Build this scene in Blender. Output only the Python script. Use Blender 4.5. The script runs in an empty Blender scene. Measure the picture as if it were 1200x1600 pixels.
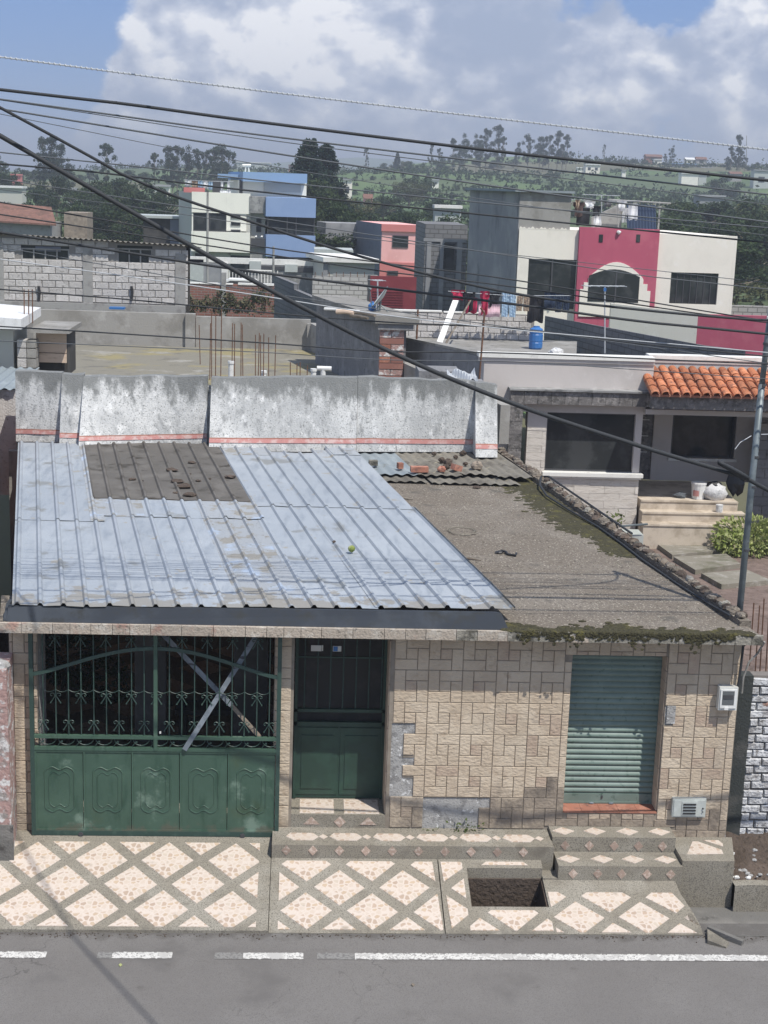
import bpy, math, random
import numpy as np
from mathutils import Vector, Matrix
random.seed(7); rng = np.random.default_rng(7)
S = bpy.context.scene
COL = S.collection
R = math.radians
# ---------------------------------------------------------------- camera
H = 7.8; YAW = .058; PITCH = R(12.4); ROLL = .034; FPX = 2310.0
cF = Vector((math.sin(YAW)*math.cos(PITCH), math.cos(YAW)*math.cos(PITCH), -math.sin(PITCH)))
r0 = Vector((math.cos(YAW), -math.sin(YAW), 0)); u0 = r0.cross(cF)
cR = r0*math.cos(ROLL)+u0*math.sin(ROLL); cU = -r0*math.sin(ROLL)+u0*math.cos(ROLL)
cam_d = bpy.data.cameras.new('camera'); cam = bpy.data.objects.new('camera', cam_d); COL.objects.link(cam)
cam.matrix_world = Matrix(((cR.x, cU.x, -cF.x, 0), (cR.y, cU.y, -cF.y, 0), (cR.z, cU.z, -cF.z, H), (0, 0, 0, 1)))
cam_d.sensor_fit = 'VERTICAL'; cam_d.sensor_height = 36; cam_d.lens = 36*FPX/1600
cam_d.clip_end = 12000; cam_d.clip_start = .1
S.camera = cam
def ray(px, py): return cF+cR*((px-600)/FPX)-cU*((py-800)/FPX)
def at(px, py, Y):
    d = ray(px, py); t = Y/d.y; return Vector((d.x*t, Y, H+d.z*t))
def atz(px, py, z):
    d = ray(px, py); t = (z-H)/d.z; return Vector((d.x*t, d.y*t, z))
def onp(px, py, z0, s, Y0):          # onto the plane z = z0 + s (y - Y0)
    d = ray(px, py); t = (z0-s*Y0-H)/(d.z-s*d.y); return Vector((d.x*t, d.y*t, H+d.z*t))
# ---------------------------------------------------------------- sun and sky
SUN = Vector((.72, -1.0, 2.1)).normalized()
sl = bpy.data.lights.new('sun', 'SUN'); sl.energy = 4.0; sl.angle = R(.5); sl.color = (1, .955, .88)
so = bpy.data.objects.new('sun', sl); COL.objects.link(so)
so.rotation_euler = SUN.to_track_quat('Z', 'Y').to_euler()
W = bpy.data.worlds.new('World'); S.world = W; W.use_nodes = True
def sky():
    nt = W.node_tree; N = nt.nodes; L = nt.links; N.clear()
    def n(t, **k):
        x = N.new(t)
        for a, b in k.items(): setattr(x, a, b)
        return x
    def m(op, a, b=None, clamp=False):
        x = n('ShaderNodeMath', operation=op); x.use_clamp = clamp
        for i, v in enumerate((a, b)):
            if v is None: continue
            if isinstance(v, (int, float)): x.inputs[i].default_value = v
            else: L.new(v, x.inputs[i])
        return x.outputs[0]
    out = n('ShaderNodeOutputWorld'); bg = n('ShaderNodeBackground'); bg.inputs[1].default_value = .1
    st = n('ShaderNodeTexSky', sky_type='NISHITA', sun_disc=False)
    st.sun_elevation = math.asin(SUN.z); st.sun_rotation = math.atan2(SUN.x, SUN.y); st.altitude = 2700; st.air_density = 1.0; st.dust_density = .6
    tc = n('ShaderNodeTexCoord'); g = tc.outputs['Generated']
    mp = n('ShaderNodeMapping'); mp.inputs['Scale'].default_value = (1.35, 1.35, 1.9); L.new(g, mp.inputs[0]); v = mp.outputs[0]
    def noise(scale, det, off=0, dist=0.0, rough=.55):
        q = n('ShaderNodeMapping'); q.inputs['Location'].default_value = (off, off*.7, off*.3); L.new(v, q.inputs[0])
        x = n('ShaderNodeTexNoise'); x.inputs['Scale'].default_value = scale; x.inputs['Detail'].default_value = det
        x.inputs['Distortion'].default_value = dist; x.inputs['Roughness'].default_value = rough
        L.new(q.outputs[0], x.inputs['Vector']); return x.outputs['Fac']
    def dotd(px, py):
        d = ray(px, py).normalized(); x = n('ShaderNodeVectorMath', operation='DOT_PRODUCT'); x.inputs[1].default_value = d; L.new(g, x.inputs[0]); return x.outputs['Value']
    def blob(px, py, rad):             # 1 in the middle, 0 past rad (radians)
        c0 = math.cos(rad)
        return m('DIVIDE', m('SUBTRACT', dotd(px, py), c0), 1-c0, False)
    def clampp(a): return m('MAXIMUM', a, 0.0)
    # billowing clouds: noise pushed through |n-.5| folds gives rounded heads with dark creases
    def billow(scale, det, off, dist):
        return m('SUBTRACT', 1.0, m('MULTIPLY', m('ABSOLUTE', m('SUBTRACT', noise(scale, det, off, dist, .5), .5)), 4.0))
    big = noise(4.2, 9, 3.1, .25, .6); puff = noise(11, 8, 1.7, .2, .58)
    dens = m('ADD', m('MULTIPLY', big, .8), m('MULTIPLY', puff, .95))
    hole = m('ADD', m('ADD', m('MULTIPLY', clampp(blob(-10, 0, .10)), .5), m('MULTIPLY', clampp(blob(1060, -30, .042)), .36)), m('MULTIPLY', clampp(blob(20, 100, .05)), .25))
    fill = m('ADD', m('MULTIPLY', clampp(blob(560, 120, .2)), .30), m('MULTIPLY', clampp(blob(1190, 120, .10)), .25))
    fill = m('ADD', fill, m('MULTIPLY', clampp(blob(34, 140, .022)), .3))
    dens = m('ADD', m('SUBTRACT', dens, hole), fill)
    mask = n('ShaderNodeMapRange', interpolation_type='SMOOTHSTEP'); L.new(dens, mask.inputs[0]); mask.inputs[1].default_value = .80; mask.inputs[2].default_value = .92
    # relief: the same field sampled a little towards the sun gives lit and shaded flanks
    def field(dx, dz):
        q = n('ShaderNodeMapping'); q.inputs['Location'].default_value = (dx, 0, dz); L.new(v, q.inputs[0])
        tot = None
        for sc, w, dt in ((6.0, 1.0, 3), (13, .55, 4), (30, .30, 6), (70, .12, 5)):
            x = n('ShaderNodeTexNoise'); x.inputs['Scale'].default_value = sc; x.inputs['Detail'].default_value = dt; x.inputs['Roughness'].default_value = .55; x.inputs['Distortion'].default_value = .35
            L.new(q.outputs[0], x.inputs['Vector']); f = m('MULTIPLY', x.outputs['Fac'], w); tot = f if tot is None else m('ADD', tot, f)
        return tot
    rel = m('SUBTRACT', field(0, 0), field(.010, .020))
    body = noise(8, 7, 5.5, .3, .55)
    bright = m('ADD', m('MULTIPLY', clampp(blob(330, 60, .09)), .30), m('MULTIPLY', clampp(blob(950, 150, .05)), .22))
    bright = m('ADD', bright, m('MULTIPLY', clampp(blob(1160, 60, .05)), .24)); bright = m('ADD', bright, m('MULTIPLY', clampp(blob(570, 40, .05)), .22))
    grey = m('ADD', m('MULTIPLY', clampp(blob(830, 60, .07)), .22), m('MULTIPLY', clampp(blob(500, 200, .06)), .15))
    tone = m('ADD', m('MULTIPLY', rel, 2.6), m('MULTIPLY', m('SUBTRACT', body, .5), 1.5))
    tone = m('ADD', m('SUBTRACT', m('ADD', tone, bright), grey), .38)
    cr = n('ShaderNodeValToRGB'); L.new(tone, cr.inputs[0])
    e = cr.color_ramp.elements; e[0].position = .08; e[0].color = (3.2, 3.9, 5.4, 1); e[1].position = .86; e[1].color = (9.0, 9.05, 9.3, 1)
    x = cr.color_ramp.elements.new(.35); x.color = (3.9, 4.5, 5.9, 1)
    x = cr.color_ramp.elements.new(.64); x.color = (6.1, 6.5, 7.5, 1)
    # low haze band near the horizon
    sx = n('ShaderNodeSeparateXYZ'); L.new(g, sx.inputs[0])
    hz = n('ShaderNodeMapRange', interpolation_type='SMOOTHSTEP'); L.new(sx.outputs['Z'], hz.inputs[0])
    hz.inputs[1].default_value = .038; hz.inputs[2].default_value = .0; hz.inputs[3].default_value = 0; hz.inputs[4].default_value = .75
    mix = n('ShaderNodeMix', data_type='RGBA'); L.new(mask.outputs[0], mix.inputs[0]); L.new(cr.outputs[0], mix.inputs[7])
    blue = n('ShaderNodeMix', data_type='RGBA'); blue.inputs[0].default_value = .75; L.new(st.outputs[0], blue.inputs[6]); blue.inputs[7].default_value = (.95, 2.35, 5.7, 1)
    L.new(blue.outputs[2], mix.inputs[6])
    m2 = n('ShaderNodeMix', data_type='RGBA'); L.new(hz.outputs[0], m2.inputs[0]); L.new(mix.outputs[2], m2.inputs[6]); m2.inputs[7].default_value = (4.9, 5.4, 6.6, 1)
    # ground side of the dome: dull earth
    gd = n('ShaderNodeMapRange'); L.new(sx.outputs['Z'], gd.inputs[0]); gd.inputs[1].default_value = 0; gd.inputs[2].default_value = -.02
    m3 = n('ShaderNodeMix', data_type='RGBA'); L.new(gd.outputs[0], m3.inputs[0]); L.new(m2.outputs[2], m3.inputs[6]); m3.inputs[7].default_value = (1.5, 1.6, 1.5, 1)
    L.new(m3.outputs[2], bg.inputs[0]); L.new(bg.outputs[0], out.inputs[0])
sky()
S.view_settings.view_transform = 'Standard'; S.view_settings.look = 'None'; S.view_settings.gamma = 1
S.view_settings.use_curve_mapping = False; S.view_settings.exposure = 0.3
S.cycles.max_bounces = 5; S.cycles.diffuse_bounces = 3; S.cycles.glossy_bounces = 2; S.cycles.transmission_bounces = 2; S.cycles.volume_bounces = 0
S.cycles.use_denoising = True
# ---------------------------------------------------------------- materials
def M(name, col, layers=(), rough=.85, bump=0, bs=60, spec=.3, metal=0, rnd=0, obj=False, stretch=None):
    """layers: (colour, noise scale, lo, hi[, stretch xyz[, detail]]) mixed over the base by world-space noise"""
    mt = bpy.data.materials.new(name); mt.use_nodes = True
    nt = mt.node_tree; N = nt.nodes; L = nt.links
    b = N['Principled BSDF']; b.inputs['Roughness'].default_value = rough; b.inputs['Specular IOR Level'].default_value = spec
    b.inputs['Metallic'].default_value = metal
    if obj: src = N.new('ShaderNodeTexCoord').outputs['Object']
    else: src = N.new('ShaderNodeNewGeometry').outputs['Position']
    cur = None
    def cc(c): return tuple(c)+(1,) if len(c) == 3 else c
    base = N.new('ShaderNodeRGB'); base.outputs[0].default_value = cc(col); cur = base.outputs[0]
    for i, ly in enumerate(layers):
        c, sc, lo, hi = ly[:4]; stv = ly[4] if len(ly) > 4 else None; det = ly[5] if len(ly) > 5 else 6
        mp = N.new('ShaderNodeMapping'); mp.inputs['Location'].default_value = (i*7.3+1, i*3.1, i*5.7)
        if stv: mp.inputs['Scale'].default_value = stv
        L.new(src, mp.inputs[0])
        nz = N.new('ShaderNodeTexNoise'); nz.inputs['Scale'].default_value = sc; nz.inputs['Detail'].default_value = det; nz.inputs['Roughness'].default_value = .6
        L.new(mp.outputs[0], nz.inputs['Vector'])
        mr = N.new('ShaderNodeMapRange'); mr.interpolation_type = 'SMOOTHSTEP'; mr.inputs[1].default_value = lo; mr.inputs[2].default_value = hi
        L.new(nz.outputs['Fac'], mr.inputs[0])
        mx = N.new('ShaderNodeMix'); mx.data_type = 'RGBA'; L.new(mr.outputs[0], mx.inputs[0]); L.new(cur, mx.inputs[6]); mx.inputs[7].default_value = cc(c); cur = mx.outputs[2]
    if rnd:
        oi = N.new('ShaderNodeObjectInfo'); mr = N.new('ShaderNodeMapRange'); L.new(oi.outputs['Random'], mr.inputs[0]); mr.inputs[3].default_value = 1-rnd; mr.inputs[4].default_value = 1+rnd
        vm = N.new('ShaderNodeVectorMath'); vm.operation = 'SCALE'; L.new(cur, vm.inputs[0]); L.new(mr.outputs[0], vm.inputs['Scale']); cur = vm.outputs[0]
    L.new(cur, b.inputs['Base Color'])
    if bump:
        mp = N.new('ShaderNodeMapping'); L.new(src, mp.inputs[0])
        if stretch: mp.inputs['Scale'].default_value = stretch
        nz = N.new('ShaderNodeTexNoise'); nz.inputs['Scale'].default_value = bs; nz.inputs['Detail'].default_value = 5; L.new(mp.outputs[0], nz.inputs['Vector'])
        bp = N.new('ShaderNodeBump'); bp.inputs['Strength'].default_value = 1; bp.inputs['Distance'].default_value = bump
        L.new(nz.outputs['Fac'], bp.inputs['Height']); L.new(bp.outputs[0], b.inputs['Normal'])
    return mt
m = {}
m['asphalt'] = M('asphalt', (.165, .156, .148), [((.185, .176, .167), .6, .4, .6), ((.125, .118, .112), 90, .5, .62), ((.26, .25, .24), 130, .6, .7), ((.135, .128, .122), .9, .55, .7), ((.08, .076, .072), 5, .72, .75)], .9, .004, 120)
m['paint'] = M('road_paint', (.62, .61, .58), [((.3, .29, .28), 26, .53, .6), ((.165, .156, .148), 50, .57, .63), ((.45, .44, .42), 4, .5, .62)], .7, .002, 90)
m['paint_old'] = M('worn_road_paint', (.24, .235, .225), [((.15, .147, .142), 30, .46, .6), ((.34, .33, .32), 55, .6, .7)], .8, .002, 90)
m['cement'] = M('cement_pavement', (.25, .228, .185), [((.315, .295, .25), 1.4, .45, .65), ((.13, .118, .098), 70, .48, .64), ((.40, .37, .32), 110, .58, .68), ((.17, .152, .125), 4, .55, .75)], .92, .006, 90)
m['concrete'] = M('bare_concrete', (.235, .225, .205), [((.32, .31, .29), 1.2, .45, .65), ((.13, .125, .115), 3, .55, .72), ((.16, .155, .14), 40, .55, .7)], .92, .006, 40)
m['wallcement'] = M('exposed_mortar', (.35, .345, .335), [((.22, .215, .21), 8, .5, .65), ((.62, .62, .61), 14, .6, .66), ((.2, .195, .19), 40, .55, .7)], .95, .01, 50)
m['joint'] = M('dark_joint', (.22, .19, .155), [((.27, .235, .195), 5, .4, .6)], .95)
m['tile'] = M('split_stone_tile', (.485, .398, .30), [((.545, .46, .355), 2.0, .42, .62), ((.41, .325, .24), 7, .55, .72), ((.38, .32, .26), 1.1, .6, .75)], .85, .016, 17, rnd=.045, stretch=(1, 1, 1.8))
m['tile_red'] = M('split_stone_tile_pink', (.42, .325, .25), [((.47, .38, .29), 5, .42, .62)], .85, .016, 17, rnd=.06, stretch=(1, 1, 1.8))
m['tile_dirty'] = M('split_stone_tile_grimy', (.27, .225, .18), [((.37, .31, .24), 3, .45, .65), ((.17, .145, .12), 2.5, .5, .72)], .9, .016, 20, rnd=.08)
m['edge'] = M('slab_edge_tile', (.40, .345, .285), [((.50, .46, .40), 6, .5, .66), ((.36, .235, .19), 3.1, .55, .68), ((.12, .11, .095), 2.2, .58, .72, (1, 1, 3)), ((.2, .18, .15), 25, .55, .7)], .9, .012, 40, rnd=.12)
m['edge_old'] = M('slab_edge_tile_blackened', (.24, .225, .19), [((.36, .34, .30), 8, .5, .66), ((.09, .085, .07), 5, .48, .62)], .92, .014, 40, rnd=.15)
m['slabroof'] = M('weathered_roof_concrete', (.165, .14, .112), [((.20, .175, .145), 1.1, .45, .65), ((.40, .36, .30), 34, .57, .64), ((.075, .063, .052), 22, .57, .66), ((.08, .07, .06), 60, .56, .68), ((.11, .1, .085), 2.2, .6, .72)], .95, .01, 80)
m['moss'] = M('moss', (.06, .055, .03), [((.11, .10, .035), 6, .5, .7), ((.03, .028, .018), 30, .5, .66)], 1, .02, 60)
m['sheet'] = M('blue_grey_roof_sheet', (.31, .34, .372), [((.355, .385, .415), .8, .42, .62), ((.25, .28, .315), 4.5, .46, .7, (2, .35, 1), 10), ((.33, .36, .39), 2.1, .54, .7), ((.225, .235, .235), 1.6, .58, .66, (1, 1, 1), 10), ((.15, .145, .13), 26, .70, .73), ((.30, .285, .25), 3.3, .63, .67)], .55, .004, 20, spec=.4, rnd=.05)
m['sheet_dirt'] = M('dirty_roof_sheet', (.31, .33, .35), [((.26, .25, .225), 2.6, .54, .60), ((.36, .43, .53), 2.0, .55, .68), ((.1, .095, .08), 24, .62, .68)], .75, .006, 20, rnd=.05)
m['sheet_brown'] = M('brown_fibre_sheet', (.15, .142, .13), [((.195, .185, .17), 2, .45, .65), ((.075, .07, .06), 3, .52, .7), ((.27, .25, .22), 22, .66, .72), ((.05, .045, .035), 2.3, .66, .70)], .95, .01, 60)
def translucent(mt, w):
    nt = mt.node_tree; b = nt.nodes['Principled BSDF']; out = [x for x in nt.nodes if x.type == 'OUTPUT_MATERIAL'][0]
    tr = nt.nodes.new('ShaderNodeBsdfTranslucent'); tr.inputs[0].default_value = (.75, .55, .38, 1); mx = nt.nodes.new('ShaderNodeMixShader'); mx.inputs[0].default_value = w
    nt.links.new(b.outputs[0], mx.inputs[1]); nt.links.new(tr.outputs[0], mx.inputs[2]); nt.links.new(mx.outputs[0], out.inputs[0])
translucent(m['sheet_brown'], .22)
m['fibre'] = M('fibre_cement_sheet', (.20, .185, .155), [((.145, .132, .11), 2.5, .48, .62), ((.30, .27, .20), 7, .58, .72), ((.08, .07, .06), 5, .58, .7)], .95, .008, 60, rnd=.08)
m['zinc'] = M('plain_grey_roof_sheet', (.23, .265, .285), [((.28, .32, .34), 2, .45, .65), ((.2, .21, .2), 7, .6, .7)], .7, .004, 20)
m['whitewash'] = M('mouldy_white_render', (.56, .562, .55), [((.42, .425, .42), 1.2, .42, .64, (1, 1, .6)), ((.25, .255, .255), 7, .50, .74, (1.3, 1.3, .5), 10), ((.70, .70, .685), 6, .52, .72, (1, 1, .7), 9), ((.22, .225, .22), 34, .54, .66), ((.17, .172, .17), 2.4, .6, .78, (3, 3, .35))], .95, .01, 40)
m['whitewash_top'] = M('mould_blackened_render', (.25, .255, .25), [((.42, .425, .42), 4, .5, .68, (2, 2, .5)), ((.10, .105, .1), 6, .48, .66, (2, 2, .4)), ((.5, .5, .49), 22, .6, .7)], .95, .01, 40)
m['redpaint'] = M('faded_red_stripe', (.50, .24, .22), [((.58, .42, .39), 7, .45, .62), ((.3, .2, .19), 20, .58, .7)], .9)
m['green'] = M('green_gate_paint', (.047, .094, .067), [((.060, .115, .082), 1.5, .42, .62), ((.028, .068, .046), 3, .5, .68, (2, 1, .5)), ((.15, .22, .175), 2.1, .57, .70), ((.055, .08, .04), 1.1, .6, .75), ((.012, .03, .02), 30, .68, .74)], .5, .003, 15, spec=.5)
m['green_d'] = M('dark_green_iron', (.03, .062, .052), [((.05, .09, .072), 12, .5, .7)], .5, spec=.5)
m['green_door'] = M('dark_green_door_paint', (.022, .05, .037), [((.03, .07, .05), 2.5, .45, .65), ((.025, .055, .045), 6, .5, .7)], .5, spec=.5)
m['shutter'] = M('green_shutter_paint', (.15, .205, .178), [((.18, .24, .21), 3, .45, .65), ((.08, .13, .11), 14, .56, .7)], .42, spec=.5, rnd=.06)
m['steel'] = M('painted_steel_strap', (.15, .175, .20), [((.21, .24, .27), 6, .5, .6), ((.06, .06, .07), 4.5, .60, .63, (1, 1, 3))], .6)
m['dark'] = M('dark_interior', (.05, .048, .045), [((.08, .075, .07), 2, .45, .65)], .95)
m['darkband'] = M('painted_void_shade', (.032, .038, .048), [((.05, .058, .07), 1.2, .45, .65), ((.035, .038, .04), 6, .5, .7)], .9)  # near-black blue-grey stands in for the shade under the sheet edge
m['terracotta'] = M('red_clay_brick', (.33, .145, .10), [((.40, .20, .145), 8, .45, .65), ((.18, .10, .08), 9, .52, .7)], .9, .006, 50, rnd=.15)
m['clay_tile'] = M('orange_clay_tile', (.42, .15, .07), [((.50, .21, .11), 5, .45, .65), ((.20, .085, .055), 7, .52, .68), ((.12, .10, .07), 16, .6, .7)], .8, .004, 40, rnd=.28)
m['pinkpeel'] = M('peeling_pink_wall', (.38, .25, .225), [((.62, .60, .58), 6, .52, .58), ((.28, .25, .23), 3, .55, .65), ((.5, .47, .45), 15, .58, .66)], .95, .02, 20)
m['mud'] = M('dark_soil', (.085, .065, .052), [((.13, .10, .08), 2, .45, .65), ((.05, .04, .032), 20, .5, .7), ((.25, .2, .17), 60, .66, .7)], 1, .03, 25)
m['soil'] = M('garden_soil', (.17, .125, .105), [((.22, .165, .14), 2, .45, .65), ((.10, .075, .06), 9, .5, .7)], 1, .02, 25)
m['gutter'] = M('grey_gutter_concrete', (.15, .145, .135), [((.21, .2, .185), 1.5, .45, .62), ((.08, .075, .07), 5, .58, .7)], .95, .01, 40)
m['blackwall'] = M('tarred_wall', (.045, .05, .048), [((.08, .08, .075), 3, .5, .7)], .95, .01, 30)
m['whitebrick'] = M('whitewashed_brick', (.52, .525, .53), [((.34, .33, .325), 7, .46, .66), ((.28, .17, .13), 4.5, .62, .68), ((.30, .40, .55), 2.6, .64, .72), ((.2, .19, .18), 22, .56, .66)], .95, .03, 24, rnd=.14)
m['wbjoint'] = M('dirty_brick_joint', (.20, .18, .165), [((.1, .09, .08), 6, .5, .7)], .95)
m['block'] = M('grey_pumice_block', (.50, .48, .46), [((.58, .56, .54), 4, .45, .65), ((.30, .285, .27), 14, .55, .7)], .97, .015, 30, rnd=.12)
m['mortar'] = M('block_mortar', (.26, .245, .23), [((.27, .26, .245), 4, .45, .65)], .97, .01, 30)
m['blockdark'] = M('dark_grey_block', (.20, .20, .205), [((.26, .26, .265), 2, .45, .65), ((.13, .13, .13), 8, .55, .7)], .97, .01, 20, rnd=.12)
m['colconc'] = M('column_concrete', (.33, .325, .31), [((.25, .24, .23), 3, .5, .65)], .95, .008, 30)
m['render'] = M('grey_cement_render', (.31, .30, .28), [((.24, .23, .21), 1.0, .47, .6), ((.38, .37, .35), 2, .55, .7), ((.16, .155, .14), 1.8, .62, .75, (1, 1, .5))], .95, .006, 20)
m['deck'] = M('rain_stained_deck', (.21, .195, .155), [((.26, .225, .12), .7, .5, .62), ((.30, .285, .25), .8, .58, .68), ((.14, .13, .11), 1.7, .55, .7)], .85, .004, 20)
m['rebar'] = M('rusty_steel_bar', (.13, .07, .045), [((.2, .11, .07), 10, .45, .65)], .9)
m['greywall'] = M('warm_grey_wall_paint', (.54, .50, .475), [((.49, .455, .43), 1.2, .45, .65), ((.58, .545, .52), 3, .58, .7), ((.42, .39, .365), 2.2, .62, .8, (2.5, 2.5, .3))], .9, .002, 20)
m['whitetrim'] = M('white_moulding', (.74, .73, .69), [((.62, .61, .57), 3, .5, .7), ((.45, .43, .4), 8, .62, .76)], .8)
m['stoneface'] = M('dark_mosaic_stone', (.16, .15, .145), [((.24, .225, .215), 14, .5, .6), ((.10, .095, .09), 9, .52, .62)], .7, .01, 25, rnd=.15)
m['lightstone'] = M('pale_split_stone', (.62, .575, .52), [((.52, .475, .425), 5, .5, .62, (1, 1, 5)), ((.70, .655, .60), 9, .58, .7, (1, 1, 4))], .9, .01, 20, stretch=(1, 1, 5), rnd=.06)
m['glass'] = M('dark_window_glass', (.024, .028, .03), [((.05, .054, .056), 1.3, .45, .6)], .1, spec=.35)
m['frame'] = M('dark_aluminium', (.06, .06, .065), (), .5, spec=.5)
m['whiteframe'] = M('white_window_frame', (.5, .5, .5), (), .6)
m['step'] = M('beige_step_tile', (.56, .485, .395), [((.40, .335, .26), 3, .45, .65)], .75, rnd=.05)
m['paver'] = M('mossy_paving_slab', (.235, .215, .175), [((.33, .31, .27), 4, .52, .66), ((.15, .145, .10), 2, .5, .68)], .95, .01, 40)
m['white'] = M('white_plastic', (.72, .72, .70), [((.6, .6, .58), 8, .5, .7)], .5, spec=.5)
m['bag'] = M('white_sack', (.60, .60, .60), [((.4, .4, .4), 9, .5, .65)], .8, .02, 15)
m['black'] = M('black_plastic', (.022, .022, .024), (), .5, spec=.5)
m['metalgrey'] = M('galvanised_pipe', (.13, .155, .165), [((.19, .22, .235), 5, .45, .65), ((.12, .13, .13), 9, .58, .7)], .5, spec=.5, metal=.3)
m['cable'] = M('black_cable', (.035, .038, .042), (), .7)
m['cablelight'] = M('silver_cable', (.42, .44, .46), (), .5)
m['cablegrey'] = M('grey_cable', (.10, .11, .12), (), .7)
m['boxgrey'] = M('pale_grey_box_paint', (.43, .46, .44), [((.5, .53, .51), 6, .5, .7)], .5, spec=.5)
m['boxwhite'] = M('off_white_box_paint', (.60, .61, .58), [((.5, .5, .47), 10, .5, .7)], .5, spec=.5)
m['meterglass'] = M('meter_glass', (.12, .13, .135), (), .1, spec=.6)
m['cream'] = M('cream_house_paint', (.80, .755, .67), [((.73, .69, .61), .7, .5, .7), ((.83, .79, .72), 2, .55, .7), ((.60, .56, .49), 1.1, .62, .8, (3, 3, .22)), ((.66, .61, .53), 4, .64, .76)], .9, .002, 10)
m['white_h'] = M('off_white_house_paint', (.82, .81, .72), [((.75, .74, .66), .8, .5, .7), ((.6, .59, .53), .9, .62, .8, (3, 3, .2))], .85)
m['greyside'] = M('pale_grey_house_paint', (.50, .50, .455), (), .9)
m['blue'] = M('sky_blue_house_paint', (.235, .33, .53), [((.26, .355, .55), .6, .45, .65), ((.2, .27, .42), .9, .6, .78, (3, 3, .25))], .85)
m['blueroof'] = M('blue_fascia', (.24, .36, .53), (), .8)
m['greystone'] = M('grey_stone_cladding', (.24, .24, .235), [((.34, .34, .33), 2.5, .5, .6), ((.15, .15, .15), 3.5, .55, .65)], .9)
m['magenta'] = M('raspberry_house_paint', (.44, .095, .15), [((.49, .13, .18), .9, .45, .65), ((.36, .08, .125), 1.3, .55, .75, (2, 2, .4)), ((.5, .2, .24), 5, .66, .76)], .9)
m['pink'] = M('salmon_house_paint', (.82, .44, .42), [((.74, .38, .36), .8, .5, .7, (1, 1, .5)), ((.85, .50, .48), 2, .56, .7)], .9)
m['pinkband'] = M('red_pink_band', (.56, .20, .19), (), .9)
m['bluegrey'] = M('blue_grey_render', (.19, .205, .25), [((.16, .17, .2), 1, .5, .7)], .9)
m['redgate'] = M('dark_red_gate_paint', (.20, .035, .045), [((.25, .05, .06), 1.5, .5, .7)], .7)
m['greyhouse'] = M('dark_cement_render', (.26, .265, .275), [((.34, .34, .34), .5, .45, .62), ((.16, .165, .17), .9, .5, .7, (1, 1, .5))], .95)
m['redbrick'] = M('red_brick_wall', (.26, .125, .10), [((.32, .17, .14), 2, .45, .65)], .95, rnd=.15)
m['oldtile'] = M('old_terracotta_roof', (.20, .105, .08), [((.14, .08, .06), 2, .45, .62), ((.26, .15, .11), 5, .55, .7)], .9, .02, 10)
m['plastic_blue'] = M('blue_drum_plastic', (.04, .16, .42), (), .4, spec=.5)
m['wood'] = M('pale_timber', (.58, .45, .35), [((.46, .35, .26), 4, .5, .68, (1, 1, 6))], .85, rnd=.08)
m['bark'] = M('bark', (.16, .13, .10), [((.26, .23, .19), 2, .5, .65)], .95)
m['tin'] = M('far_grey_roof', (.30, .31, .32), (), .8, rnd=.15)
def leafmat(name, c1, c2, c3, sc=.6):
    mt = M(name, c1, [(c2, sc, .42, .62), (c3, sc*5, .55, .72)], .9, spec=.1, rnd=.14)
    nt = mt.node_tree; b = nt.nodes['Principled BSDF']; out = [x for x in nt.nodes if x.type == 'OUTPUT_MATERIAL'][0]
    tr = nt.nodes.new('ShaderNodeBsdfTranslucent'); mx = nt.nodes.new('ShaderNodeMixShader'); mx.inputs[0].default_value = .25
    src = b.inputs['Base Color'].links[0].from_socket; nt.links.new(src, tr.inputs[0])
    nt.links.new(b.outputs[0], mx.inputs[1]); nt.links.new(tr.outputs[0], mx.inputs[2]); nt.links.new(mx.outputs[0], out.inputs[0]); return mt
m['leaf'] = leafmat('dark_green_leaves', (.035, .055, .028), (.055, .08, .035), (.08, .105, .05), .25)
m['euc'] = leafmat('eucalyptus_leaves', (.045, .065, .045), (.065, .085, .055), (.03, .045, .032), .3)
m['cypress'] = leafmat('cypress_needles', (.018, .035, .026), (.03, .05, .034), (.045, .065, .04), .5)
m['scrub'] = leafmat('olive_scrub_leaves', (.085, .10, .045), (.12, .125, .065), (.15, .14, .085), .15)
m['bushy'] = leafmat('variegated_leaves', (.26, .32, .09), (.55, .58, .28), (.12, .18, .06), 9)
m['weed'] = leafmat('weed_leaves', (.09, .12, .04), (.13, .15, .06), (.16, .15, .09), 2)
m['dryweed'] = leafmat('dry_weed_stems', (.16, .15, .09), (.11, .12, .07), (.2, .18, .12), 2)
def cloth(n, c): m[n] = M('cloth_'+n, c, (), .95)
for n_, c_ in (('c_white', (.68, .69, .70)), ('c_red', (.42, .03, .08)), ('c_pink', (.66, .45, .50)), ('c_black', (.02, .02, .024)), ('c_navy', (.03, .045, .08)), ('c_denim', (.34, .46, .58)), ('c_beige', (.36, .28, .21)), ('c_grey', (.12, .12, .13)), ('c_brown', (.09, .06, .055))): cloth(n_, c_)
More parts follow.
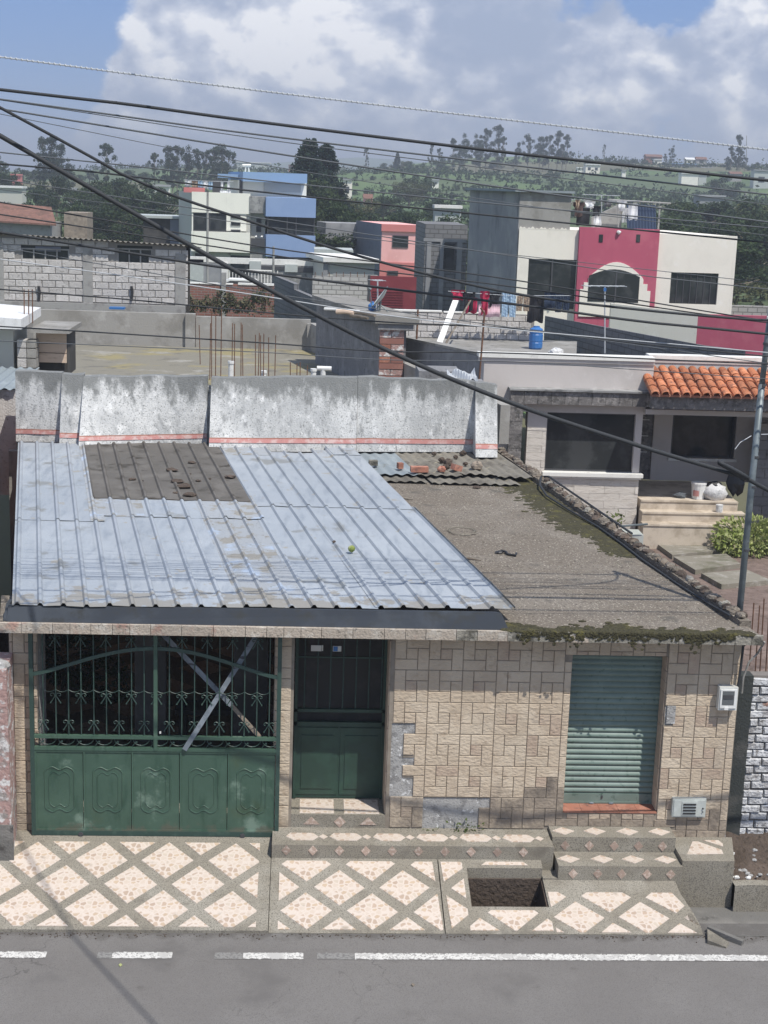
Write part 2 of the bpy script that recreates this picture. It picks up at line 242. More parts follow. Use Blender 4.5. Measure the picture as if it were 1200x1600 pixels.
def ceramic():       # printed crazy-paving tile, the same print on each tile
    mt = bpy.data.materials.new('printed_ceramic_tile'); mt.use_nodes = True; nt = mt.node_tree; N = nt.nodes; L = nt.links
    b = N['Principled BSDF']; b.inputs['Roughness'].default_value = .55; b.inputs['Specular IOR Level'].default_value = .35
    tc = N.new('ShaderNodeTexCoord')
    def vor(feat, sc):
        v = N.new('ShaderNodeTexVoronoi'); v.feature = feat; v.inputs['Scale'].default_value = sc; v.inputs['Randomness'].default_value = .75; L.new(tc.outputs['Object'], v.inputs['Vector']); return v
    c = vor('F1', 15); d = vor('DISTANCE_TO_EDGE', 15)
    s = N.new('ShaderNodeSeparateColor'); L.new(c.outputs['Color'], s.inputs[0])
    cr = N.new('ShaderNodeValToRGB'); L.new(s.outputs[0], cr.inputs[0]); cr.color_ramp.interpolation = 'CONSTANT'
    e = cr.color_ramp.elements; e[0].position = 0; e[0].color = (.555, .47, .395, 1); e[1].position = .3; e[1].color = (.46, .355, .275, 1)
    for p, col in ((.45, (.42, .325, .255, 1)), (.6, (.50, .39, .285, 1)), (.75, (.52, .445, .365, 1)), (.88, (.47, .365, .27, 1))):
        x = e.new(p); x.color = col
    mr = N.new('ShaderNodeMapRange'); mr.inputs[1].default_value = .08; mr.inputs[2].default_value = .16; L.new(d.outputs['Distance'], mr.inputs[0])
    mx = N.new('ShaderNodeMix'); mx.data_type = 'RGBA'; L.new(mr.outputs[0], mx.inputs[0]); mx.inputs[6].default_value = (.59, .515, .45, 1); L.new(cr.outputs[0], mx.inputs[7])
    g = N.new('ShaderNodeNewGeometry'); nz = N.new('ShaderNodeTexNoise'); nz.inputs['Scale'].default_value = 9; nz.inputs['Detail'].default_value = 8; L.new(g.outputs['Position'], nz.inputs['Vector'])
    m2 = N.new('ShaderNodeMapRange'); m2.inputs[1].default_value = .62; m2.inputs[2].default_value = .78; m2.inputs[4].default_value = .75; L.new(nz.outputs['Fac'], m2.inputs[0])
    mz = N.new('ShaderNodeMix'); mz.data_type = 'RGBA'; L.new(m2.outputs[0], mz.inputs[0]); L.new(mx.outputs[2], mz.inputs[6]); mz.inputs[7].default_value = (.30, .25, .20, 1)
    L.new(mz.outputs[2], b.inputs['Base Color']); return mt
m['ceramic'] = ceramic()
m['ceramic_r'] = M('ceramic_riser_tile', (.36, .27, .22), [((.5, .42, .36), 30, .5, .6)], .5, rnd=.2)
def fields():
    mt = M('hill_fields', (.075, .10, .045), [((.10, .125, .05), .02, .45, .6), ((.05, .07, .035), .05, .5, .62), ((.13, .115, .075), .011, .6, .66), ((.045, .06, .03), .3, .55, .68)], 1, 0)
    nt = mt.node_tree; N = nt.nodes; L = nt.links; b = N['Principled BSDF']; src = b.inputs['Base Color'].links[0].from_socket
    g = N.new('ShaderNodeNewGeometry'); mp = N.new('ShaderNodeMapping'); mp.inputs['Scale'].default_value = (1, .55, 0); mp.inputs['Rotation'].default_value = (0, 0, .3); L.new(g.outputs['Position'], mp.inputs[0])
    v = N.new('ShaderNodeTexVoronoi'); v.inputs['Scale'].default_value = .022; L.new(mp.outputs[0], v.inputs['Vector'])
    s = N.new('ShaderNodeSeparateColor'); L.new(v.outputs['Color'], s.inputs[0])
    cr = N.new('ShaderNodeValToRGB'); cr.color_ramp.interpolation = 'CONSTANT'; L.new(s.outputs[0], cr.inputs[0])
    e = cr.color_ramp.elements; e[0].position = 0; e[0].color = (.105, .17, .06, 1); e[1].position = .3; e[1].color = (.085, .12, .055, 1)
    for p, col in ((.5, (.13, .19, .075, 1)), (.68, (.15, .13, .085, 1)), (.8, (.07, .12, .045, 1))): x = e.new(p); x.color = col
    mx = N.new('ShaderNodeMix'); mx.data_type = 'RGBA'; mx.inputs[0].default_value = .6; L.new(src, mx.inputs[6]); L.new(cr.outputs[0], mx.inputs[7]); L.new(mx.outputs[2], b.inputs['Base Color']); return mt
m['fields'] = fields()
# ---------------------------------------------------------------- mesh helpers
SK = -.18            # the plots run back at a slant to the street
class MB:
    def __init__(s): s.v = []; s.f = []
    def add(s, vs, fs):
        o = len(s.v); s.v += [tuple(p) for p in vs]; s.f += [tuple(i+o for i in f) for f in fs]; return s
    def pbox(s, p):    # 8 corners: bottom ring (4), top ring (4)
        return s.add(p, [(3, 2, 1, 0), (4, 5, 6, 7), (0, 1, 5, 4), (1, 2, 6, 5), (2, 3, 7, 6), (3, 0, 4, 7)])
    def box(s, x0, y0, z0, x1, y1, z1):
        return s.pbox([(x0, y0, z0), (x1, y0, z0), (x1, y1, z0), (x0, y1, z0), (x0, y0, z1), (x1, y0, z1), (x1, y1, z1), (x0, y1, z1)])
    def sbox(s, x0, y0, z0, x1, y1, z1, k=None):
        d = (y1-y0)*(SK if k is None else k)
        return s.pbox([(x0, y0, z0), (x1, y0, z0), (x1+d, y1, z0), (x0+d, y1, z0), (x0, y0, z1), (x1, y0, z1), (x1+d, y1, z1), (x0+d, y1, z1)])
    def prism(s, poly, vec):
        n = len(poly); v = Vector(vec); P = [Vector(p) for p in poly]
        return s.add(P+[p+v for p in P], [tuple(range(n-1, -1, -1)), tuple(range(n, 2*n))]+[(i, (i+1) % n, n+(i+1) % n, n+i) for i in range(n)])
    def tube(s, pts, r, n=6, r1=None, cap=True):
        pts = [Vector(p) for p in pts]; k = len(pts); vs = []; fs = []; prev = None
        for i, p in enumerate(pts):
            t = (pts[min(i+1, k-1)]-pts[max(i-1, 0)]).normalized()
            a = prev if prev is not None else (Vector((0, 0, 1)) if abs(t.z) < .9 else Vector((1, 0, 0)))
            a = (a-t*a.dot(t)).normalized(); prev = a; b = t.cross(a); rr = r if r1 is None else r+(r1-r)*i/(k-1)
            for j in range(n):
                w = 2*math.pi*j/n; vs.append(p+a*math.cos(w)*rr+b*math.sin(w)*rr)
        for i in range(k-1):
            for j in range(n):
                fs.append((i*n+j, i*n+(j+1) % n, (i+1)*n+(j+1) % n, (i+1)*n+j))
        if cap: fs += [tuple(range(n-1, -1, -1)), tuple(range((k-1)*n, k*n))]
        return s.add(vs, fs)
    def beam(s, p0, p1, w, h):   # flat bar, w across, h up
        p0, p1 = Vector(p0), Vector(p1); t = (p1-p0).normalized(); up = Vector((0, -1, 0)) if abs(t.y) < .9 else Vector((0, 0, 1))
        a = t.cross(up).normalized()*w/2; b = t.cross(a).normalized()*h/2
        return s.pbox([p0-a-b, p0+a-b, p1+a-b, p1-a-b, p0-a+b, p0+a+b, p1+a+b, p1-a+b])
    def lathe(s, c, prof, n=14):
        vs = []; fs = []; k = len(prof)
        for r, z in prof:
            for j in range(n):
                w = 2*math.pi*j/n; vs.append((c[0]+r*math.cos(w), c[1]+r*math.sin(w), c[2]+z))
        for i in range(k-1):
            for j in range(n): fs.append((i*n+j, i*n+(j+1) % n, (i+1)*n+(j+1) % n, (i+1)*n+j))
        fs += [tuple(range(n-1, -1, -1)), tuple(range((k-1)*n, k*n))]
        return s.add(vs, fs)
    def rock(s, c, rx, ry, rz, seed=0, n=7):
        rr = random.Random(seed); vs = []; fs = []; k = 5
        for i in range(k):
            a = math.pi*(i+.5)/k
            for j in range(n):
                w = 2*math.pi*j/n; q = 1+rr.uniform(-.2, .2)
                vs.append((c[0]+rx*q*math.sin(a)*math.cos(w), c[1]+ry*q*math.sin(a)*math.sin(w), c[2]+rz*q*math.cos(a)))
        for i in range(k-1):
            for j in range(n): fs.append((i*n+j, (i+1)*n+j, (i+1)*n+(j+1) % n, i*n+(j+1) % n))
        fs += [tuple(range(n)), tuple(range(k*n-1, (k-1)*n-1, -1))]
        return s.add(vs, fs)
    def grid(s, fn, nu, nv):
        vs = [fn(i/nu, j/nv) for j in range(nv+1) for i in range(nu+1)]
        return s.add(vs, [(j*(nu+1)+i, j*(nu+1)+i+1, (j+1)*(nu+1)+i+1, (j+1)*(nu+1)+i) for j in range(nv) for i in range(nu)])
    def mesh(s, name, off=(0, 0, 0), smooth=False):
        me = bpy.data.meshes.new(name); o = Vector(off)
        me.from_pydata([tuple(Vector(p)-o) for p in s.v], [], s.f)
        if smooth: me.shade_smooth()
        return me
ORG = {}
def org(o): return ORG.get(o.name, Vector((0, 0, 0))) if o else Vector((0, 0, 0))
def setp(o, label=None, cat=None, group=None, kind=None):
    if label: o['label'] = label
    if cat: o['category'] = cat
    if group: o['group'] = group
    if kind: o['kind'] = kind
    return o
def thing(name, label, cat, loc, group=None):
    o = bpy.data.objects.new(name, None); COL.objects.link(o); o.location = loc; o.empty_display_size = .2
    ORG[o.name] = Vector(loc); return setp(o, label, cat, group)
def link(name, me, mat, parent=None, loc=None, label=None, kind=None):
    o = bpy.data.objects.new(name, me)
    if mat is not None and len(me.materials) == 0: me.materials.append(m[mat] if isinstance(mat, str) else mat)
    COL.objects.link(o); base = org(parent)
    if parent: o.parent = parent
    w = Vector(loc) if loc is not None else base
    o.location = w-base; ORG[o.name] = w
    return setp(o, label, None, None, kind)
def part(name, mb, mat, parent, label=None, smooth=False, kind=None):
    return link(name, mb.mesh(name, org(parent), smooth), mat, parent, None, label, kind)
def base_of(mb):
    a = np.array(mb.v, float); return Vector(((a[:, 0].min()+a[:, 0].max())/2, (a[:, 1].min()+a[:, 1].max())/2, a[:, 2].min()))
def solo(name, mb, mat, label, cat, group=None, smooth=False):
    b = base_of(mb); o = link(name, mb.mesh(name, b, smooth), mat, None, b); return setp(o, label, cat, group)
def struct(name, mb, mat, smooth=False):
    return link(name, mb.mesh(name, (0, 0, 0), smooth), mat, None, (0, 0, 0), None, 'structure')
def piece(name, me, mat, loc, parent, rot=None, scale=None):
    o = link(name, me, mat, parent, loc)
    if rot is not None: o.rotation_euler = rot
    if scale is not None: o.scale = scale
    return o
def tile_mesh(w, h, d=.016, b=.006, name='tile', axis='y'):   # thin bevelled tile, centre of the back face at 0; face towards -y (or +z)
    q = [(-w/2, -h/2), (w/2, -h/2), (w/2, h/2), (-w/2, h/2)]; i_ = [(x*(1-2*b/w), z*(1-2*b/h)) for x, z in q]
    if axis == 'y': vs = [(x, 0, z) for x, z in q]+[(x, -d*.6, z) for x, z in q]+[(x, -d, z) for x, z in i_]
    else: vs = [(x, z, 0) for x, z in q]+[(x, z, d*.6) for x, z in q]+[(x, z, d) for x, z in i_]
    fs = [(k+a, k+(a+1) % 4, k+4+(a+1) % 4, k+4+a) for k in (0, 4) for a in range(4)]+[(8, 9, 10, 11)]
    if axis != 'y': pass
    me = bpy.data.meshes.new(name); me.from_pydata(vs, [], fs); return me
def axgrad(mat, axis, a0, a1, col, sc, lo, hi, amt=.9):
    nt = mat.node_tree; N = nt.nodes; L = nt.links; b = N['Principled BSDF']; src = b.inputs['Base Color'].links[0].from_socket
    g = N.new('ShaderNodeNewGeometry'); s = N.new('ShaderNodeSeparateXYZ'); L.new(g.outputs['Position'], s.inputs[0])
    nz = N.new('ShaderNodeTexNoise'); nz.inputs['Scale'].default_value = sc; nz.inputs['Detail'].default_value = 8; nz.inputs['Roughness'].default_value = .65; L.new(g.outputs['Position'], nz.inputs['Vector'])
    mr = N.new('ShaderNodeMapRange'); mr.inputs[1].default_value = a0; mr.inputs[2].default_value = a1; mr.inputs[3].default_value = .3; mr.inputs[4].default_value = 0; L.new(s.outputs[axis], mr.inputs[0])
    ad = N.new('ShaderNodeMath'); ad.operation = 'ADD'; L.new(nz.outputs['Fac'], ad.inputs[0]); L.new(mr.outputs[0], ad.inputs[1])
    m2 = N.new('ShaderNodeMapRange'); m2.interpolation_type = 'SMOOTHSTEP'; m2.inputs[1].default_value = lo; m2.inputs[2].default_value = hi; m2.inputs[4].default_value = amt; L.new(ad.outputs[0], m2.inputs[0])
    mx = N.new('ShaderNodeMix'); mx.data_type = 'RGBA'; L.new(m2.outputs[0], mx.inputs[0]); L.new(src, mx.inputs[6]); mx.inputs[7].default_value = tuple(col)+(1,); L.new(mx.outputs[2], b.inputs['Base Color'])
def cracks(mat):
    nt = mat.node_tree; N = nt.nodes; L = nt.links; b = N['Principled BSDF']; src = b.inputs['Base Color'].links[0].from_socket
    g = N.new('ShaderNodeNewGeometry'); nz = N.new('ShaderNodeTexNoise'); nz.inputs['Scale'].default_value = 3; nz.inputs['Detail'].default_value = 6; L.new(g.outputs['Position'], nz.inputs['Vector'])
    ws = N.new('ShaderNodeVectorMath'); ws.operation = 'SCALE'; ws.inputs['Scale'].default_value = .5; L.new(nz.outputs['Color'], ws.inputs[0])
    ad = N.new('ShaderNodeVectorMath'); ad.operation = 'ADD'; L.new(g.outputs['Position'], ad.inputs[0]); L.new(ws.outputs[0], ad.inputs[1])
    v = N.new('ShaderNodeTexVoronoi'); v.feature = 'DISTANCE_TO_EDGE'; v.inputs['Scale'].default_value = .9; L.new(ad.outputs[0], v.inputs['Vector'])
    m1 = N.new('ShaderNodeMapRange'); m1.inputs[1].default_value = .007; m1.inputs[2].default_value = .001; L.new(v.outputs['Distance'], m1.inputs[0])
    n2 = N.new('ShaderNodeTexNoise'); n2.inputs['Scale'].default_value = .55; n2.inputs['Detail'].default_value = 3; L.new(g.outputs['Position'], n2.inputs['Vector'])
    m2 = N.new('ShaderNodeMapRange'); m2.inputs[1].default_value = .52; m2.inputs[2].default_value = .64; m2.inputs[4].default_value = .5; L.new(n2.outputs['Fac'], m2.inputs[0])
    mu = N.new('ShaderNodeMath'); mu.operation = 'MULTIPLY'; L.new(m1.outputs[0], mu.inputs[0]); L.new(m2.outputs[0], mu.inputs[1])
    mx = N.new('ShaderNodeMix'); mx.data_type = 'RGBA'; L.new(mu.outputs[0], mx.inputs[0]); L.new(src, mx.inputs[6]); mx.inputs[7].default_value = (.055, .052, .05, 1); L.new(mx.outputs[2], b.inputs['Base Color'])
cracks(m['asphalt'])
axgrad(m['asphalt'], 'Y', 15.3, 15.1, (.10, .093, .085), 4, .58, .80, .7)
axgrad(m['cement'], 'Y', 15.25, 15.5, (.13, .12, .10), 5, .60, .85, .6)
for k_ in ('sheet', 'sheet_dirt'): axgrad(m[k_], 'Y', 16.9, 17.9, (.25, .235, .205), 2.6, .70, .74, .85)
for k_ in ('paint', 'paint_old'): axgrad(m[k_], 'Y', 14.73, 14.765, (.165, .156, .148), 22, .66, .72, 1); axgrad(m[k_], 'Y', 14.885, 14.85, (.165, .156, .148), 24, .66, .72, 1)
axgrad(m['tile'], 'Z', .1, .9, (.27, .225, .18), 2.2, .68, .86, .75); axgrad(m['tile_red'], 'Z', .1, .9, (.27, .225, .18), 2.2, .68, .86, .75)
axgrad(m['green'], 'Z', .0, .25, (.10, .095, .07), 6, .66, .82, .7)
# ================================================================= SETTING
def lerp_tab(t, tab):
    if t <= tab[0][0]: return tab[0][1]
    for (a, va), (b, vb) in zip(tab, tab[1:]):
        if t <= b:
            w = (t-a)/(b-a); w = w*w*(3-2*w) if False else w
            return va+(vb-va)*w
    return tab[-1][1]
RIDGE = [(-2500, 6), (-400, 6), (0, 7.5), (250, 9.5), (450, 11), (600, 14.6), (750, 18), (900, 19), (1050, 19.5), (1250, 20.5), (1700, 26), (4000, 26)]
FAR = [(-800, 14), (250, 14), (360, 24), (440, 38), (560, 46), (660, 40), (760, 30), (900, 22), (2500, 20)]
def T(x, y):
    if y < 40: return -.75
    px = 600+FPX*(x/max(y, 1)-YAW); rz = lerp_tab(px, RIDGE)
    k = rz/16.0
    z = lerp_tab(y, [(40, -.75), (60, .6), (90, 1.6), (140, 2.6), (200, 3.6+.9*k), (300, 5+2.6*k), (400, 6+6.5*k), (500, rz), (620, rz-3), (900, rz-12), (1300, rz-14), (1900, lerp_tab(px, FAR)), (2500, lerp_tab(px, FAR)-14), (5000, 4), (9000, 0)])
    if y > 120: z += min(1, (y-120)/200)*(.9*math.sin(x*.05+y*.021)+.7*math.sin(x*.023-y*.037+1))*min(1, 700/y)
    return z
ys = [-300, -60, 0, 20, 40, 50, 60, 75, 90, 110]+list(range(130, 640, 14))+[680, 760, 900, 1050, 1200, 1350, 1500, 1650, 1800, 1950, 2100, 2400, 3000, 4200]
tr = MB(); NX = 110
for y in ys:
    w = max(120, y*1.5)
    for i in range(NX+1):
        x = (i/NX*2-1)*w+.06*max(y, 0); tr.v.append((x, y, T(x, y)))
for j in range(len(ys)-1):
    for i in range(NX): tr.f.append((j*(NX+1)+i, j*(NX+1)+i+1, (j+1)*(NX+1)+i+1, (j+1)*(NX+1)+i))
struct('terrain', tr, 'fields', True)
RZ = -.47
struct('road', MB().grid(lambda u, v: (-60+120*u, -3+18.6*v, RZ), 12, 4), 'asphalt')
def line_dash(x0, x1, worn=False):
    struct('road_marking', MB().add([(x0, 14.73, RZ+.004), (x1, 14.73, RZ+.004), (x1, 14.885, RZ+.004), (x0, 14.885, RZ+.004)], [(0, 1, 2, 3)]), 'paint_old' if worn else 'paint')
for a, b, w in ((-9.6, -7.6, 0), (-6.6, -5.2, 0), (-3.9, -2.65, 0), (-2.10, -1.945, 1), (-1.94, -1.29, 0), (-.83, -.525, 1), (-.52, .14, 0), (.29, .70, 1), (.705, 30, 0)): line_dash(a, b, w)
# pavement planes: z as a function of Y down the ramp
S1 = .42/1.65; S2 = .35/1.22
def zd(y): return -.02+(y-16.95)*S1
def zw(y): return -.12+(y-16.5)*S2
cos1 = 1/math.hypot(1, S1); cos2 = 1/math.hypot(1, S2)
drv = MB(); YE = 15.31
drv.pbox([(-7, YE, -.9), (-.262, YE, -.9), (-.262, 17.6, -.9), (-7, 17.6, -.9), (-7, YE, zd(YE)), (-.262, YE, zd(YE)), (-.262, 16.95, -.02), (-7, 16.95, -.02)])
drv.box(-7, 16.95, -.9, -.262, 17.6, -.02)
drive = struct('driveway_pavement', drv, 'cement')
wk = MB()
PX0, PX1, PY0, PY1 = 2.09, 3.01, 15.73, 16.36        # the open pit
def ramp(x0, x1, y0, y1):
    wk.pbox([(x0, y0, -1.3), (x1, y0, -1.3), (x1, y1, -1.3), (x0, y1, -1.3), (x0, y0, zw(y0)), (x1, y0, zw(y0)), (x1, y1, zw(y1)), (x0, y1, zw(y1))])
ramp(-.255, 1.745, YE, 16.5); ramp(1.757, PX0, YE, 16.5); ramp(PX0, PX1, YE, PY0); ramp(PX0, PX1, PY1, 16.5)
def zw2(y): return -.275+(y-16.29)*.187
wk.pbox([(PX1, YE, -1.3), (4.62, YE, -1.3), (4.62, 16.29, -1.3), (PX1, 16.29, -1.3), (PX1, YE, zw2(YE)), (4.62, YE, zw2(YE)), (4.62, 16.29, zw2(16.29)), (PX1, 16.29, zw2(16.29))])
wk.box(PX1, 16.29, -1.3, 3.19, 16.5, zw2(16.29)+.02)
edge = [(4.62, YE), (4.72, YE), (4.73, 15.45), (4.70, 15.7), (4.66, 15.9), (4.63, 16.05), (4.62, 16.29)]
n_ = len(edge); wk.add([(x, y, -.9) for x, y in edge]+[(x, y, zw2(y)) for x, y in edge], [tuple(range(n_, 2*n_))]+[(i, (i+1) % n_, n_+(i+1) % n_, n_+i) for i in range(n_)])
walk = struct('sidewalk', wk, 'cement')
def clip(poly, f):        # keep the side where f(p) >= 0
    out = []
    for i, p in enumerate(poly):
        q = poly[(i+1) % len(poly)]; a, b = f(p), f(q)
        if a >= 0: out.append(p)
        if (a >= 0) != (b >= 0):
            t = a/(a-b); out.append((p[0]+(q[0]-p[0])*t, p[1]+(q[1]-p[1])*t))
    return out
def area(p): return abs(sum(p[i][0]*p[(i+1) % len(p)][1]-p[(i+1) % len(p)][0]*p[i][1] for i in range(len(p))))/2
_pc = {}
def flat_tile(parent, poly, to3, centre, mat='ceramic', h=.007, name='tile'):
    """poly in (x, s) plane coordinates; to3 maps them to the world; centre is the tile's own middle (its print)"""
    if len(poly) < 3 or area(poly) < .003: return
    cw = to3(*centre); o = Vector(cw); P = [Vector(to3(*p)) for p in poly]
    nrm = (P[1]-P[0]).cross(P[2]-P[0]).normalized()
    if nrm.z < -1e-6 or (abs(nrm.z) < 1e-6 and nrm.y > 0): P.reverse(); nrm = -nrm
    me = bpy.data.meshes.new('tile'); n = len(P); mid = sum(P, Vector())/n
    jit = random.uniform(-.001, .0015)
    top = [p+(mid-p)*.02+nrm*(h+jit) for p in P]
    me.from_pydata([p-o+nrm*-.002 for p in P]+[p-o for p in top], [], [tuple(range(n, 2*n))]+[(i, (i+1) % n, n+(i+1) % n, n+i) for i in range(n)])
    piece(name, me, mat, o, parent)
def diamonds(parent, to3, x0, s0, dx, ds, hx, hs, clips, rngx, rngs, seed=0):
    rr = random.Random(seed)
    for j in range(-6, 8):
        for i in range(-14, 16):
            cx = x0+i*dx+(j % 2)*dx/2+rr.uniform(-.006, .006); cs = s0+j*ds/2+rr.uniform(-.006, .006)
            if not (rngx[0]-hx < cx < rngx[1]+hx and rngs[0]-hs < cs < rngs[1]+hs): continue
            a = rr.uniform(-.012, .012)
            poly = [(cx-hx, cs+a), (cx+a, cs+hs), (cx+hx, cs-a), (cx-a, cs-hs)]
            poly = clip(poly, lambda p: p[0]-rngx[0]); poly = clip(poly, lambda p: rngx[1]-p[0]) if poly else poly
            poly = clip(poly, lambda p: p[1]-rngs[0]) if poly else poly; poly = clip(poly, lambda p: rngs[1]-p[1]) if poly else poly
            for c_ in clips:
                if poly: poly = clip(poly, c_)
            if poly: flat_tile(parent, poly, to3, (cx, cs))
d3 = lambda x, s: (x, 16.95-s*cos1, zd(16.95-s*cos1))
w3 = lambda x, s: (x, 16.5-s*cos2, zw(16.5-s*cos2) if x < PX1 else zw2(16.5-s*cos2-.04))
w4 = lambda x, s: (x, 16.46-s*cos2, zw2(16.46-s*cos2))
diamonds(drive, d3, -3.065, .51, .787, .85, .31, .33, [], (-5.6, -.40), (.18, 1.64), 3)
diamonds(walk, w3, .55, .5, .77, .79, .30, .30, [lambda p: 1.68+.045*p[1]-p[0]], (-.155, 1.75), (.05, 1.19), 4)
rl = lambda p: p[0]-(1.775+.045*p[1])
diamonds(walk, w3, 1.79, .9, .77, .79, .30, .30, [rl], (1.77, 2.04), (.05, 1.19), 5)
diamonds(walk, w3, 1.79, .9, .77, .79, .30, .30, [], (2.04, 3.0), (.86, 1.19), 6)
diamonds(walk, w3, 1.79, .9, .77, .79, .30, .30, [], (2.04, 3.0), (.04, .10), 6)
diamonds(walk, w4, 1.79, .9, .77, .79, .30, .30, [lambda p: 4.72-max(0, .4*(.9-p[1]))-p[0]], (3.03, 4.72), (.42, 1.17), 7)
# upper step along the facade
stp = MB(); stp.box(-.253, 16.5, -.9, 3.16, 17.6, .05)
step_up = struct('upper_pavement_step', stp, 'cement')
t3 = lambda z: (lambda x, y: (x, y, z))
for i in range(6):        # long hexagonal strips with small diamonds between them, on the tread
    x0 = -.09+i*.53; flat_tile(step_up, [(x0, 16.73), (x0+.09, 16.63), (x0+.33, 16.63), (x0+.40, 16.73), (x0+.33, 16.83), (x0+.05, 16.83)], t3(.05), (x0+.2, 16.73))
    c_ = x0+.455; flat_tile(step_up, [(c_-.055, 16.73), (c_, 16.66), (c_+.055, 16.73), (c_, 16.80)], t3(.05), (c_, 16.73))
def riser_tiles(parent, xs, y, z, r=.058, rz=.066):
    for x in xs: flat_tile(parent, [(x-r, z), (x, z-rz), (x+r, z), (x, z+rz)], lambda a, b, y=y: (a, y, b), (x, z), 'ceramic_r')
riser_tiles(step_up, [-.08+.319*i for i in range(10)], 16.5, -.02)
st1 = MB(); st1.box(3.17, 16.68, -.9, 4.70, 17.0, .10)
step1 = struct('shutter_upper_step', st1, 'cement')
st2 = MB(); st2.box(3.19, 16.285, -.9, 4.70, 16.676, -.09)
step2 = struct('shutter_lower_step', st2, 'cement')
for xx in (3.33, 3.72, 4.13, 4.53):
    flat_tile(step1, [(xx-.14, 16.85), (xx, 16.74), (xx+.14, 16.85), (xx, 16.955)], t3(.10), (xx, 16.84))
for i, xx in enumerate((3.34, 3.75, 4.13, 4.53)):
    flat_tile(step2, [(xx-.14, 16.47), (xx, 16.36), (xx+.14, 16.47), (xx, 16.575)], t3(-.09), (xx, 16.46))
riser_tiles(step1, (3.33, 3.63, 3.94, 4.24, 4.54), 16.68, -.01)
riser_tiles(step2, (3.37, 3.67, 3.96, 4.27, 4.56), 16.285, -.19)
bl = MB(); bl.box(4.704, 16.32, -1.0, 5.33, 17.0, -.03); bl.pbox([(5.33, 16.32, -1), (5.34, 16.32, -1), (5.50, 17, -1), (5.33, 17, -1), (5.33, 16.32, -.03), (5.34, 16.32, -.03), (5.50, 17, -.03), (5.33, 17, -.03)])
landing = struct('end_landing', bl, 'cement')
flat_tile(landing, [(4.80, 16.50), (5.26, 16.52), (5.27, 16.62), (5.03, 16.86), (4.96, 16.86)], t3(-.03), (5.0, 16.6))
flat_tile(landing, [(5.10, 16.90), (5.30, 16.90), (5.33, 16.80), (5.31, 16.72)], t3(-.03), (5.2, 16.8))
# pit: sides come from the sidewalk mass, a rim of timber and a muddy bottom
pit = MB(); pit.grid(lambda u, v: (PX0+(PX1-PX0)*u, PY0+(PY1-PY0)*v, -.78+.05*math.sin(u*9+v*5)+.04*math.sin(v*17)), 14, 10)
struct('pit_bottom', pit, 'mud')
pr = MB(); e_ = .02
for (x0, x1, y0, y1) in ((PX0, PX0+e_, PY0, PY1), (PX1-e_, PX1, PY0, PY1), (PX0, PX1, PY1-e_, PY1), (PX0, PX1, PY0, PY0+e_)):
    pr.pbox([(x0, y0, -1), (x1, y0, -1), (x1, y1, -1), (x0, y1, -1), (x0, y0, zw2(y0)-.03), (x1, y0, zw2(y0)-.03), (x1, y1, zw2(y1)-.03), (x0, y1, zw2(y1)-.03)])
struct('pit_lining', pr, 'mud')
# right-hand gutter and rubble bank
struct('gutter', MB().add([(4.5, 15.2, -.66), (20, 15.2, -.66), (20, 15.0, -.50), (4.5, 15.0, -.475), (4.5, 16.35, -.64), (20, 16.35, -.60)], [(0, 1, 5, 4), (3, 2, 1, 0)]), 'gutter')
struct('gutter_kerb', MB().grid(lambda u, v: (5.34+14*u, (16.22+.14*max(0, v*2-1)), -.9+.6*min(1, v*2)+.012*math.sin(u*90)), 80, 2), 'cement')
struct('gutter_edge', MB().pbox([(4.73, 15.3, -.7), (20, 15.2, -.7), (20, 15.5, -.7), (4.9, 15.55, -.7), (4.73, 15.3, -.462), (20, 15.2, -.462), (20, 15.5, -.52), (4.9, 15.55, -.54)]), 'gutter')
rb = MB(); rb.grid(lambda u, v: (5.34+14*u, 16.36+1.0*v, -.34+.32*v+.04*math.sin(u*190)*math.sin(v*9+u*40)), 90, 10)
struct('rubble_bank', rb, 'mud')
for i in range(26):
    x = 5.37+random.random()**1.6*1.0; y = 16.42+random.random()*.5; z = -.34+.32*(y-16.36)
    r_ = random.uniform(.015, .045); 
    solo('rubble_stone', MB().rock((x, y, z+r_*.4), r_, r_*.8, r_*.6, i, 5), 'wallcement' if i % 3 else 'white', 'pale broken stone lying on the dark soil bank below the white brick wall', 'stone', 'pale stones scattered on the soil bank')
solo('broken_kerb', MB().pbox([(4.72, 15.12, -.50), (4.92, 15.02, -.50), (4.98, 15.12, -.50), (4.78, 15.36, -.50), (4.72, 15.12, -.42), (4.90, 15.02, -.45), (4.96, 15.12, -.44), (4.78, 15.36, -.41)]), 'cement', 'broken wedge of concrete lying at the end of the tiled sidewalk', 'concrete lump')
solo('broken_kerb', MB().beam((4.80, 15.40, -.43), (5.12, 15.10, -.45), .07, .06), 'gutter', 'narrow sliver of broken concrete beside the wedge at the sidewalk end', 'concrete lump')
# ================================================================= THE HOUSE
ho = thing('single_storey_house', 'long low house faced in beige stone tiles under a blue-grey sheet roof', 'house', (1, 17, 0))
FY = 17.0; GX0 = 1.18; GD = .414; GZ = 2.52; GH = .41
wl = MB(); SBZ = 2.60
def wbox(x0, x1, z0, z1, y0=FY+.012, y1=FY+.5): wl.box(x0, y0, z0, x1, y1, z1)
DX0, DX1, DZ = -.03, 1.13, .22; VX0, VX1, VZ0, VZ1 = 3.34, 4.52, .30, 2.33
part('gate_pier', MB().box(-3.42, FY+.012, -.1, -3.08, FY+.5, SBZ), 'wallcement', ho); part('gate_pier', MB().box(-.27, FY+.012, -.1, DX0, FY+.5, SBZ), 'wallcement', ho)
wbox(DX1, VX0, -.1, SBZ); wbox(VX0, VX1, -.1, VZ0-.012); wbox(VX0, VX1, VZ1, SBZ); wbox(VX1, 5.42, -.1, SBZ)
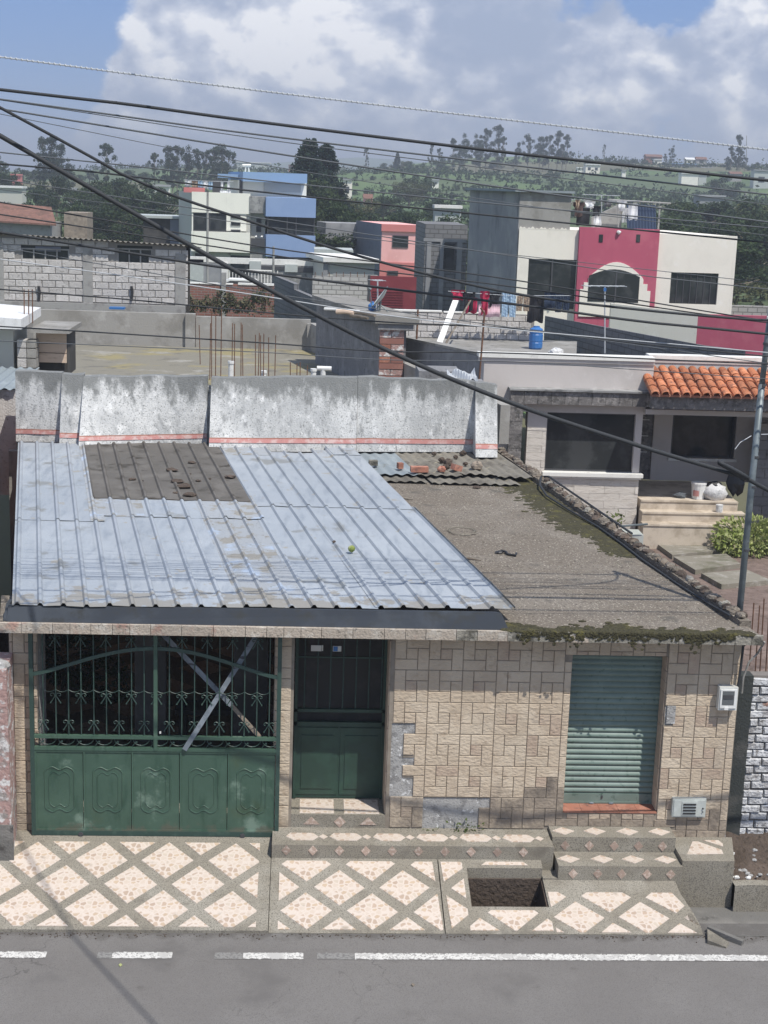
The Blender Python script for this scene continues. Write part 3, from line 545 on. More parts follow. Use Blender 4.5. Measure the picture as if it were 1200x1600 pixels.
wall = part('wall', wl, 'wallcement', ho)
jm = MB()   # thin bed the tiles sit in, seen as dark joints
EXC = [(1.17, 1.45, 1.29, 1.42), (1.17, 1.32, .46, 1.42), (1.17, 1.45, .87, .98), (1.17, 1.45, .46, .72), (1.59, 2.27, .02, .455), (2.27, 2.42, .32, .455), (4.53, 4.67, 1.45, 1.72)]
OPN = [(-3.08, -.27, -1, 3), (DX0, DX1, -1, 3), (VX0, VX1, VZ0-.03, VZ1), (1.13, 3.16, -.5, .045), (-.27, -.02, -.5, .02), (3.16, 4.71, -.5, .095)]
TM = {}
mw = GD/3; mh = GH/3
def put_tile(x0, x1, z0, z1):
    a, b, c, d = x0, x1, z0, z1
    for (ex0, ex1, ez0, ez1) in OPN:       # cut the tile back to the opening's edge
        if b > ex0+.004 and a < ex1-.004 and d > ez0+.004 and c < ez1-.004:
            cand = [(a, min(b, ex0), c, d), (max(a, ex1), b, c, d), (a, b, c, min(d, ez0)), (a, b, max(c, ez1), d)]
            cand = [q for q in cand if q[1]-q[0] > .03 and q[3]-q[2] > .03]
            if not cand: return
            a, b, c, d = max(cand, key=lambda q: (q[1]-q[0])*(q[3]-q[2]))
    cx, cz = (a+b)/2, (c+d)/2
    for e in EXC:
        if e[0]-.005 < cx < e[1]+.005 and e[2]-.005 < cz < e[3]+.005: return
    w, h = b-a-.007, d-c-.007; k = (round(w, 2), round(h, 2))
    low = (cz < .47 and 2.2 < cx < 3.4) or (cz < .20 and cx > 1.1) or (cz < .62 and 2.9 < cx < 3.34)
    sq = abs(x1-x0-mw) < .01 and abs(z1-z0-mh) < .01
    mt = 'tile_dirty' if low else ('tile_red' if random.random() < (.5 if sq else .08) else 'tile')
    key = (round(w, 3), round(h, 3), mt)
    if key not in TM: TM[key] = tile_mesh(w, h, .018, .005)
    piece('wall_tile', TM[key], mt, (cx, FY+.011, cz), wall)
def pin(ix, iz, lo=-9, hi=9):
    ox = GX0+ix*GD; oz = GZ-iz*GH
    for (a, b, c, d) in ((0, 1, 0, 2), (1, 3, 0, 1), (1, 2, 1, 2), (2, 3, 1, 3), (0, 2, 2, 3)):
        x0, x1, z1, z0 = ox+a*mw, ox+b*mw, oz-c*mh, oz-d*mh
        x0, x1 = max(x0, lo), min(x1, hi); z0 = max(z0, -.04)
        if x1-x0 > .03 and z1-z0 > .03: put_tile(x0, x1, z0, z1)
for ix in range(0, 11):
    for iz in range(0, 7): pin(ix, iz, 1.135, 5.415)
for iz in range(0, 7):
    pin(-4, iz, -.265, -.035)
    pin(-12, iz, -3.415, -3.085); pin(-11, iz, -3.415, -3.085)
wl2 = MB(); 
for (a, b) in ((-3.42, -3.08), (-.27, -.03)): part('tile_bed', MB().box(a, FY+.004, -.05, b, FY+.02, 2.52), 'joint', ho)
for (a, b, c, d) in ((1.13, 1.17, -.05, 2.52), (1.46, 1.59, 0, 2.52), (1.59, 3.34, .46, 2.52), (2.42, 3.34, 0, .46), (4.52, 4.53, 0, 2.52), (4.67, 5.42, 0, 2.52), (4.53, 4.67, 0, 1.45), (4.53, 4.67, 1.72, 2.52), (3.34, 4.52, VZ1, 2.52), (3.34, 4.52, 0, .285), (1.17, 1.46, 1.42, 2.52), (1.32, 1.46, .98, 1.29), (1.32, 1.46, .72, .87), (1.17, 1.46, 0, .46)):
    wl2.box(a, FY+.004, c, b, FY+.02, d)
part('tile_bed', wl2, 'joint', ho)
# jamb tiles of the door and shutter reveals
for (x, y0, y1, z0, z1) in ((DX1, FY+.02, FY+.48, .23, 2.5), (VX1, FY+.02, FY+.24, .31, 2.32)):
    z = z0
    while z < z1-.05:
        h = min(random.choice((.28, .14, .28)), z1-z); mb = MB().box(x-.014, y0, z+.004, x+.004, y1, z+h-.004); part('reveal_tile', mb, 'tile_red', ho); z += h
part('party_wall', MB().sbox(-3.42, 17.5, -.1, -3.2, 27, 2.86).sbox(5.2, 17.5, -.1, 5.42, 27, 2.7).sbox(1.13, 17.5, -.1, 1.3, 26.8, 2.6).box(-5.3, 26.7, -.1, 3.7, 26.9, 2.9), 'render', ho)
# interior floor with lozenge tiles seen through the gate
fl = part('patio_floor', MB().add([(-3.4, 17.0, -.012), (1.13, 17.0, -.012), (1.13-1.7, 26.7, -.012), (-5.1, 26.7, -.012)], [(0, 1, 2, 3)]), 'cement', ho)
for j in range(5):
    for i in range(5):
        cx = -3.9+i*.95+(j % 2)*.47; cy = 20.4+j*.95
        flat_tile(fl, [(cx-.42, cy), (cx, cy+.42), (cx+.42, cy), (cx, cy-.42)], t3(-.012), (cx, cy), 'ceramic', .006, 'floor_tile')
# flat concrete roof
def zc(y): return 2.72+.03*(y-16.65)
rf = MB(); d_ = 10.3*SK
rf.pbox([(1.0, 17.7, 2.63), (5.52-.187, 17.7, 2.63), (5.52+d_, 26.95, 2.91), (1.0-1.66, 26.95, 2.91), (1.0, 17.7, zc(17.7)), (5.52-.187, 17.7, zc(17.7)), (5.52+d_, 26.95, zc(26.95)), (1.0-1.66, 26.95, zc(26.95))])
rf.pbox([(-3.45, 16.66, 2.60), (5.52, 16.66, 2.60), (5.52-.187, 17.7, 2.63), (-3.45-.187, 17.7, 2.63), (-3.45, 16.66, zc(16.66)), (5.52, 16.66, zc(16.66)), (5.52-.187, 17.7, zc(17.7)), (-3.45-.187, 17.7, zc(17.7))])
roof = part('roof_slab', rf, 'slabroof', ho)
x = -3.45; i = 0
while x < 5.50:             # tiles along the slab's front edge
    w = min(random.choice((.24, .25, .36, .37, .20)), 5.55-x)
    if w > .05: 
        o = part('edge_tile', MB().pbox([(x+.003, 16.635, 2.605), (x+w-.003, 16.635, 2.605), (x+w-.003, 16.66, 2.605), (x+.003, 16.66, 2.605), (x+.003, 16.635, 2.725), (x+w-.003, 16.635, 2.725+random.uniform(-.006, .004)), (x+w-.003, 16.66, 2.729), (x+.003, 16.66, 2.729)]), 'edge' if (x < 1.6 and random.random() < .82) or random.random() < .12 else 'edge_old', roof)
    x += w
def ms(fn, nu, nv, seed): 
    return MB().grid(fn, nu, nv)
# moss along the front edge of the bare slab and beside the boundary kerb
rr = random.Random(5); mo = MB()
for k in range(1700):
    x = 2.42+rr.random()*3.0; amp = (.07+.16*abs(math.sin(x*2.1)*math.sin(x*5+1)))*(1 if x < 4.8 else .5); y = 16.66+abs(rr.gauss(0, amp*.7)); s_ = rr.uniform(.012, .04)
    mo.rock((x, y-.01, zc(y)+.002), s_*1.5, s_, s_*.45, k, 5)
for k in range(500):
    x = 2.6+rr.random()*2.6; dz = abs(rr.gauss(0, .03+.05*abs(math.sin(x*4.3)*math.sin(x*9)))); s_ = rr.uniform(.01, .025); mo.rock((x, 16.632, 2.728-dz), s_*1.2, s_*.6, s_, k, 5)
part('moss', mo, 'moss', roof, kind='stuff')
mo = MB()
for k in range(2600):
    y = 20.0+rr.random()*5.0; u = 5.30-abs(rr.gauss(0, .22))*(1.1 if y > 21.2 else .6); x = u+SK*(y-16.95); s_ = rr.uniform(.02, .055)
    mo.rock((x, y, zc(y)), s_*1.6, s_*1.2, s_*.22, k, 5)
part('moss', mo, 'moss', roof, kind='stuff')
mo = MB()
for k in range(1500):
    u = 2.45+rr.random()**.7*2.95; y = 16.9+rr.random()*7.4; x = u+SK*(y-16.95); s_ = rr.uniform(.006, .018)
    mo.rock((x, y, zc(y)), s_, s_, s_*.7, k, 4)
part('grit', mo, 'cement', roof, kind='stuff')
# rough kerb of broken brick along the right-hand boundary
kb = thing('boundary_kerb', 'crumbling low brick and mortar kerb along the right edge of the flat roof', 'low wall', (5.4, 17, 2.7))
kb_m = MB(); y = 17.05
kb_m.pbox([(5.36, 17.0, 2.6), (5.50, 17.0, 2.6), (5.50+SK*10, 27.0, 2.9), (5.36+SK*10, 27.0, 2.9), (5.36, 17.0, 2.80), (5.50, 17.0, 2.80), (5.50+SK*10, 27.0, 3.12), (5.36+SK*10, 27.0, 3.12)])
part('mortar_core', kb_m, 'slabroof', kb)
while y < 26.8:
    l = rr.uniform(.09, .20); zz = zc(y)+.085; w = rr.uniform(.06, .10); cx = 5.43+SK*(y-17)+rr.uniform(-.03, .03)
    part('rubble_lump', MB().rock((cx, y+l/2, zz+rr.uniform(-.02, .02)), w, l*.62, rr.uniform(.03, .06), int(y*100), 7), rr.choice(('slabroof', 'slabroof', 'mud', 'mud', 'edge_old', 'mud', 'slabroof', 'bark', 'slabroof')), kb); y += l*.62
# fascia boards coloured dark as the shadow in the void under the sheet roof
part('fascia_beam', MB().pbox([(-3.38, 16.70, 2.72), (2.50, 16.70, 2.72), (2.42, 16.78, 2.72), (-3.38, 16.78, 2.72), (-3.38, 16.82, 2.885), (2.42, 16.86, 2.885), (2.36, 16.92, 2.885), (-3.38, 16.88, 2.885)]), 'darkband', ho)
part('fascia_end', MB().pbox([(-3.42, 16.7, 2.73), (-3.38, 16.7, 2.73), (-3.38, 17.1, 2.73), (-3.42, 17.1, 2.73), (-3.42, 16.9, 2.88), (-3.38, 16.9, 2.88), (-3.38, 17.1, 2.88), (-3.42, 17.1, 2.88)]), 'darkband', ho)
# ---- ribbed sheets
def zr(y): return 2.9+.032*(y-16.95)
def uv(u, y, dz=0): return (u+SK*(y-16.95), y, zr(y)+dz)
def rib_profile(u0, u1, pitch, phase, h=.032, bw=.072, tw=.028):
    pts = [(u0, 0)]; k = math.floor((u0-phase)/pitch)
    while True:
        c_ = phase+k*pitch; k += 1
        if c_-bw/2 > u1: break
        if c_+bw/2 < u0: continue
        pts += [(c_-bw/2, 0), (c_-tw/2, h), (c_+tw/2, h), (c_+bw/2, 0)]
    pts.append((u1, 0)); return [p for p in sorted(pts) if u0-.001 <= p[0] <= u1+.001]
def sheet(u0, u1, y0, y1, mat, dz=0, pitch=.268, phase=-3.30, sag=.0, rowsn=5, name='roof_sheet', wave=None, lift=0, tear=0):
    if wave:
        n = int((u1-u0)/wave*8); pr_ = [(u0+(u1-u0)*i/n, .013*math.sin(2*math.pi*(u1-u0)/wave*i/n)) for i in range(n+1)]
    else: pr_ = rib_profile(u0, u1, pitch, phase)
    n = len(pr_); vs = []; q = random.uniform(-.004, .004)
    for j in range(rowsn+1):
        t = j/rowsn; y = y0+(y1-y0)*t
        for i, (u, h) in enumerate(pr_):
            yy = y+(tear*math.sin(u*23)*math.sin(u*7+1) if j in (0,) and tear else 0)
            w_ = .004*math.sin(u*11+y*3)+.003*math.sin(u*29-y*7)
            vs.append(uv(u, yy, dz+h+w_+q*(1-t)+lift*(1-t)*abs(math.sin(u*3.1))))
    fs = [(j*n+i, j*n+i+1, (j+1)*n+i+1, (j+1)*n+i) for j in range(rowsn) for i in range(n-1)]
    N0 = len(vs); vs += [(a, b, c-.004) for a, b, c in vs]
    fs += [tuple(k+N0 for k in reversed(f)) for f in fs[:rowsn*(n-1)]]
    fs += [(i+1, i, N0+i, N0+i+1) for i in range(n-1)]
    return part(name, MB().add(vs, fs), mat, ho)
U0, U1 = -3.36, 2.58
us = [-3.36, -2.30, -1.50, -.69, .11, .92, 1.72, 2.58]
for i in range(7):           # front row
    yb = 21.4+(.45 if us[i] > -.1 else 0)
    f0 = 16.80+.03*i
    sheet(us[i], us[i+1]+.03, f0, yb, 'sheet_dirt' if i in (3,) else 'sheet', .003*(i % 2), tear=.01)
sheet(-3.36, -2.27, 20.65, 25.95, 'sheet', .012, tear=.01)
sheet(-2.30, -2.10, 20.65, 25.75, 'sheet_dirt', .018)
for a, b in ((-2.22, -1.42), (-1.44, -.64), (-.66, .15)): sheet(a, b, 21.95, 26.1, 'sheet_brown', .03, tear=.03)
for a, b, q in ((-2.2, -1.5, 1), (-1.5, -.69, 0), (-.69, .2, 1)): sheet(a, b, 20.95, 22.3, 'sheet_dirt' if q else 'sheet', .016, tear=.02)
for i, (a, b) in enumerate(((.13, .95), (.94, 1.78), (1.76, 2.58))): sheet(a, b, 21.75, (26.0, 25.6, 25.9)[i], 'sheet', .012+.004*(i % 2), tear=.01)
sheet(.17, 1.0, 25.3, 26.35, 'sheet_dirt', .02, tear=.03); sheet(2.05, 2.58, 25.5, 26.3, 'sheet', .02)
# low corrugated fibre-cement roof behind the bare slab
def zf(y): return 0
sheet(2.56, 3.42, 24.55, 26.9, 'zinc', -0.09, wave=.19, name='corrugated_sheet')
sheet(3.35, 4.1, 24.5, 26.9, 'fibre', -0.08, wave=.17, name='corrugated_sheet'); sheet(4.05, 4.75, 24.62, 26.9, 'fibre', -0.07, wave=.17, name='corrugated_sheet'); sheet(4.7, 5.30, 24.5, 26.9, 'fibre', -0.08, wave=.17, name='corrugated_sheet')
sheet(2.60, 3.45, 24.25, 24.75, 'fibre', -.14, wave=.17, name='corrugated_sheet'); sheet(3.50, 5.0, 24.2, 24.8, 'fibre', -.14, wave=.17, name='corrugated_sheet')
# things lying on the roof
def on_roof(px, py): return onp(px, py, 2.9-.06, .032, 16.95)
def brick_at(px, py, l, w, h, rot, mat, label, cat='brick', lean=0, dz=0):
    p = on_roof(px, py); mb = MB().box(-l/2, -w/2, 0, l/2, w/2, h); M_ = Matrix.Rotation(rot, 3, 'Z') @ Matrix.Rotation(lean, 3, 'Y')
    mb.v = [tuple(Vector(p)+M_ @ Vector(v)+Vector((0, 0, dz))) for v in mb.v]; return solo('brick' if cat == 'brick' else 'stone', mb, mat, label, cat)
brick_at(655, 737, .30, .13, .09, .06, 'terracotta', 'whole red brick lying flat at the lower edge of the corrugated roof')
brick_at(712, 735, .16, .13, .10, .5, 'terracotta', 'tilted half brick with a pale face between the long brick and the round stone', lean=.3)
brick_at(625, 732, .09, .10, .10, .3, 'terracotta', 'small broken red brick left of the long brick on the corrugated roof')
brick_at(583, 727, .15, .10, .09, .1, 'edge_old', 'dark grey block lying on the plain grey corrugated sheet', 'stone')
def stone_at(px, py, r, mat, label, fn=on_roof, sq=.75, seed=3):
    p = fn(px, py); return solo('stone', MB().rock((p.x, p.y, p.z+r*sq*.8), r, r*.9, r*sq, seed, 9), mat, label, 'stone', smooth=False)
stone_at(745, 733, .105, 'tile_dirty', 'round brown stone at the right end of the row of bricks on the roof')
stone_at(690, 737, .075, 'terracotta', 'dark reddish rubble lump beside the tilted half brick')
for i, (px, py) in enumerate(((678, 711), (690, 722), (708, 703), (712, 716), (723, 711), (700, 727), (727, 727), (697, 733))):
    stone_at(px, py, .045+.02*(i % 3), 'mud', 'small dark clod lying on the corrugated sheets', seed=i).__setitem__('group', 'dark clods on the corrugated sheets')
def slab_pt(px, py): return onp(px, py, 2.72, .03, 16.65)
stone_at(745, 763, .07, 'mud', 'flat dark clod on the bare slab just below the corrugated sheets', slab_pt, .35, 8)
for i, (px, py, r_) in enumerate(((300, 724, .07), (268, 736, .10), (277, 754, .10), (288, 762, .12), (207, 750, .06), (221, 752, .04), (297, 775, .10), (275, 771, .05), (360, 747, .1), (310, 752, .05), (326, 749, .04), (295, 741, .04))):
    stone_at(px, py, r_, 'mud', 'dark moss clump growing on the brown roof sheets', lambda a, b: onp(a, b, 2.93, .032, 16.95), .3, i+20).__setitem__('group', 'dark moss clumps on the brown roof sheets')
p = onp(549, 863, 2.92, .032, 16.95); solo('fruit', MB().rock((p.x, p.y, p.z+.05), .052, .05, .042, 2, 9), 'bushy', 'small round green fruit resting in a trough of the blue-grey roof', 'fruit', smooth=True)
stone_at(522, 848, .025, 'mud', 'tiny dark pebble on the blue-grey roof up left of the green fruit', lambda a, b: onp(a, b, 2.93, .032, 16.95))
# cable coil, stick and black scrap on the slab
p = slab_pt(722, 831); cb = [(p.x+.16*(1+.14*math.sin(k*.9))*math.cos(k*.5)*1.35, p.y+.24*(1+.1*math.cos(k*1.3))*math.sin(k*.5), p.z+.012+.004*(k % 3)) for k in range(38)]
solo('wire_coil', MB().tube(cb, .0042, 4), 'cement', 'loose coil of pale thin wire lying on the bare concrete roof', 'wire coil')
p = slab_pt(788, 868); solo('scrap', MB().tube([p+Vector((-.07, .12, .02)), p+Vector((-.02, .16, .03)), p+Vector((.03, .10, .03)), p+Vector((.05, .0, .02)), p+Vector((.15, -.06, .02)), p+Vector((.17, .02, .03))], .018, 6).rock((p.x-.06, p.y+.1, p.z+.02), .06, .05, .025, 4), 'black', 'curled black plastic scrap lying on the bare concrete roof', 'scrap')
a, b = slab_pt(723, 874), slab_pt(752, 878); solo('stick', MB().tube([a+Vector((0, 0, .02)), (a+b)/2+Vector((0, .02, .02)), b+Vector((0, 0, .02))], .016, 5, .006), 'bark', 'short dark stick poking out from under the sheet roof edge', 'stick')
a, b = slab_pt(618, 779), slab_pt(645, 782); solo('stick', MB().tube([a+Vector((0, 0, .02)), b+Vector((0, 0, .02))], .016, 5, .008), 'bark', 'dark twig on the slab near the bricks beside the sheet edge', 'stick')
cbl = [(5.30, 17.2, 2.80), (5.20, 17.7, 2.79), (5.0, 18.7, 2.80), (4.78, 19.8, 2.84), (4.66, 20.6, 2.87), (4.5, 21.5, 2.9), (4.22, 22.5, 2.94), (4.0, 23.4, 2.98), (3.98, 24.0, 3.03), (4.08, 24.5, 3.08), (4.18, 24.3, 3.12), (4.35, 23.4, 3.08), (4.62, 21.9, 3.03), (4.82, 20.7, 3.0)]
solo('roof_cable', MB().tube(cbl, .018, 6), 'cable', 'thick black cable looped along the crumbling kerb of the flat roof', 'cable')
# ---- pedestrian door porch
pm = MB(); pm.box(DX0, 17.003, -.1, DX1, 17.52, DZ)
porch = part('porch_step', pm, 'cement', ho)
for (x0, x1) in ((.07, .50), (.62, 1.06)):
    flat_tile(porch, [(x0, 17.04), (x1, 17.04), (x1, 17.46), (x0, 17.46)], t3(DZ), ((x0+x1)/2, 17.25), name='floor_tile')
flat_tile(porch, [(.57-.075, .125), (.57, .05), (.57+.075, .125), (.57, .20)], lambda a, b: (a, 17.003, b), (.57, .12), 'ceramic_r', name='riser_tile')
for xx in (.22, .92): flat_tile(porch, [(xx-.10, .09), (xx+.10, .09), (xx, .19)], lambda a, b: (a, 17.003, b), (xx, .12), 'ceramic_r', name='riser_tile')
door = part('door', MB().box(DX0+.01, 17.50, DZ+.01, DX1-.005, 17.53, 1.22), 'green_door', ho, 'dark green double-leaf metal door with a barred upper half')
YD = 17.50
for (x0, x1) in ((.02, .535), (.565, 1.09)):
    part('door_panel', MB().box(x0, YD-.012, DZ+.06, x1, YD+.002, 1.17), 'green_door', door)
    part('door_panel', MB().box(x0+.06, YD-.022, DZ+.14, x1-.06, YD-.010, 1.07), 'green_door', door)
part('lock_rail', MB().box(DX0+.01, YD-.03, 1.20, DX1-.01, YD+.03, 1.25).box(DX0+.01, YD-.03, 1.38, DX1-.01, YD+.03, 1.42).box(DX0+.01, YD-.03, DZ+.01, DX0+.05, YD+.03, 2.6).box(DX1-.05, YD-.03, DZ+.01, DX1-.01, YD+.03, 2.6).box(DX0+.02, YD-.01, 2.08, DX1-.02, YD+.02, 2.10), 'green_door', door)
for i in range(7):
    part('door_bar', MB().tube([(.10+i*.16, YD, 1.42), (.10+i*.16, YD, 2.6)], .009, 6), 'green_d', door)
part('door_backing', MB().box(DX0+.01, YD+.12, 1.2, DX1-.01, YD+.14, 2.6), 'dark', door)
part('sticker', MB().box(.17, YD-.016, 2.17, .30, YD-.012, 2.245), 'boxwhite', door, 'small pale house-number plate at the top of the door'); part('sticker', MB().box(.305, YD-.004, 2.17, .32, YD-.001, 2.245), 'boxwhite', door)
st_ = part('sticker', MB().box(.44, YD-.016, 2.17, .545, YD-.012, 2.24), 'boxwhite', door, 'small blue and white sticker at the top of the door')
part('sticker', MB().box(.446, YD-.020, 2.175, .50, YD-.0165, 2.235), 'plastic_blue', door)
# ---- roller shutter
sh = part('roller_shutter', MB().box(VX0, FY+.27, VZ0, VX1, FY+.29, 2.32), 'shutter', ho, 'pale green corrugated roller shutter, lower half in sunlight')
def slat(z, h=.068):
    n = 6; pr_ = [(FY+.268, z)]+[(FY+.268-.02*math.sin(math.pi*(k/n)**.8), z+h*k/n) for k in range(1, n)]+[(FY+.268, z+h)]
    return MB().prism([(VX0+.005, a, b) for a, b in pr_], (VX1-VX0-.01, 0, 0))
slm = slat(0).mesh('shutter_slat', (0, 0, 0))
z = .435
while z < 2.30: piece('shutter_slat', slm, 'shutter', (0, 0, z), sh); z += .0735
part('bottom_bar', MB().box(VX0+.005, FY+.245, VZ0+.01, VX1-.005, FY+.27, .43).box(VX0+.005, FY+.235, VZ0+.005, VX1-.005, FY+.27, VZ0+.03), 'shutter', sh)
part('lock', MB().box(3.86, FY+.235, .37, 3.88, FY+.25, .41), 'frame', sh)
part('bottom_hasp', MB().rock((3.74, FY+.22, .315), .03, .015, .012, 1).rock((3.99, FY+.22, .315), .035, .015, .012, 2), 'steel', sh)
for i in range(5):
    a = VX0+.005+i*.235; part('sill_tile', MB().box(a, FY-.012, VZ0-.016, min(a+.232, VX1), FY+.26, VZ0), 'terracotta', ho)
# ---- vehicle gate
GY = 16.90; gx0, gx1 = -3.17, -.18
gt = part('vehicle_gate', MB().box(gx0, GY-.02, -.03, gx0+.05, GY+.03, 2.6).box(gx1-.05, GY-.02, -.03, gx1, GY+.03, 2.6).box(gx0+.05, GY-.015, -.03, gx1-.05, GY+.02, .03), 'green_d', ho, 'green metal vehicle gate with pressed lower panels and iron bars above')
pw = (gx1-gx0-.10)/5
for i in range(5):
    a = gx0+.05+i*pw; c_ = a+pw/2
    pn = part('gate_panel', MB().box(a+.008, GY, .035, a+pw-.008, GY+.012, 1.07), 'green', gt)
    part('panel_frame', MB().box(a, GY-.012, .03, a+.018, GY+.0, 1.07).box(a+.018, GY-.012, .03, a+pw, GY, .055).box(a+.018, GY-.012, 1.045, a+pw, GY, 1.07), 'green', gt)
    def emboss(hw, hh, r_):
        top = [(c_-hw+2*hw*t/16, GY-.001, .56+hh-.018*math.cos(math.pi*4*t/16)-(.03 if t in (0, 16) else 0)) for t in range(17)]
        bot = [(x_, y_, 1.12-z_) for x_, y_, z_ in top]
        return MB().tube(top+[(c_+hw, GY-.001, .56)]+bot[::-1]+[(c_-hw, GY-.001, .56), top[0]], r_, 5)
    part('pressed_moulding', emboss(.175, .27, .0085), 'green', gt); part('pressed_moulding', emboss(.125, .21, .0065), 'green', gt)
part('rail', MB().box(gx0+.05, GY-.02, 1.07, gx1-.05, GY+.03, 1.11), 'green', gt); part('rail', MB().box(gx0+.05, GY-.022, 1.22, gx1-.05, GY+.03, 1.26), 'green', gt)
part('centre_post', MB().box(-1.70, GY-.025, 1.08, -1.655, GY+.03, 2.6), 'green', gt)
arch = [(gx0+.05+(gx1-gx0-.1)*t/24, GY+.005, 2.02+.34*math.sin(math.pi*t/24)**1.25) for t in range(25)]
ar = MB()
for k in range(24): 
    (xa, _, za), (xb, _, zb) = arch[k], arch[k+1]; ar.pbox([(xa, GY-.01, za-.022), (xb, GY-.01, zb-.022), (xb, GY+.02, zb-.022), (xa, GY+.02, za-.022), (xa, GY-.01, za+.022), (xb, GY-.01, zb+.022), (xb, GY+.02, zb+.022), (xa, GY+.02, za+.022)])
part('arched_rail', ar, 'green_d', gt)
def curl(sx, s=1.0):  # one C-curl leaving the clip sideways
    return [(sx*s*(.005+.055*math.sin(t*.45)), 0, s*(.012+.03*(1-math.cos(t*.55)))*(1 if t < 6 else .8)) for t in range(8)]
def ornament(s=1.0):
    o = MB()
    for sx in (-1, 1):
        c1 = [(sx*s*x_, 0, s*z_) for x_, z_ in ((0, .0), (.02, .022), (.04, .028), (.058, .018), (.062, .0), (.05, -.010), (.038, -.002))]
        c2 = [(sx*s*x_, 0, s*z_) for x_, z_ in ((0, 0), (.02, -.03), (.038, -.062), (.058, -.092))]
        o.tube(c1, .0055, 4); o.tube(c2, .0065, 4); o.box(sx*s*.058-.008, -.006, -s*.1, sx*s*.058+.008, .006, -s*.085)
    o.box(-.012, -.012, -.012, .012, .010, .012); return o.mesh('ornament')
om = ornament(); bars = []
nb = 19
for i in range(nb):
    bx = gx0+.16+i*(gx1-gx0-.30)/(nb-1)
    part('gate_bar', MB().tube([(bx, GY+.005, 1.26), (bx, GY+.005, 2.6)], .008, 6), 'green_d', gt)
    piece('bar_ornament', om, 'green_d', (bx, GY-.006, 1.76 if i % 2 else 1.42), gt)
    if i % 2: piece('bar_ornament', om, 'green_d', (bx, GY-.006, 2.47), gt)
sc = MB()
for i in range(nb-1):
    bx = gx0+.16+i*(gx1-gx0-.30)/(nb-1); d_ = (gx1-gx0-.30)/(nb-1)
    sc.tube([(bx+d_*t/6, GY, 1.83-.03*math.sin(math.pi*t/6)) for t in range(7)], .004, 4)
part('scalloped_wire', sc, 'green_d', gt)
sc = MB(); 
for i in range(13):
    bx = gx0+.10+i*.222
    sc.tube([(bx+.11+.10*math.cos(math.pi*t/8), GY, 1.22-.085*math.sin(math.pi*t/8)) for t in range(9)], .005, 4)
    sc.tube([(bx+.005*t*3, GY, 1.11+.028*t-.002*t*t) for t in range(4)], .005, 4); sc.box(bx+.045, GY-.008, 1.17, bx+.065, GY+.006, 1.19)
part('scroll_band', sc, 'green_d', gt)
for xx in (-2.58, -.62): part('roller_wheel', MB().tube([(xx, GY-.03, -.015), (xx, GY+.01, -.015)], .03, 10), 'frame', gt)
part('padlock', MB().box(-1.63, GY-.03, 1.30, -1.61, GY-.01, 1.325), 'whitetrim', gt)
solo('steel_strap', MB().beam((-.50, GY+.06, 2.50), (-1.33, GY-.035, 1.10), .06, .012), 'steel', 'long bluish steel strap leaning diagonally across the right half of the gate', 'metal strap')
solo('steel_strap', MB().beam((-1.62, GY+.22, 2.48), (-.78, GY+.12, 1.62), .062, .012), 'steel', 'shorter bluish strap crossing behind the long one inside the gate', 'metal strap')
solo('timber_plank', MB().beam((-.95, GY+.35, 1.72), (-.42, GY+.25, 1.15), .05, .015), 'tile_dirty', 'dull brown plank leaning behind the right half of the gate', 'plank')
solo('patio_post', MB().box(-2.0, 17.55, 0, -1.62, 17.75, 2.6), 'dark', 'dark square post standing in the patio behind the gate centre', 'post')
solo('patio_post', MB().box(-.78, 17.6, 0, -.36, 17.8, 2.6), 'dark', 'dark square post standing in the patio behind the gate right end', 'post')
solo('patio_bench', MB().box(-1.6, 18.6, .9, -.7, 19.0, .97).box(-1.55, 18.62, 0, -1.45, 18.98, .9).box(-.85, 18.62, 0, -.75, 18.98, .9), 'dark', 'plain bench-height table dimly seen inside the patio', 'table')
# ---- wall boxes
mbx = thing('electric_meter', 'white electricity meter box with dark window high on the tiled wall', 'meter', (5.27, 16.95, 1.66))
part('housing', MB().box(5.15, 16.89, 1.69, 5.38, 16.99, 1.985), 'boxwhite', mbx); part('face_frame', MB().box(5.165, 16.876, 1.72, 5.185, 16.889, 1.96).box(5.335, 16.876, 1.72, 5.365, 16.889, 1.96).box(5.185, 16.876, 1.94, 5.335, 16.889, 1.96).box(5.185, 16.876, 1.72, 5.335, 16.889, 1.755), 'white', mbx)
part('window', MB().box(5.187, 16.88, 1.757, 5.333, 16.888, 1.938), 'meterglass', mbx); part('seal', MB().box(5.22, 16.868, 1.70, 5.27, 16.89, 1.735), 'white', mbx); part('dial', MB().box(5.20, 16.874, 1.84, 5.32, 16.8795, 1.89), 'frame', mbx)
wb = thing('louvred_wall_box', 'pale grey louvred cabinet low on the tiled wall near the corner', 'wall box', (4.9, 16.95, .26))
part('housing', MB().box(4.695, 16.93, .265, 5.115, 16.995, .51), 'boxgrey', wb); part('lid_rim', MB().box(4.71, 16.92, .28, 5.10, 16.931, .495), 'boxgrey', wb)
part('louvre_panel', MB().box(4.81, 16.912, .295, 5.0, 16.921, .475), 'boxgrey', wb)
for k in range(4): part('louvre', MB().box(4.825, 16.904, .315+k*.04, 4.985, 16.9118, .333+k*.04), 'black', wb)
part('lock', MB().tube([(5.075, 16.918, .39), (5.075, 16.905, .39)], .010, 8), 'black', wb); part('lock', MB().tube([(5.075, 16.918, .345), (5.075, 16.905, .345)], .007, 8), 'black', wb)
solo('wall_plate', MB().box(4.55, 16.99, 1.47, 4.655, 17.008, 1.70), 'wallcement', 'narrow grey blank plate set in the tiles right of the shutter', 'plate')
solo('conduit', MB().tube([(5.42, 16.8, 2.60), (5.405, 16.93, 2.5), (5.40, 16.94, 2.2), (5.39, 16.94, 1.98)], .016, 6), 'cable', 'black cable running from the roof corner down to the electricity meter', 'conduit')
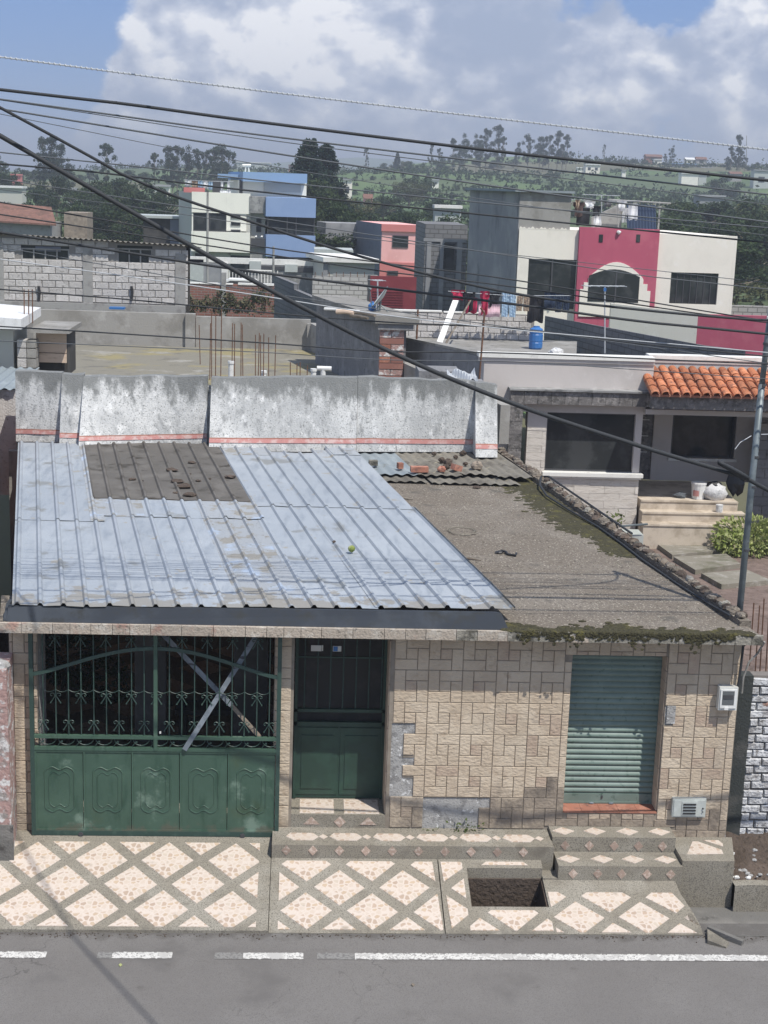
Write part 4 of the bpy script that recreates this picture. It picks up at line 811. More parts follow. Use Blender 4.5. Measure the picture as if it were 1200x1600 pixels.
solo('conduit', MB().tube([(5.62, 16.8, 2.60), (5.58, 16.9, 2.42), (5.49, 16.92, 2.30), (5.44, 16.93, 2.1), (5.44, 16.93, 1.9)], .014, 6), 'concrete', 'grey hose hanging at the corner beside the electricity meter', 'conduit')
# mast
ms_ = thing('service_mast', 'tall grey galvanised steel mast rising behind the roof corner with wires at its top', 'pole', (5.50, 17.5, 1.7))
part('pipe', MB().tube([(5.495, 17.5, 1.6), (5.51, 17.5, 4.2), (5.53, 17.5, 5.63)], .042, 10), 'metalgrey', ms_, smooth=True); part('upper_pipe', MB().tube([(5.53, 17.5, 5.60), (5.555, 17.5, 6.52)], .036, 10), 'metalgrey', ms_, smooth=True)
for z in (3.55, 4.35, 4.72, 5.6, 6.1): part('strap_band', MB().tube([(5.495+.012*(z-2), 17.5, z), (5.495+.012*(z-2), 17.5, z+.03)], .047, 10), 'frame', ms_)
part('insulator', MB().tube([(5.50, 17.43, 6.42), (5.60, 17.43, 6.42)], .03, 8), 'white', ms_)
part('twine', MB().tube([(5.44, 17.45, 5.0), (5.30, 17.42, 4.92), (5.24, 17.4, 4.84)], .006, 4).tube([(5.56, 17.45, 5.02), (5.66, 17.42, 5.03)], .006, 4), 'cablelight', ms_)
# ================================================================= NEIGHBOURING PLOTS
def zgrad(mat, z0, z1, col, sc=3, amt=.9):      # growth (mould, damp) that follows height
    nt = mat.node_tree; N = nt.nodes; L = nt.links; b = N['Principled BSDF']; src = b.inputs['Base Color'].links[0].from_socket
    g = N.new('ShaderNodeNewGeometry'); s = N.new('ShaderNodeSeparateXYZ'); L.new(g.outputs['Position'], s.inputs[0])
    nz = N.new('ShaderNodeTexNoise'); nz.inputs['Scale'].default_value = sc; nz.inputs['Detail'].default_value = 8; nz.inputs['Roughness'].default_value = .65
    mp = N.new('ShaderNodeMapping'); mp.inputs['Scale'].default_value = (1.4, 1.4, .5); L.new(g.outputs['Position'], mp.inputs[0]); L.new(mp.outputs[0], nz.inputs['Vector'])
    mr = N.new('ShaderNodeMapRange'); mr.inputs[1].default_value = z0; mr.inputs[2].default_value = z1; mr.inputs[3].default_value = -.35; mr.inputs[4].default_value = .35; L.new(s.outputs['Z'], mr.inputs[0])
    ad = N.new('ShaderNodeMath'); ad.operation = 'ADD'; L.new(nz.outputs['Fac'], ad.inputs[0]); L.new(mr.outputs[0], ad.inputs[1])
    m2 = N.new('ShaderNodeMapRange'); m2.interpolation_type = 'SMOOTHSTEP'; m2.inputs[1].default_value = .5; m2.inputs[2].default_value = .72; m2.inputs[4].default_value = amt; L.new(ad.outputs[0], m2.inputs[0])
    mx = N.new('ShaderNodeMix'); mx.data_type = 'RGBA'; L.new(m2.outputs[0], mx.inputs[0]); L.new(src, mx.inputs[6]); mx.inputs[7].default_value = tuple(col)+(1,); L.new(mx.outputs[2], b.inputs['Base Color'])
zgrad(m['whitewash'], 3.4, 4.5, (.15, .155, .15), 3.4, .85)
dk = thing('rooftop_deck_building', 'low building behind with a mouldy white parapet wall and an unfinished rain-stained rooftop', 'building', (-1, 26.4, 0))
PANS = [(25, 97.5, 580, 582, 26.36, 26.36), (97.5, 131, 585, 586, 26.02, 26.02), (131, 324, 589, 588, 25.72, 26.34), (330, 557.5, 590, 590, 25.84, 26.1), (558, 741, 589, 596, 26.14, 26.38), (741, 775, 597, 602, 25.86, 25.9)]
def xpix(px, Y, py=640): return at(px, py, Y).x
YT = 26.42
for (p0, p1, t0, t1, y0, y1) in PANS:
    xa, xb = xpix(p0, YT), xpix(p1, YT); za, zb = at(p0, t0, YT).z, at(p1, t1, YT).z
    n = max(2, int((xb-xa)/.25)); mb = MB(); topj = [random.uniform(-.012, .012) for _ in range(n+1)]
    def pf(u, v, xa=xa, xb=xb, za=za, zb=zb, y0=y0, y1=y1, n=n, topj=topj):
        zt = za+(zb-za)*u+topj[round(u*n)]; zb_ = 3.14; yb = y0+(y1-y0)*u
        z = zb_+(zt-zb_)*v; w = (1-v)**1.05
        return (xa+(xb-xa)*u, YT+(yb-YT)*w+.004*math.sin(u*9+v*5), z)
    mb.grid(pf, n, 8)
    tops = [pf(i/n, 1) for i in range(n+1)]
    o_ = len(mb.v); mb.v += [(x_, y_+.26+.02*math.sin(x_*3), z_+random.uniform(-.01, .01)) for x_, y_, z_ in tops]; k0 = 8*(n+1)
    for i in range(n): mb.f.append((k0+i, k0+i+1, o_+i+1, o_+i))
    for side in (0, 1):     # end faces, back to the rear plane
        vs = [pf(side, j/8) for j in range(9)]; q = len(mb.v); mb.v += vs+[(v_[0], YT+.2, v_[2]) for v_ in vs]
        for j in range(8): mb.f.append((q+j, q+j+1, q+9+j+1, q+9+j) if side else (q+j+1, q+j, q+9+j, q+9+j+1))
    part('parapet_panel', mb, 'whitewash', dk)
    zs = 3.30
    sm = MB().grid(lambda u, v: (pf(u, .115+.055*v)[0], pf(u, .115+.055*v)[1]-.014, pf(u, .115+.055*v)[2]), 8, 1); part('stripe_dark_line', MB().grid(lambda u, v: (pf(u, .17+.014*v)[0], pf(u, .17+.014*v)[1]-.012, pf(u, .17+.014*v)[2]), 8, 1), 'terracotta', dk); part('red_stripe', sm, 'redpaint', dk)  # dark red line painted along the top of the pink stripe
xa, xb = xpix(25, YT)-.0, xpix(775, YT)
part('parapet_core', MB().box(xa+.02, 26.46, 2.2, xb-.02, 26.66, 4.20), 'whitewash', dk)
# deck floor and its walls
DXL, DXR = -5.0, 3.35
part('deck_floor', MB().sbox(DXL, 26.6, 2.95, DXR, 43, 3.2, -.2), 'deck', dk)
yb = 42.0
for (p0, p1, py) in ((52, 290, 487), (290, 305, 490), (306, 485, 497)):
    x0, x1 = xpix(p0, yb, 520), xpix(p1, yb, 520); part('rear_wall', MB().box(x0, yb-(.12 if p0 == 290 else 0), 3.2, x1, yb+.18, at((p0+p1)/2, py, yb).z), 'render', dk)
def rwx(y): return 0.14-.235*(y-42)
wz = lambda y: 3.98-.0*(42-y)
ypts = [42, 38.3, 34.9, 31.2, 27.0]
for i in range(4):
    y1, y0 = ypts[i], ypts[i+1]
    part('side_wall', MB().pbox([(rwx(y0), y0, 3.2), (rwx(y0)+.18, y0, 3.2), (rwx(y1)+.18, y1, 3.2), (rwx(y1), y1, 3.2), (rwx(y0), y0, wz(y0)-.05), (rwx(y0)+.18, y0, wz(y0)-.05), (rwx(y1)+.18, y1, wz(y1)), (rwx(y1), y1, wz(y1))]), 'render', dk)
    if i < 3: part('pilaster', MB().box(rwx(y0)-.17, y0-.1, 3.2, rwx(y0)+.0, y0+.12, wz(y0)+.02), 'render', dk)
part('pilaster', MB().box(rwx(42)-.05, 41.8, 3.2, rwx(42)+.12, 41.98, 3.97), 'render', dk)
# left-hand block columns and the boarded hut on the deck
bc = thing('block_stair_column', 'stacked hollow-block columns at the left end of the unfinished rooftop', 'column', (-5.4, 30, 3.2))
YB = 30.0
for (p0, p1) in ((27, 41), (42, 56)):
    x0, x1 = xpix(p0, YB, 550), xpix(p1, YB, 550); z = 3.2
    for k in range(7):
        mb = MB().box(x0, YB, z+.01, x1, YB+.35, z+.19 if k < 6 else z+.16)
        if k < 3: mb.box(x0+.03, YB-.02, z+.03, x0+.07, YB+.01, z+.17)
        part('block', mb, 'block' if p0 == 27 else 'concrete', bc); z += .2 if k else .2
for px in (38, 45, 51): solo('reinforcing_bar', MB().tube([at(px, 505, 30.15), at(px-.5, 452, 30.15)], .012, 5), 'rebar', 'rusty bar sticking up from the hollow-block columns at the left of the rooftop', 'steel bar', 'bars above the block columns')
ht = thing('boarded_hut', 'small rooftop hut closed with pale timber boards under a rough concrete lid', 'hut', (-5, 30.5, 3.2))
x0, x1 = xpix(57, 30.4, 550), xpix(104, 30.4, 550)
zt = at(85, 518, 30.4).z; zb_ = at(85, 580, 30.4).z
part('backing', MB().box(x0, 30.5, zb_-.1, x1, 31.6, zt), 'dark', ht)
hh = (zt-zb_)
for k, (a, b) in enumerate(((.22, .46), (.47, .70), (.71, .99))): part('board', MB().box(x0, 30.38, zb_+hh*a, x1+.0, 30.42, zb_+hh*b-.008), 'wood', ht)
part('lid', MB().box(x0-.05, 30.0, zt+.0, x1+.12, 31.7, zt+.09), 'concrete', ht)
# reinforcing bars, vents
for i, (px, pb, pt, Yr) in enumerate(((331, 560, 485, 34), (337, 562, 483, 34), (345, 563, 478, 34), (362, 586, 505, 29.3), (367, 585, 506, 29.3), (377, 587, 504, 29.3), (381, 588, 507, 29.3), (400, 587, 523, 29), (403, 588, 520, 29), (409, 588, 524, 29), (412, 586, 521, 29), (421, 588, 527, 29), (429, 588, 524, 29), (455, 588, 566, 28.6), (464, 588, 568, 28.6), (470, 588, 566, 28.6), (478, 588, 571, 28.6), (313, 545, 508, 38), (328, 558, 505, 35))):
    a = at(px, pb, Yr); a.z = 3.18; solo('reinforcing_bar', MB().tube([a, at(px+random.uniform(-2.5, 3), pt, Yr)], .010 if Yr < 33 else .012, 5), 'rebar', 'thin rusty reinforcing bar sticking up from the unfinished rooftop', 'steel bar', 'reinforcing bars on the rooftop')
def vent(px, py, Y, h, tee, label):
    a = at(px, py, Y); mb = MB().tube([(a.x, Y, 3.15), (a.x, Y, a.z)], .052, 10)
    if tee: mb.tube([(a.x-.12, Y, a.z+.03), (a.x+.16, Y-.02, a.z+.03)], .047, 10)
    else: mb.tube([(a.x, Y, a.z), (a.x, Y, a.z+.05)], .065, 10)
    solo('vent_pipe', mb, 'white', label, 'vent pipe', smooth=False)
vent(505, 578, 28.8, .2, True, 'white plastic tee-topped vent pipe just behind the parapet')
vent(490, 580, 29.0, .2, False, 'short capped white vent pipe left of the tee-topped one')
vent(412, 583, 29.4, .2, False, 'short grey-white pipe stub among the reinforcing bars')
vent(361, 568, 29.3, .1, False, 'white plastic cap standing beside the left group of reinforcing bars')
# hut with brick pillar, dish and aerial
YH = 33.0
hb = thing('rooftop_stair_hut', 'dark cement stair hut with a red brick corner pillar and a cluttered slab on top', 'hut', (2.3, 34, 3))
hx0, hx1 = xpix(593, YH, 540), xpix(652, YH, 540); hzt = at(610, 505, YH).z
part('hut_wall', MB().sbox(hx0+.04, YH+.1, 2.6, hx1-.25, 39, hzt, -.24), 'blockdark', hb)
pw_ = (xpix(631, YH, 540)-hx0); z = 2.7; k = 0
part('pillar_core', MB().box(hx0+.02, YH-.0, 2.6, hx0+pw_-.02, YH+.28, hzt), 'mortar', hb)
while z < hzt-.05:
    parts_ = ((0, .46), (.48, 1)) if k % 2 else ((0, 1),)
    for a, b in parts_: part('brick', MB().box(hx0+pw_*a+.004, YH-.02-random.uniform(0, .015), z, hx0+pw_*b-.004, YH+.26, z+.125), random.choice(('terracotta', 'pinkpeel', 'redbrick', 'pinkpeel')), hb)
    z += .14; k += 1
slz = at(560, 486, 36).z
part('slab', MB().sbox(hx0-.12, YH-.15, hzt, hx1+.02, 38.6, hzt+.17, -.24), 'concrete', hb)
part('lintel', MB().box(hx0-.05, YH-.1, hzt-.14, hx1-.1, YH+.2, hzt-.002), 'blockdark', hb)
zt_ = hzt+.17
def ontop(px, py): return atz(px, py, zt_)
for i, (a, b, r_, mt, lb, ct) in enumerate((((507, 485), (562, 489), .035, 'white', 'long white plastic gutter lying on the stair hut slab', 'gutter'), ((526, 491), (552, 493), .055, 'wood', 'pale bottle-shaped bundle lying on the stair hut slab', 'bundle'), ((545, 490), (586, 496), .045, 'tile_dirty', 'brown rolled sack lying on the stair hut slab', 'sack'), ((548, 496), (575, 500), .035, 'bark', 'dark stick of firewood at the slab front edge', 'stick'))):
    p0, p1 = ontop(*a), ontop(*b); up = Vector((0, 0, r_)); solo('rooftop_clutter' if ct != 'stick' else 'stick', MB().tube([p0+up, (p0+p1)/2+up*1.3, p1+up], r_, 7, r_*.8), mt, lb, ct)
q = at(581, 490, 34.2); solo('water_jug', MB().lathe((q.x, q.y, zt_), [(.07, 0), (.09, .04), (.09, .13), (.04, .17), (.04, .21)], 10), 'plastic_blue', 'blue plastic jug standing on the stair hut slab', 'jug')
q = at(596, 492, 34.0); ds = thing('satellite_dish', 'grey satellite dish seen edge-on on the stair hut slab', 'satellite dish', (q.x, q.y, zt_))
dv = (Vector((.55, -.0, .75))).normalized(); dn = Vector((-.8, .04, .6)).normalized(); dn = (dn-dv*dn.dot(dv)).normalized(); dw = dv.cross(dn)
mb = MB(); cc_ = Vector((q.x, q.y, zt_+.30))
mb.grid(lambda u, v: cc_+(dv*math.cos(u*2*math.pi)+dw*math.sin(u*2*math.pi))*(.30*v)+dn*(.07*v*v), 20, 5); mb.grid(lambda u, v: cc_-dn*.012+(dv*math.cos(-u*2*math.pi)+dw*math.sin(-u*2*math.pi))*(.303*v)+dn*(.07*v*v), 20, 5)
part('reflector', mb, 'boxgrey', ds); part('feed_arm', MB().tube([cc_-dv*.3+dn*.05, cc_+dn*.36], .012, 5).tube([cc_+dn*.32, cc_+dn*.40], .035, 8), 'metalgrey', ds)
part('stand', MB().tube([(q.x-.05, q.y, zt_), (q.x-.03, q.y, zt_+.26)], .025, 6).tube([(q.x-.2, q.y-.1, zt_), (q.x-.03, q.y, zt_+.15)], .012, 5).tube([(q.x+.15, q.y-.1, zt_), (q.x-.03, q.y, zt_+.15)], .012, 5), 'metalgrey', ds)
def aerial(px, pb, pt, Y, label, bars=5, w=.9, rot=0, zb=None):
    a, b = at(px, pb, Y), at(px, pt, Y)
    t = thing('tv_aerial', label, 'aerial', a); part('mast', MB().tube([a, b], .018, 6), 'cablelight', t)
    d = Vector((math.cos(rot), math.sin(rot), 0)); e = Vector((-d.y, d.x, 0)); part('boom', MB().tube([b-d*w/2, b+d*w/2], .014, 5), 'cablelight', t)
    for i in range(bars):
        c_ = b+d*(w*(i/(bars-1)-.5)*.95); part('element', MB().tube([c_-e*.25*(1-.08*i), c_+e*.25*(1-.08*i)], .008, 4), 'cablelight', t)
    return t
aerial(590, 492, 438, 34.4, 'thin white television aerial above the stair hut', 4, .25, .4)
# low area between hut and grey house
part('low_roof', MB().sbox(2.9, 26.75, 2.6, 3.5, 29.0, 3.35, .1), 'zinc', dk)
q = at(716, 582, 27.5); ps = MB().grid(lambda u, v: (q.x-.2+.55*u, 27.1+.8*v, q.z-.02+.05*math.sin(u*11+v*3)+.04*math.sin(v*9+u*17)-.1*(1-v)), 14, 10)
solo('plastic_sheet', ps, 'cablelight', 'crumpled silvery plastic sheet lying behind the parapet right end', 'plastic sheet')
solo('board_stack', MB().box(2.55, 27.0, 3.37, 3.40, 27.95, 4.28).box(2.2, 28.0, 3.37, 3.0, 28.9, 4.40), 'blockdark', 'dark stack of boards behind the right end of the parapet', 'board stack')
solo('steel_post', MB().tube([at(749, 592, 26.7), at(757, 490, 26.7)], .017, 6).tube([at(757, 490, 26.7), at(751, 481, 26.7)], .017, 6), 'rebar', 'bent rusty steel post standing at the parapet right end', 'post')
solo('steel_post', MB().tube([at(651, 530, 33), at(653, 484, 33)], .022, 6), 'rebar', 'short rusty steel post beside the brick pillar', 'post')
# ---- grey house with tiled porch
YG = 29.0
def XP(px, py=None, Y=YG): return at(px, 680 if py is None else py, Y).x
def ZP(px, py, Y=YG): return at(px, py, Y).z
gh = thing('grey_bungalow', 'warm grey modern bungalow with clay-tiled porch roof and dark stone frame', 'house', (6, 29, 1))
zg = 4.62
gx_a = XP(755, 600); gx_b = XP(1020, 600); gx_c = gx_b+6.5
part('upper_wall', MB().sbox(gx_a, YG, 3.70, gx_b, YG+.25, zg), 'greywall', gh)
part('upper_wall', MB().sbox(gx_b, YG+.5, 3.5, gx_c, YG+.7, zg+.02), 'greywall', gh)
part('pier', MB().box(gx_a, YG, .6, XP(800, 680), YG+.4, 3.698), 'greywall', gh)
for (a, b, y_, s_) in ((XP(748, 548), gx_b, YG, .06), (gx_b+.0, gx_c, YG+.5, .04)):
    part('coping', MB().box(a, y_-s_, zg-.03, b+.0, y_+.3, zg+.05), 'whitetrim', gh); part('coping', MB().box(a, y_-s_*.5, zg-.10, b, y_+.0-.004, zg-.032), 'greywall', gh)
# side wall running back, its shade put into the dark block colour
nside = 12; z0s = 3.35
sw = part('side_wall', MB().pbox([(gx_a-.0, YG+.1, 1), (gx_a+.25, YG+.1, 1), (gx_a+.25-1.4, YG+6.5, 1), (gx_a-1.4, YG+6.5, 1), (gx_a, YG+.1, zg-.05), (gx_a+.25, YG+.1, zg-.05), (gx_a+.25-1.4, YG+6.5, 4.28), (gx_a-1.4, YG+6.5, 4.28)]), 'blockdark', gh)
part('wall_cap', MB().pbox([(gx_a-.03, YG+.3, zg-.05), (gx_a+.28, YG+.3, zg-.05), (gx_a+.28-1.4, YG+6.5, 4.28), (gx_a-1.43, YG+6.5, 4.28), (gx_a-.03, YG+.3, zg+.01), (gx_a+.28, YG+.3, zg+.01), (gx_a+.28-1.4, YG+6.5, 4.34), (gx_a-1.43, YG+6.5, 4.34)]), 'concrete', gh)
part('roof_deck', MB().sbox(gx_a+.25, YG+.25, 3.67, gx_c+.5, YG+7, 3.78), 'concrete', gh)
# stone frame (beam and pillar), in pieces
xb0, xb1 = XP(798, 620, 28.75), XP(1022, 625, 28.75); zb1 = ZP(900, 612, 28.75); zb0 = ZP(900, 633, 28.75)
part('frame_core', MB().box(xb0+.02, 28.77, zb0+.01, xb1, YG, zb1-.01).box(xb0+.02, 28.77, .6, xb0+.26, YG, zb0+.01), 'mortar', gh)
part('frame_cap', MB().box(xb0-.03, 28.70, zb1, xb1+.02, YG, zb1+.035), 'greystone', gh)
x = xb0
while x < xb1-.03:
    w = min(.27, xb1-x); part('stone_panel', MB().box(x+.004, 28.75, zb0, x+w-.004, 28.77, zb1-.002), 'stoneface', gh); x += .27
z = 1.2
while z < zb0-.02: h_ = min(.27, zb0-z); part('stone_panel', MB().box(xb0, 28.75, z+.004, xb0+.26, 28.77, z+h_-.004), 'stoneface', gh); z += .27
# wall behind the frame: strip, textured panel, window, sill, textured apron
xw0, xw1 = XP(853, 690), XP(1002, 690); zw0, zw1 = ZP(930, 738), ZP(930, 646)
part('lintel_wall', MB().box(xb0+.27, YG-.0, zw1, xw1+.05, YG+.3, 3.698), 'greywall', gh)
zpt = ZP(835, 668)
part('panel_upper', MB().box(XP(822, 700), YG, zpt, xw0, YG+.3, zw1-.003), 'greywall', gh)
def stone_rows(x0, x1, z0, z1, y0, name='cladding_strip', mat='lightstone', h=.15):
    z = z0; k = 0
    while z < z1-.02:
        h_ = min(h, z1-z); x = x0
        while x < x1-.02:
            w = min(.62 if (x > x0 or k % 2) else .31, x1-x)
            part(name, MB().box(x+.002, y0-random.uniform(.0, .012), z+.002, x+w-.002, y0+.2, z+h_-.002), mat, gh); x += w
        z += h_; k += 1
stone_rows(XP(822, 700), xw0-.002, .9, zpt, YG-.01)
stone_rows(xw0, xw1-.0, .85, zw0-.12, YG-.03)
part('window', MB().box(xw0+.0, YG+.12, zw0, xw1, YG+.15, zw1), 'glass', gh)
part('window_frame', MB().box(xw0, YG+.08, zw0, xw0+.03, YG+.119, zw1).box(xw0+.03, YG+.08, zw0, xw1, YG+.119, zw0+.03).box(xw0+.03, YG+.08, zw1-.03, xw1, YG+.119, zw1), 'frame', gh)
part('window_sill', MB().box(xw0-.05, YG-.13, zw0-.075, xw1+.06, YG+.08, zw0-.0).box(xw0-.02, YG-.08, zw0-.12, xw1+.03, YG-.031, zw0-.077), 'whitetrim', gh)
part('curtain', MB().grid(lambda u, v: (xw0+.6+.35*u, YG+.4+.03*math.sin(u*25), zw0+.05+.9*v), 20, 1), 'tile_red', gh)
# porch: door recess, wall with second window, pillars
YP = 31.0
part('return_wall', MB().box(xw1-.14, YG+.01, .85, xw1, YG+.3, zw1+.1).box(xw1-.15, YG+.3, .85, xw1+.0, YP, 3.6), 'greywall', gh)
zfl = ZP(1040, 780)   # porch floor level
xd0 = XP(1003, 700, YP); xd1 = XP(1022, 700, YP); xd2 = XP(1045, 700, YP)
part('porch_ceiling', MB().box(xw1, YG-.2, 3.56, gx_c, YP+.1, 3.66), 'greywall', gh)
part('entrance_door', MB().box(XP(985, 700, YP), YP+.05, zfl, XP(1020, 700, YP), YP+.1, 3.5), 'stoneface', gh, 'dark entrance door with pale strips')
for k in range(4): part('door_strip', MB().box(XP(990, 700, YP), YP+.035, zfl+.6+k*.35, XP(1012, 700, YP), YP+.049, zfl+.615+k*.35), 'whitetrim', gh)
zq0, zq1 = ZP(1100, 716, YP), ZP(1100, 634, YP); xq0, xq1 = XP(1050, 675, YP), XP(1150, 675, YP)
part('porch_wall', MB().box(XP(1019, 700, YP), YP+.0, zfl, xq0, YP+.2, 3.56).box(xq0, YP, zfl, xq1, YP+.2, zq0).box(xq1, YP, zfl, gx_c, YP+.2, 3.56).box(xq0, YP, zq1, xq1, YP+.2, 3.56), 'greywall', gh)
part('window', MB().box(xq0, YP+.1, zq0, xq1, YP+.13, zq1), 'glass', gh)
part('window_frame', MB().box(xq0, YP+.05, zq0, xq0+.04, YP+.099, zq1).box(xq1-.04, YP+.05, zq0, xq1, YP+.099, zq1).box(xq0+.04, YP+.05, zq0, xq1-.04, YP+.099, zq0+.03), 'frame', gh)
part('window_sill', MB().box(xq0-.05, YP-.06, zq0-.06, xq1+.05, YP-.001, zq0), 'whitetrim', gh)
# porch roof of clay tiles
YE_ = 28.2; ze = ZP(1100, 618, YE_); zr_ = ZP(1100, 577, YG+.35)
xt0 = XP(1019, 600, YE_); xt1 = xt0+5.5
part('fascia', MB().box(xt0+.05, YE_+.12, ze-.30, xt1, YE_+.3, ze-.02), 'stoneface', gh)
part('roof_board', MB().pbox([(xt0, YE_+.02, ze-.05), (xt1, YE_+.02, ze-.05), (xt1, YG+.45, zr_-.05), (xt0, YG+.45, zr_-.05), (xt0, YE_+.02, ze-.01), (xt1, YE_+.02, ze-.01), (xt1, YG+.45, zr_-.01), (xt0, YG+.45, zr_-.01)]), 'terracotta', gh)
L_ = math.hypot(YG+.45-YE_, zr_-ze); nrow = 4; seg = L_/nrow
def clay(len_, r0, r1):
    n = 7; vs = []
    for k, (r_, y) in enumerate(((r0, 0), (r1, len_))):
        for j in range(n): a = math.pi*j/(n-1); vs.append((-r_*math.cos(a), y, r_*.75*math.sin(a)))
        for j in range(n): a = math.pi*j/(n-1); vs.append((-(r_-.014)*math.cos(a), y, (r_-.014)*.75*math.sin(a)))
    fs = [(j, j+1, 2*n+j+1, 2*n+j) for j in range(n-1)]+[(n+j+1, n+j, 3*n+j, 3*n+j+1) for j in range(n-1)]+[(j, n+j, n+j+1, j+1) for j in range(n-1)]
    return MB().add(vs, fs).mesh('clay_tile')
ct_m = clay(seg*1.12, .092, .078); ang = math.atan2(zr_-ze, YG+.45-YE_)
for r_ in range(nrow):
    for i in range(27):
        x = xt0+.08+i*.202+random.uniform(-.006, .006); t = r_*seg-.04
        piece('clay_tile', ct_m, 'clay_tile', (x+SK*.0, YE_+math.cos(ang)*t, ze+math.sin(ang)*t+.012+.015*0), gh, (ang-.035+random.uniform(-.01, .01), 0, random.uniform(-.02, .02)))
# steps up to the porch
xs0, xs1 = XP(998, 800), XP(1148, 800); zst = zfl
stps = [(28.9, zfl-.004), (28.62, zfl-.19), (28.34, zfl-.38)]
sp_ = thing('porch_steps', 'three wide beige tiled steps leading up to the porch', 'steps', (xs0+1, 28.6, zfl-.6))
for k, (y_, z_) in enumerate(stps):
    part('step', MB().box(xs0-.02*k, y_, .5, xs1+.02+.09*k, (31 if k == 0 else stps[k-1][0]-.001), z_), 'step', sp_)
    part('nosing', MB().box(xs0-.02*k, y_-.02, z_-.03, xs1+.02+.09*k, y_-.001, z_+.006), 'step', sp_)
def zgd(y): return 1.52-(y-17.5)*.055
gp = lambda px, py: onp(px, py, 1.52, -.055, 17.5)
gs = MB().add([(5.55, 17.42, zgd(17.42)), (12, 17.42, zgd(17.42)), (14, 31, zgd(31)), (2.9, 31, zgd(31))], [(0, 1, 2, 3)]); struct('garden_ground', gs, 'soil')
for i, (poly, lb) in enumerate(((((1000, 829), (1128, 823), (1137, 838), (1012, 850)), 'widest grey paving slab, at the foot of the porch steps'), (((1020, 852), (1104, 849), (1130, 866), (1050, 874)), 'second paving slab from the porch steps'), (((1052, 877), (1134, 872), (1156, 888), (1086, 898)), 'third paving slab from the porch steps'), (((1095, 903), (1166, 897), (1204, 914), (1127, 921)), 'paving slab nearest the steel mast'))):
    P = [gp(*p) for p in poly]; nb_ = [Vector((p.x, p.y, p.z-.05)) for p in P]; tp = [Vector((p.x, p.y, p.z+.09)) for p in P]
    # order: front edge last two points are nearest
    solo('paving_slab', MB().pbox([nb_[3], nb_[2], nb_[1], nb_[0], tp[3], tp[2], tp[1], tp[0]]), 'paver', lb, 'paving slab')
# porch things
b0 = at(1087, 779, 29.3); bz = zfl
bk = thing('paint_bucket', 'white paint bucket with a red label patch standing on the porch', 'bucket', (b0.x, 29.15, bz))
part('bucket_body', MB().lathe((b0.x, 29.15, bz), [(.125, 0), (.15, .30), (.158, .30), (.158, .335), (.145, .335)], 16), 'white', bk, smooth=False)
part('label_patch', MB().grid(lambda u, v: (b0.x-.145*math.cos(.5+u*.9), 29.15-.145*math.sin(.5+u*.9)-.012, bz+.07+.12*v), 5, 1), 'redpaint', bk)
b1 = at(1116, 779, 29.1); sk = thing('white_sack', 'full white sack tied with black plastic standing beside the bucket', 'sack', (b1.x, 29.1, bz))
part('sack_body', MB().rock((b1.x, 29.1, bz+.14), .24, .18, .19, 3, 12), 'bag', sk, smooth=True); part('black_top', MB().rock((b1.x-.02, 29.12, bz+.30), .15, .09, .07, 6, 9), 'black', sk)
b2 = at(1125, 794, 28.7); solo('tin_can', MB().lathe((b2.x, 28.75, zfl-.185), [(.07, 0), (.075, .12), (.075, .15), (.06, .15)], 12), 'bag', 'small white tub standing on the second porch step', 'tub')
solo('rag_heap', MB().rock((b0.x-.35, 29.2, bz+.05), .14, .1, .06, 5, 8), 'cablegrey', 'small dark heap of rags left of the white bucket', 'rags')
b3 = at(1147, 775, 29.6); solo('bin_bag', MB().rock((b3.x, 29.6, bz+.25), .2, .18, .26, 9, 9), 'black', 'upright black bin bag in the dark corner of the porch', 'bin bag')
q = gp(1020, 838); solo('stone_bench', MB().box(XP(968, 815, 28.4), 27.9, zgd(28)+.15, XP(998, 815, 28.4), 28.4, zgd(28)+.36), 'boxgrey', 'low pale concrete block against the wall left of the porch steps', 'block')
solo('long_bar', MB().tube([at(958, 823, 27.8), at(1012, 819, 27.8)], .022, 6), 'metalgrey', 'grey pipe lying across the block by the bungalow wall', 'pipe')
# grey block boundary wall at the right
def blocks(parent, o, u, n_, rows, cols, bw, bh, mat, gap=.012, depth=.02, skip=None, top=None, name='block', half=True):
    """rows of blocks on a wall face: o = lower corner on the face, u = unit vector along it, n_ = outward normal"""
    ang_ = math.atan2(u[1], u[0]); full = tile_mesh(bw-gap, bh-gap, depth, gap*.35); hf = tile_mesh(bw/2-gap, bh-gap, depth, gap*.35)
    ln = cols*bw
    for r_ in range(rows):
        x = 0; first = half and r_ % 2
        while x < ln-.01:
            w = bw/2 if (first or ln-x < bw*.75) else bw; first = False
            c_ = x+w/2; p = Vector(o)+Vector(u)*c_+Vector((0, 0, (r_+.5)*bh))
            if not (skip and skip(p)) and not (top and p.z+bh/2 > top(p)+.02):
                piece(name, full if w == bw else hf, mat, p+Vector(n_)*.001, parent, (random.uniform(-.006, .006), 0, ang_))
            x += w
rw = thing('block_boundary_wall', 'tall grey block wall at the right side of the garden', 'wall', (11, 27, 1)); xr = XP(1180, 740, 30)
rwz = at(1190, 662, 30).z
part('mortar', MB().box(xr, 30.02, .5, xr+4, 30.25, rwz), 'mortar', rw); blocks(rw, (xr, 30.02, .7), (1, 0, 0), (0, -1, 0), int((rwz-.7)/.2), 7, .4, .2, 'blockdark')
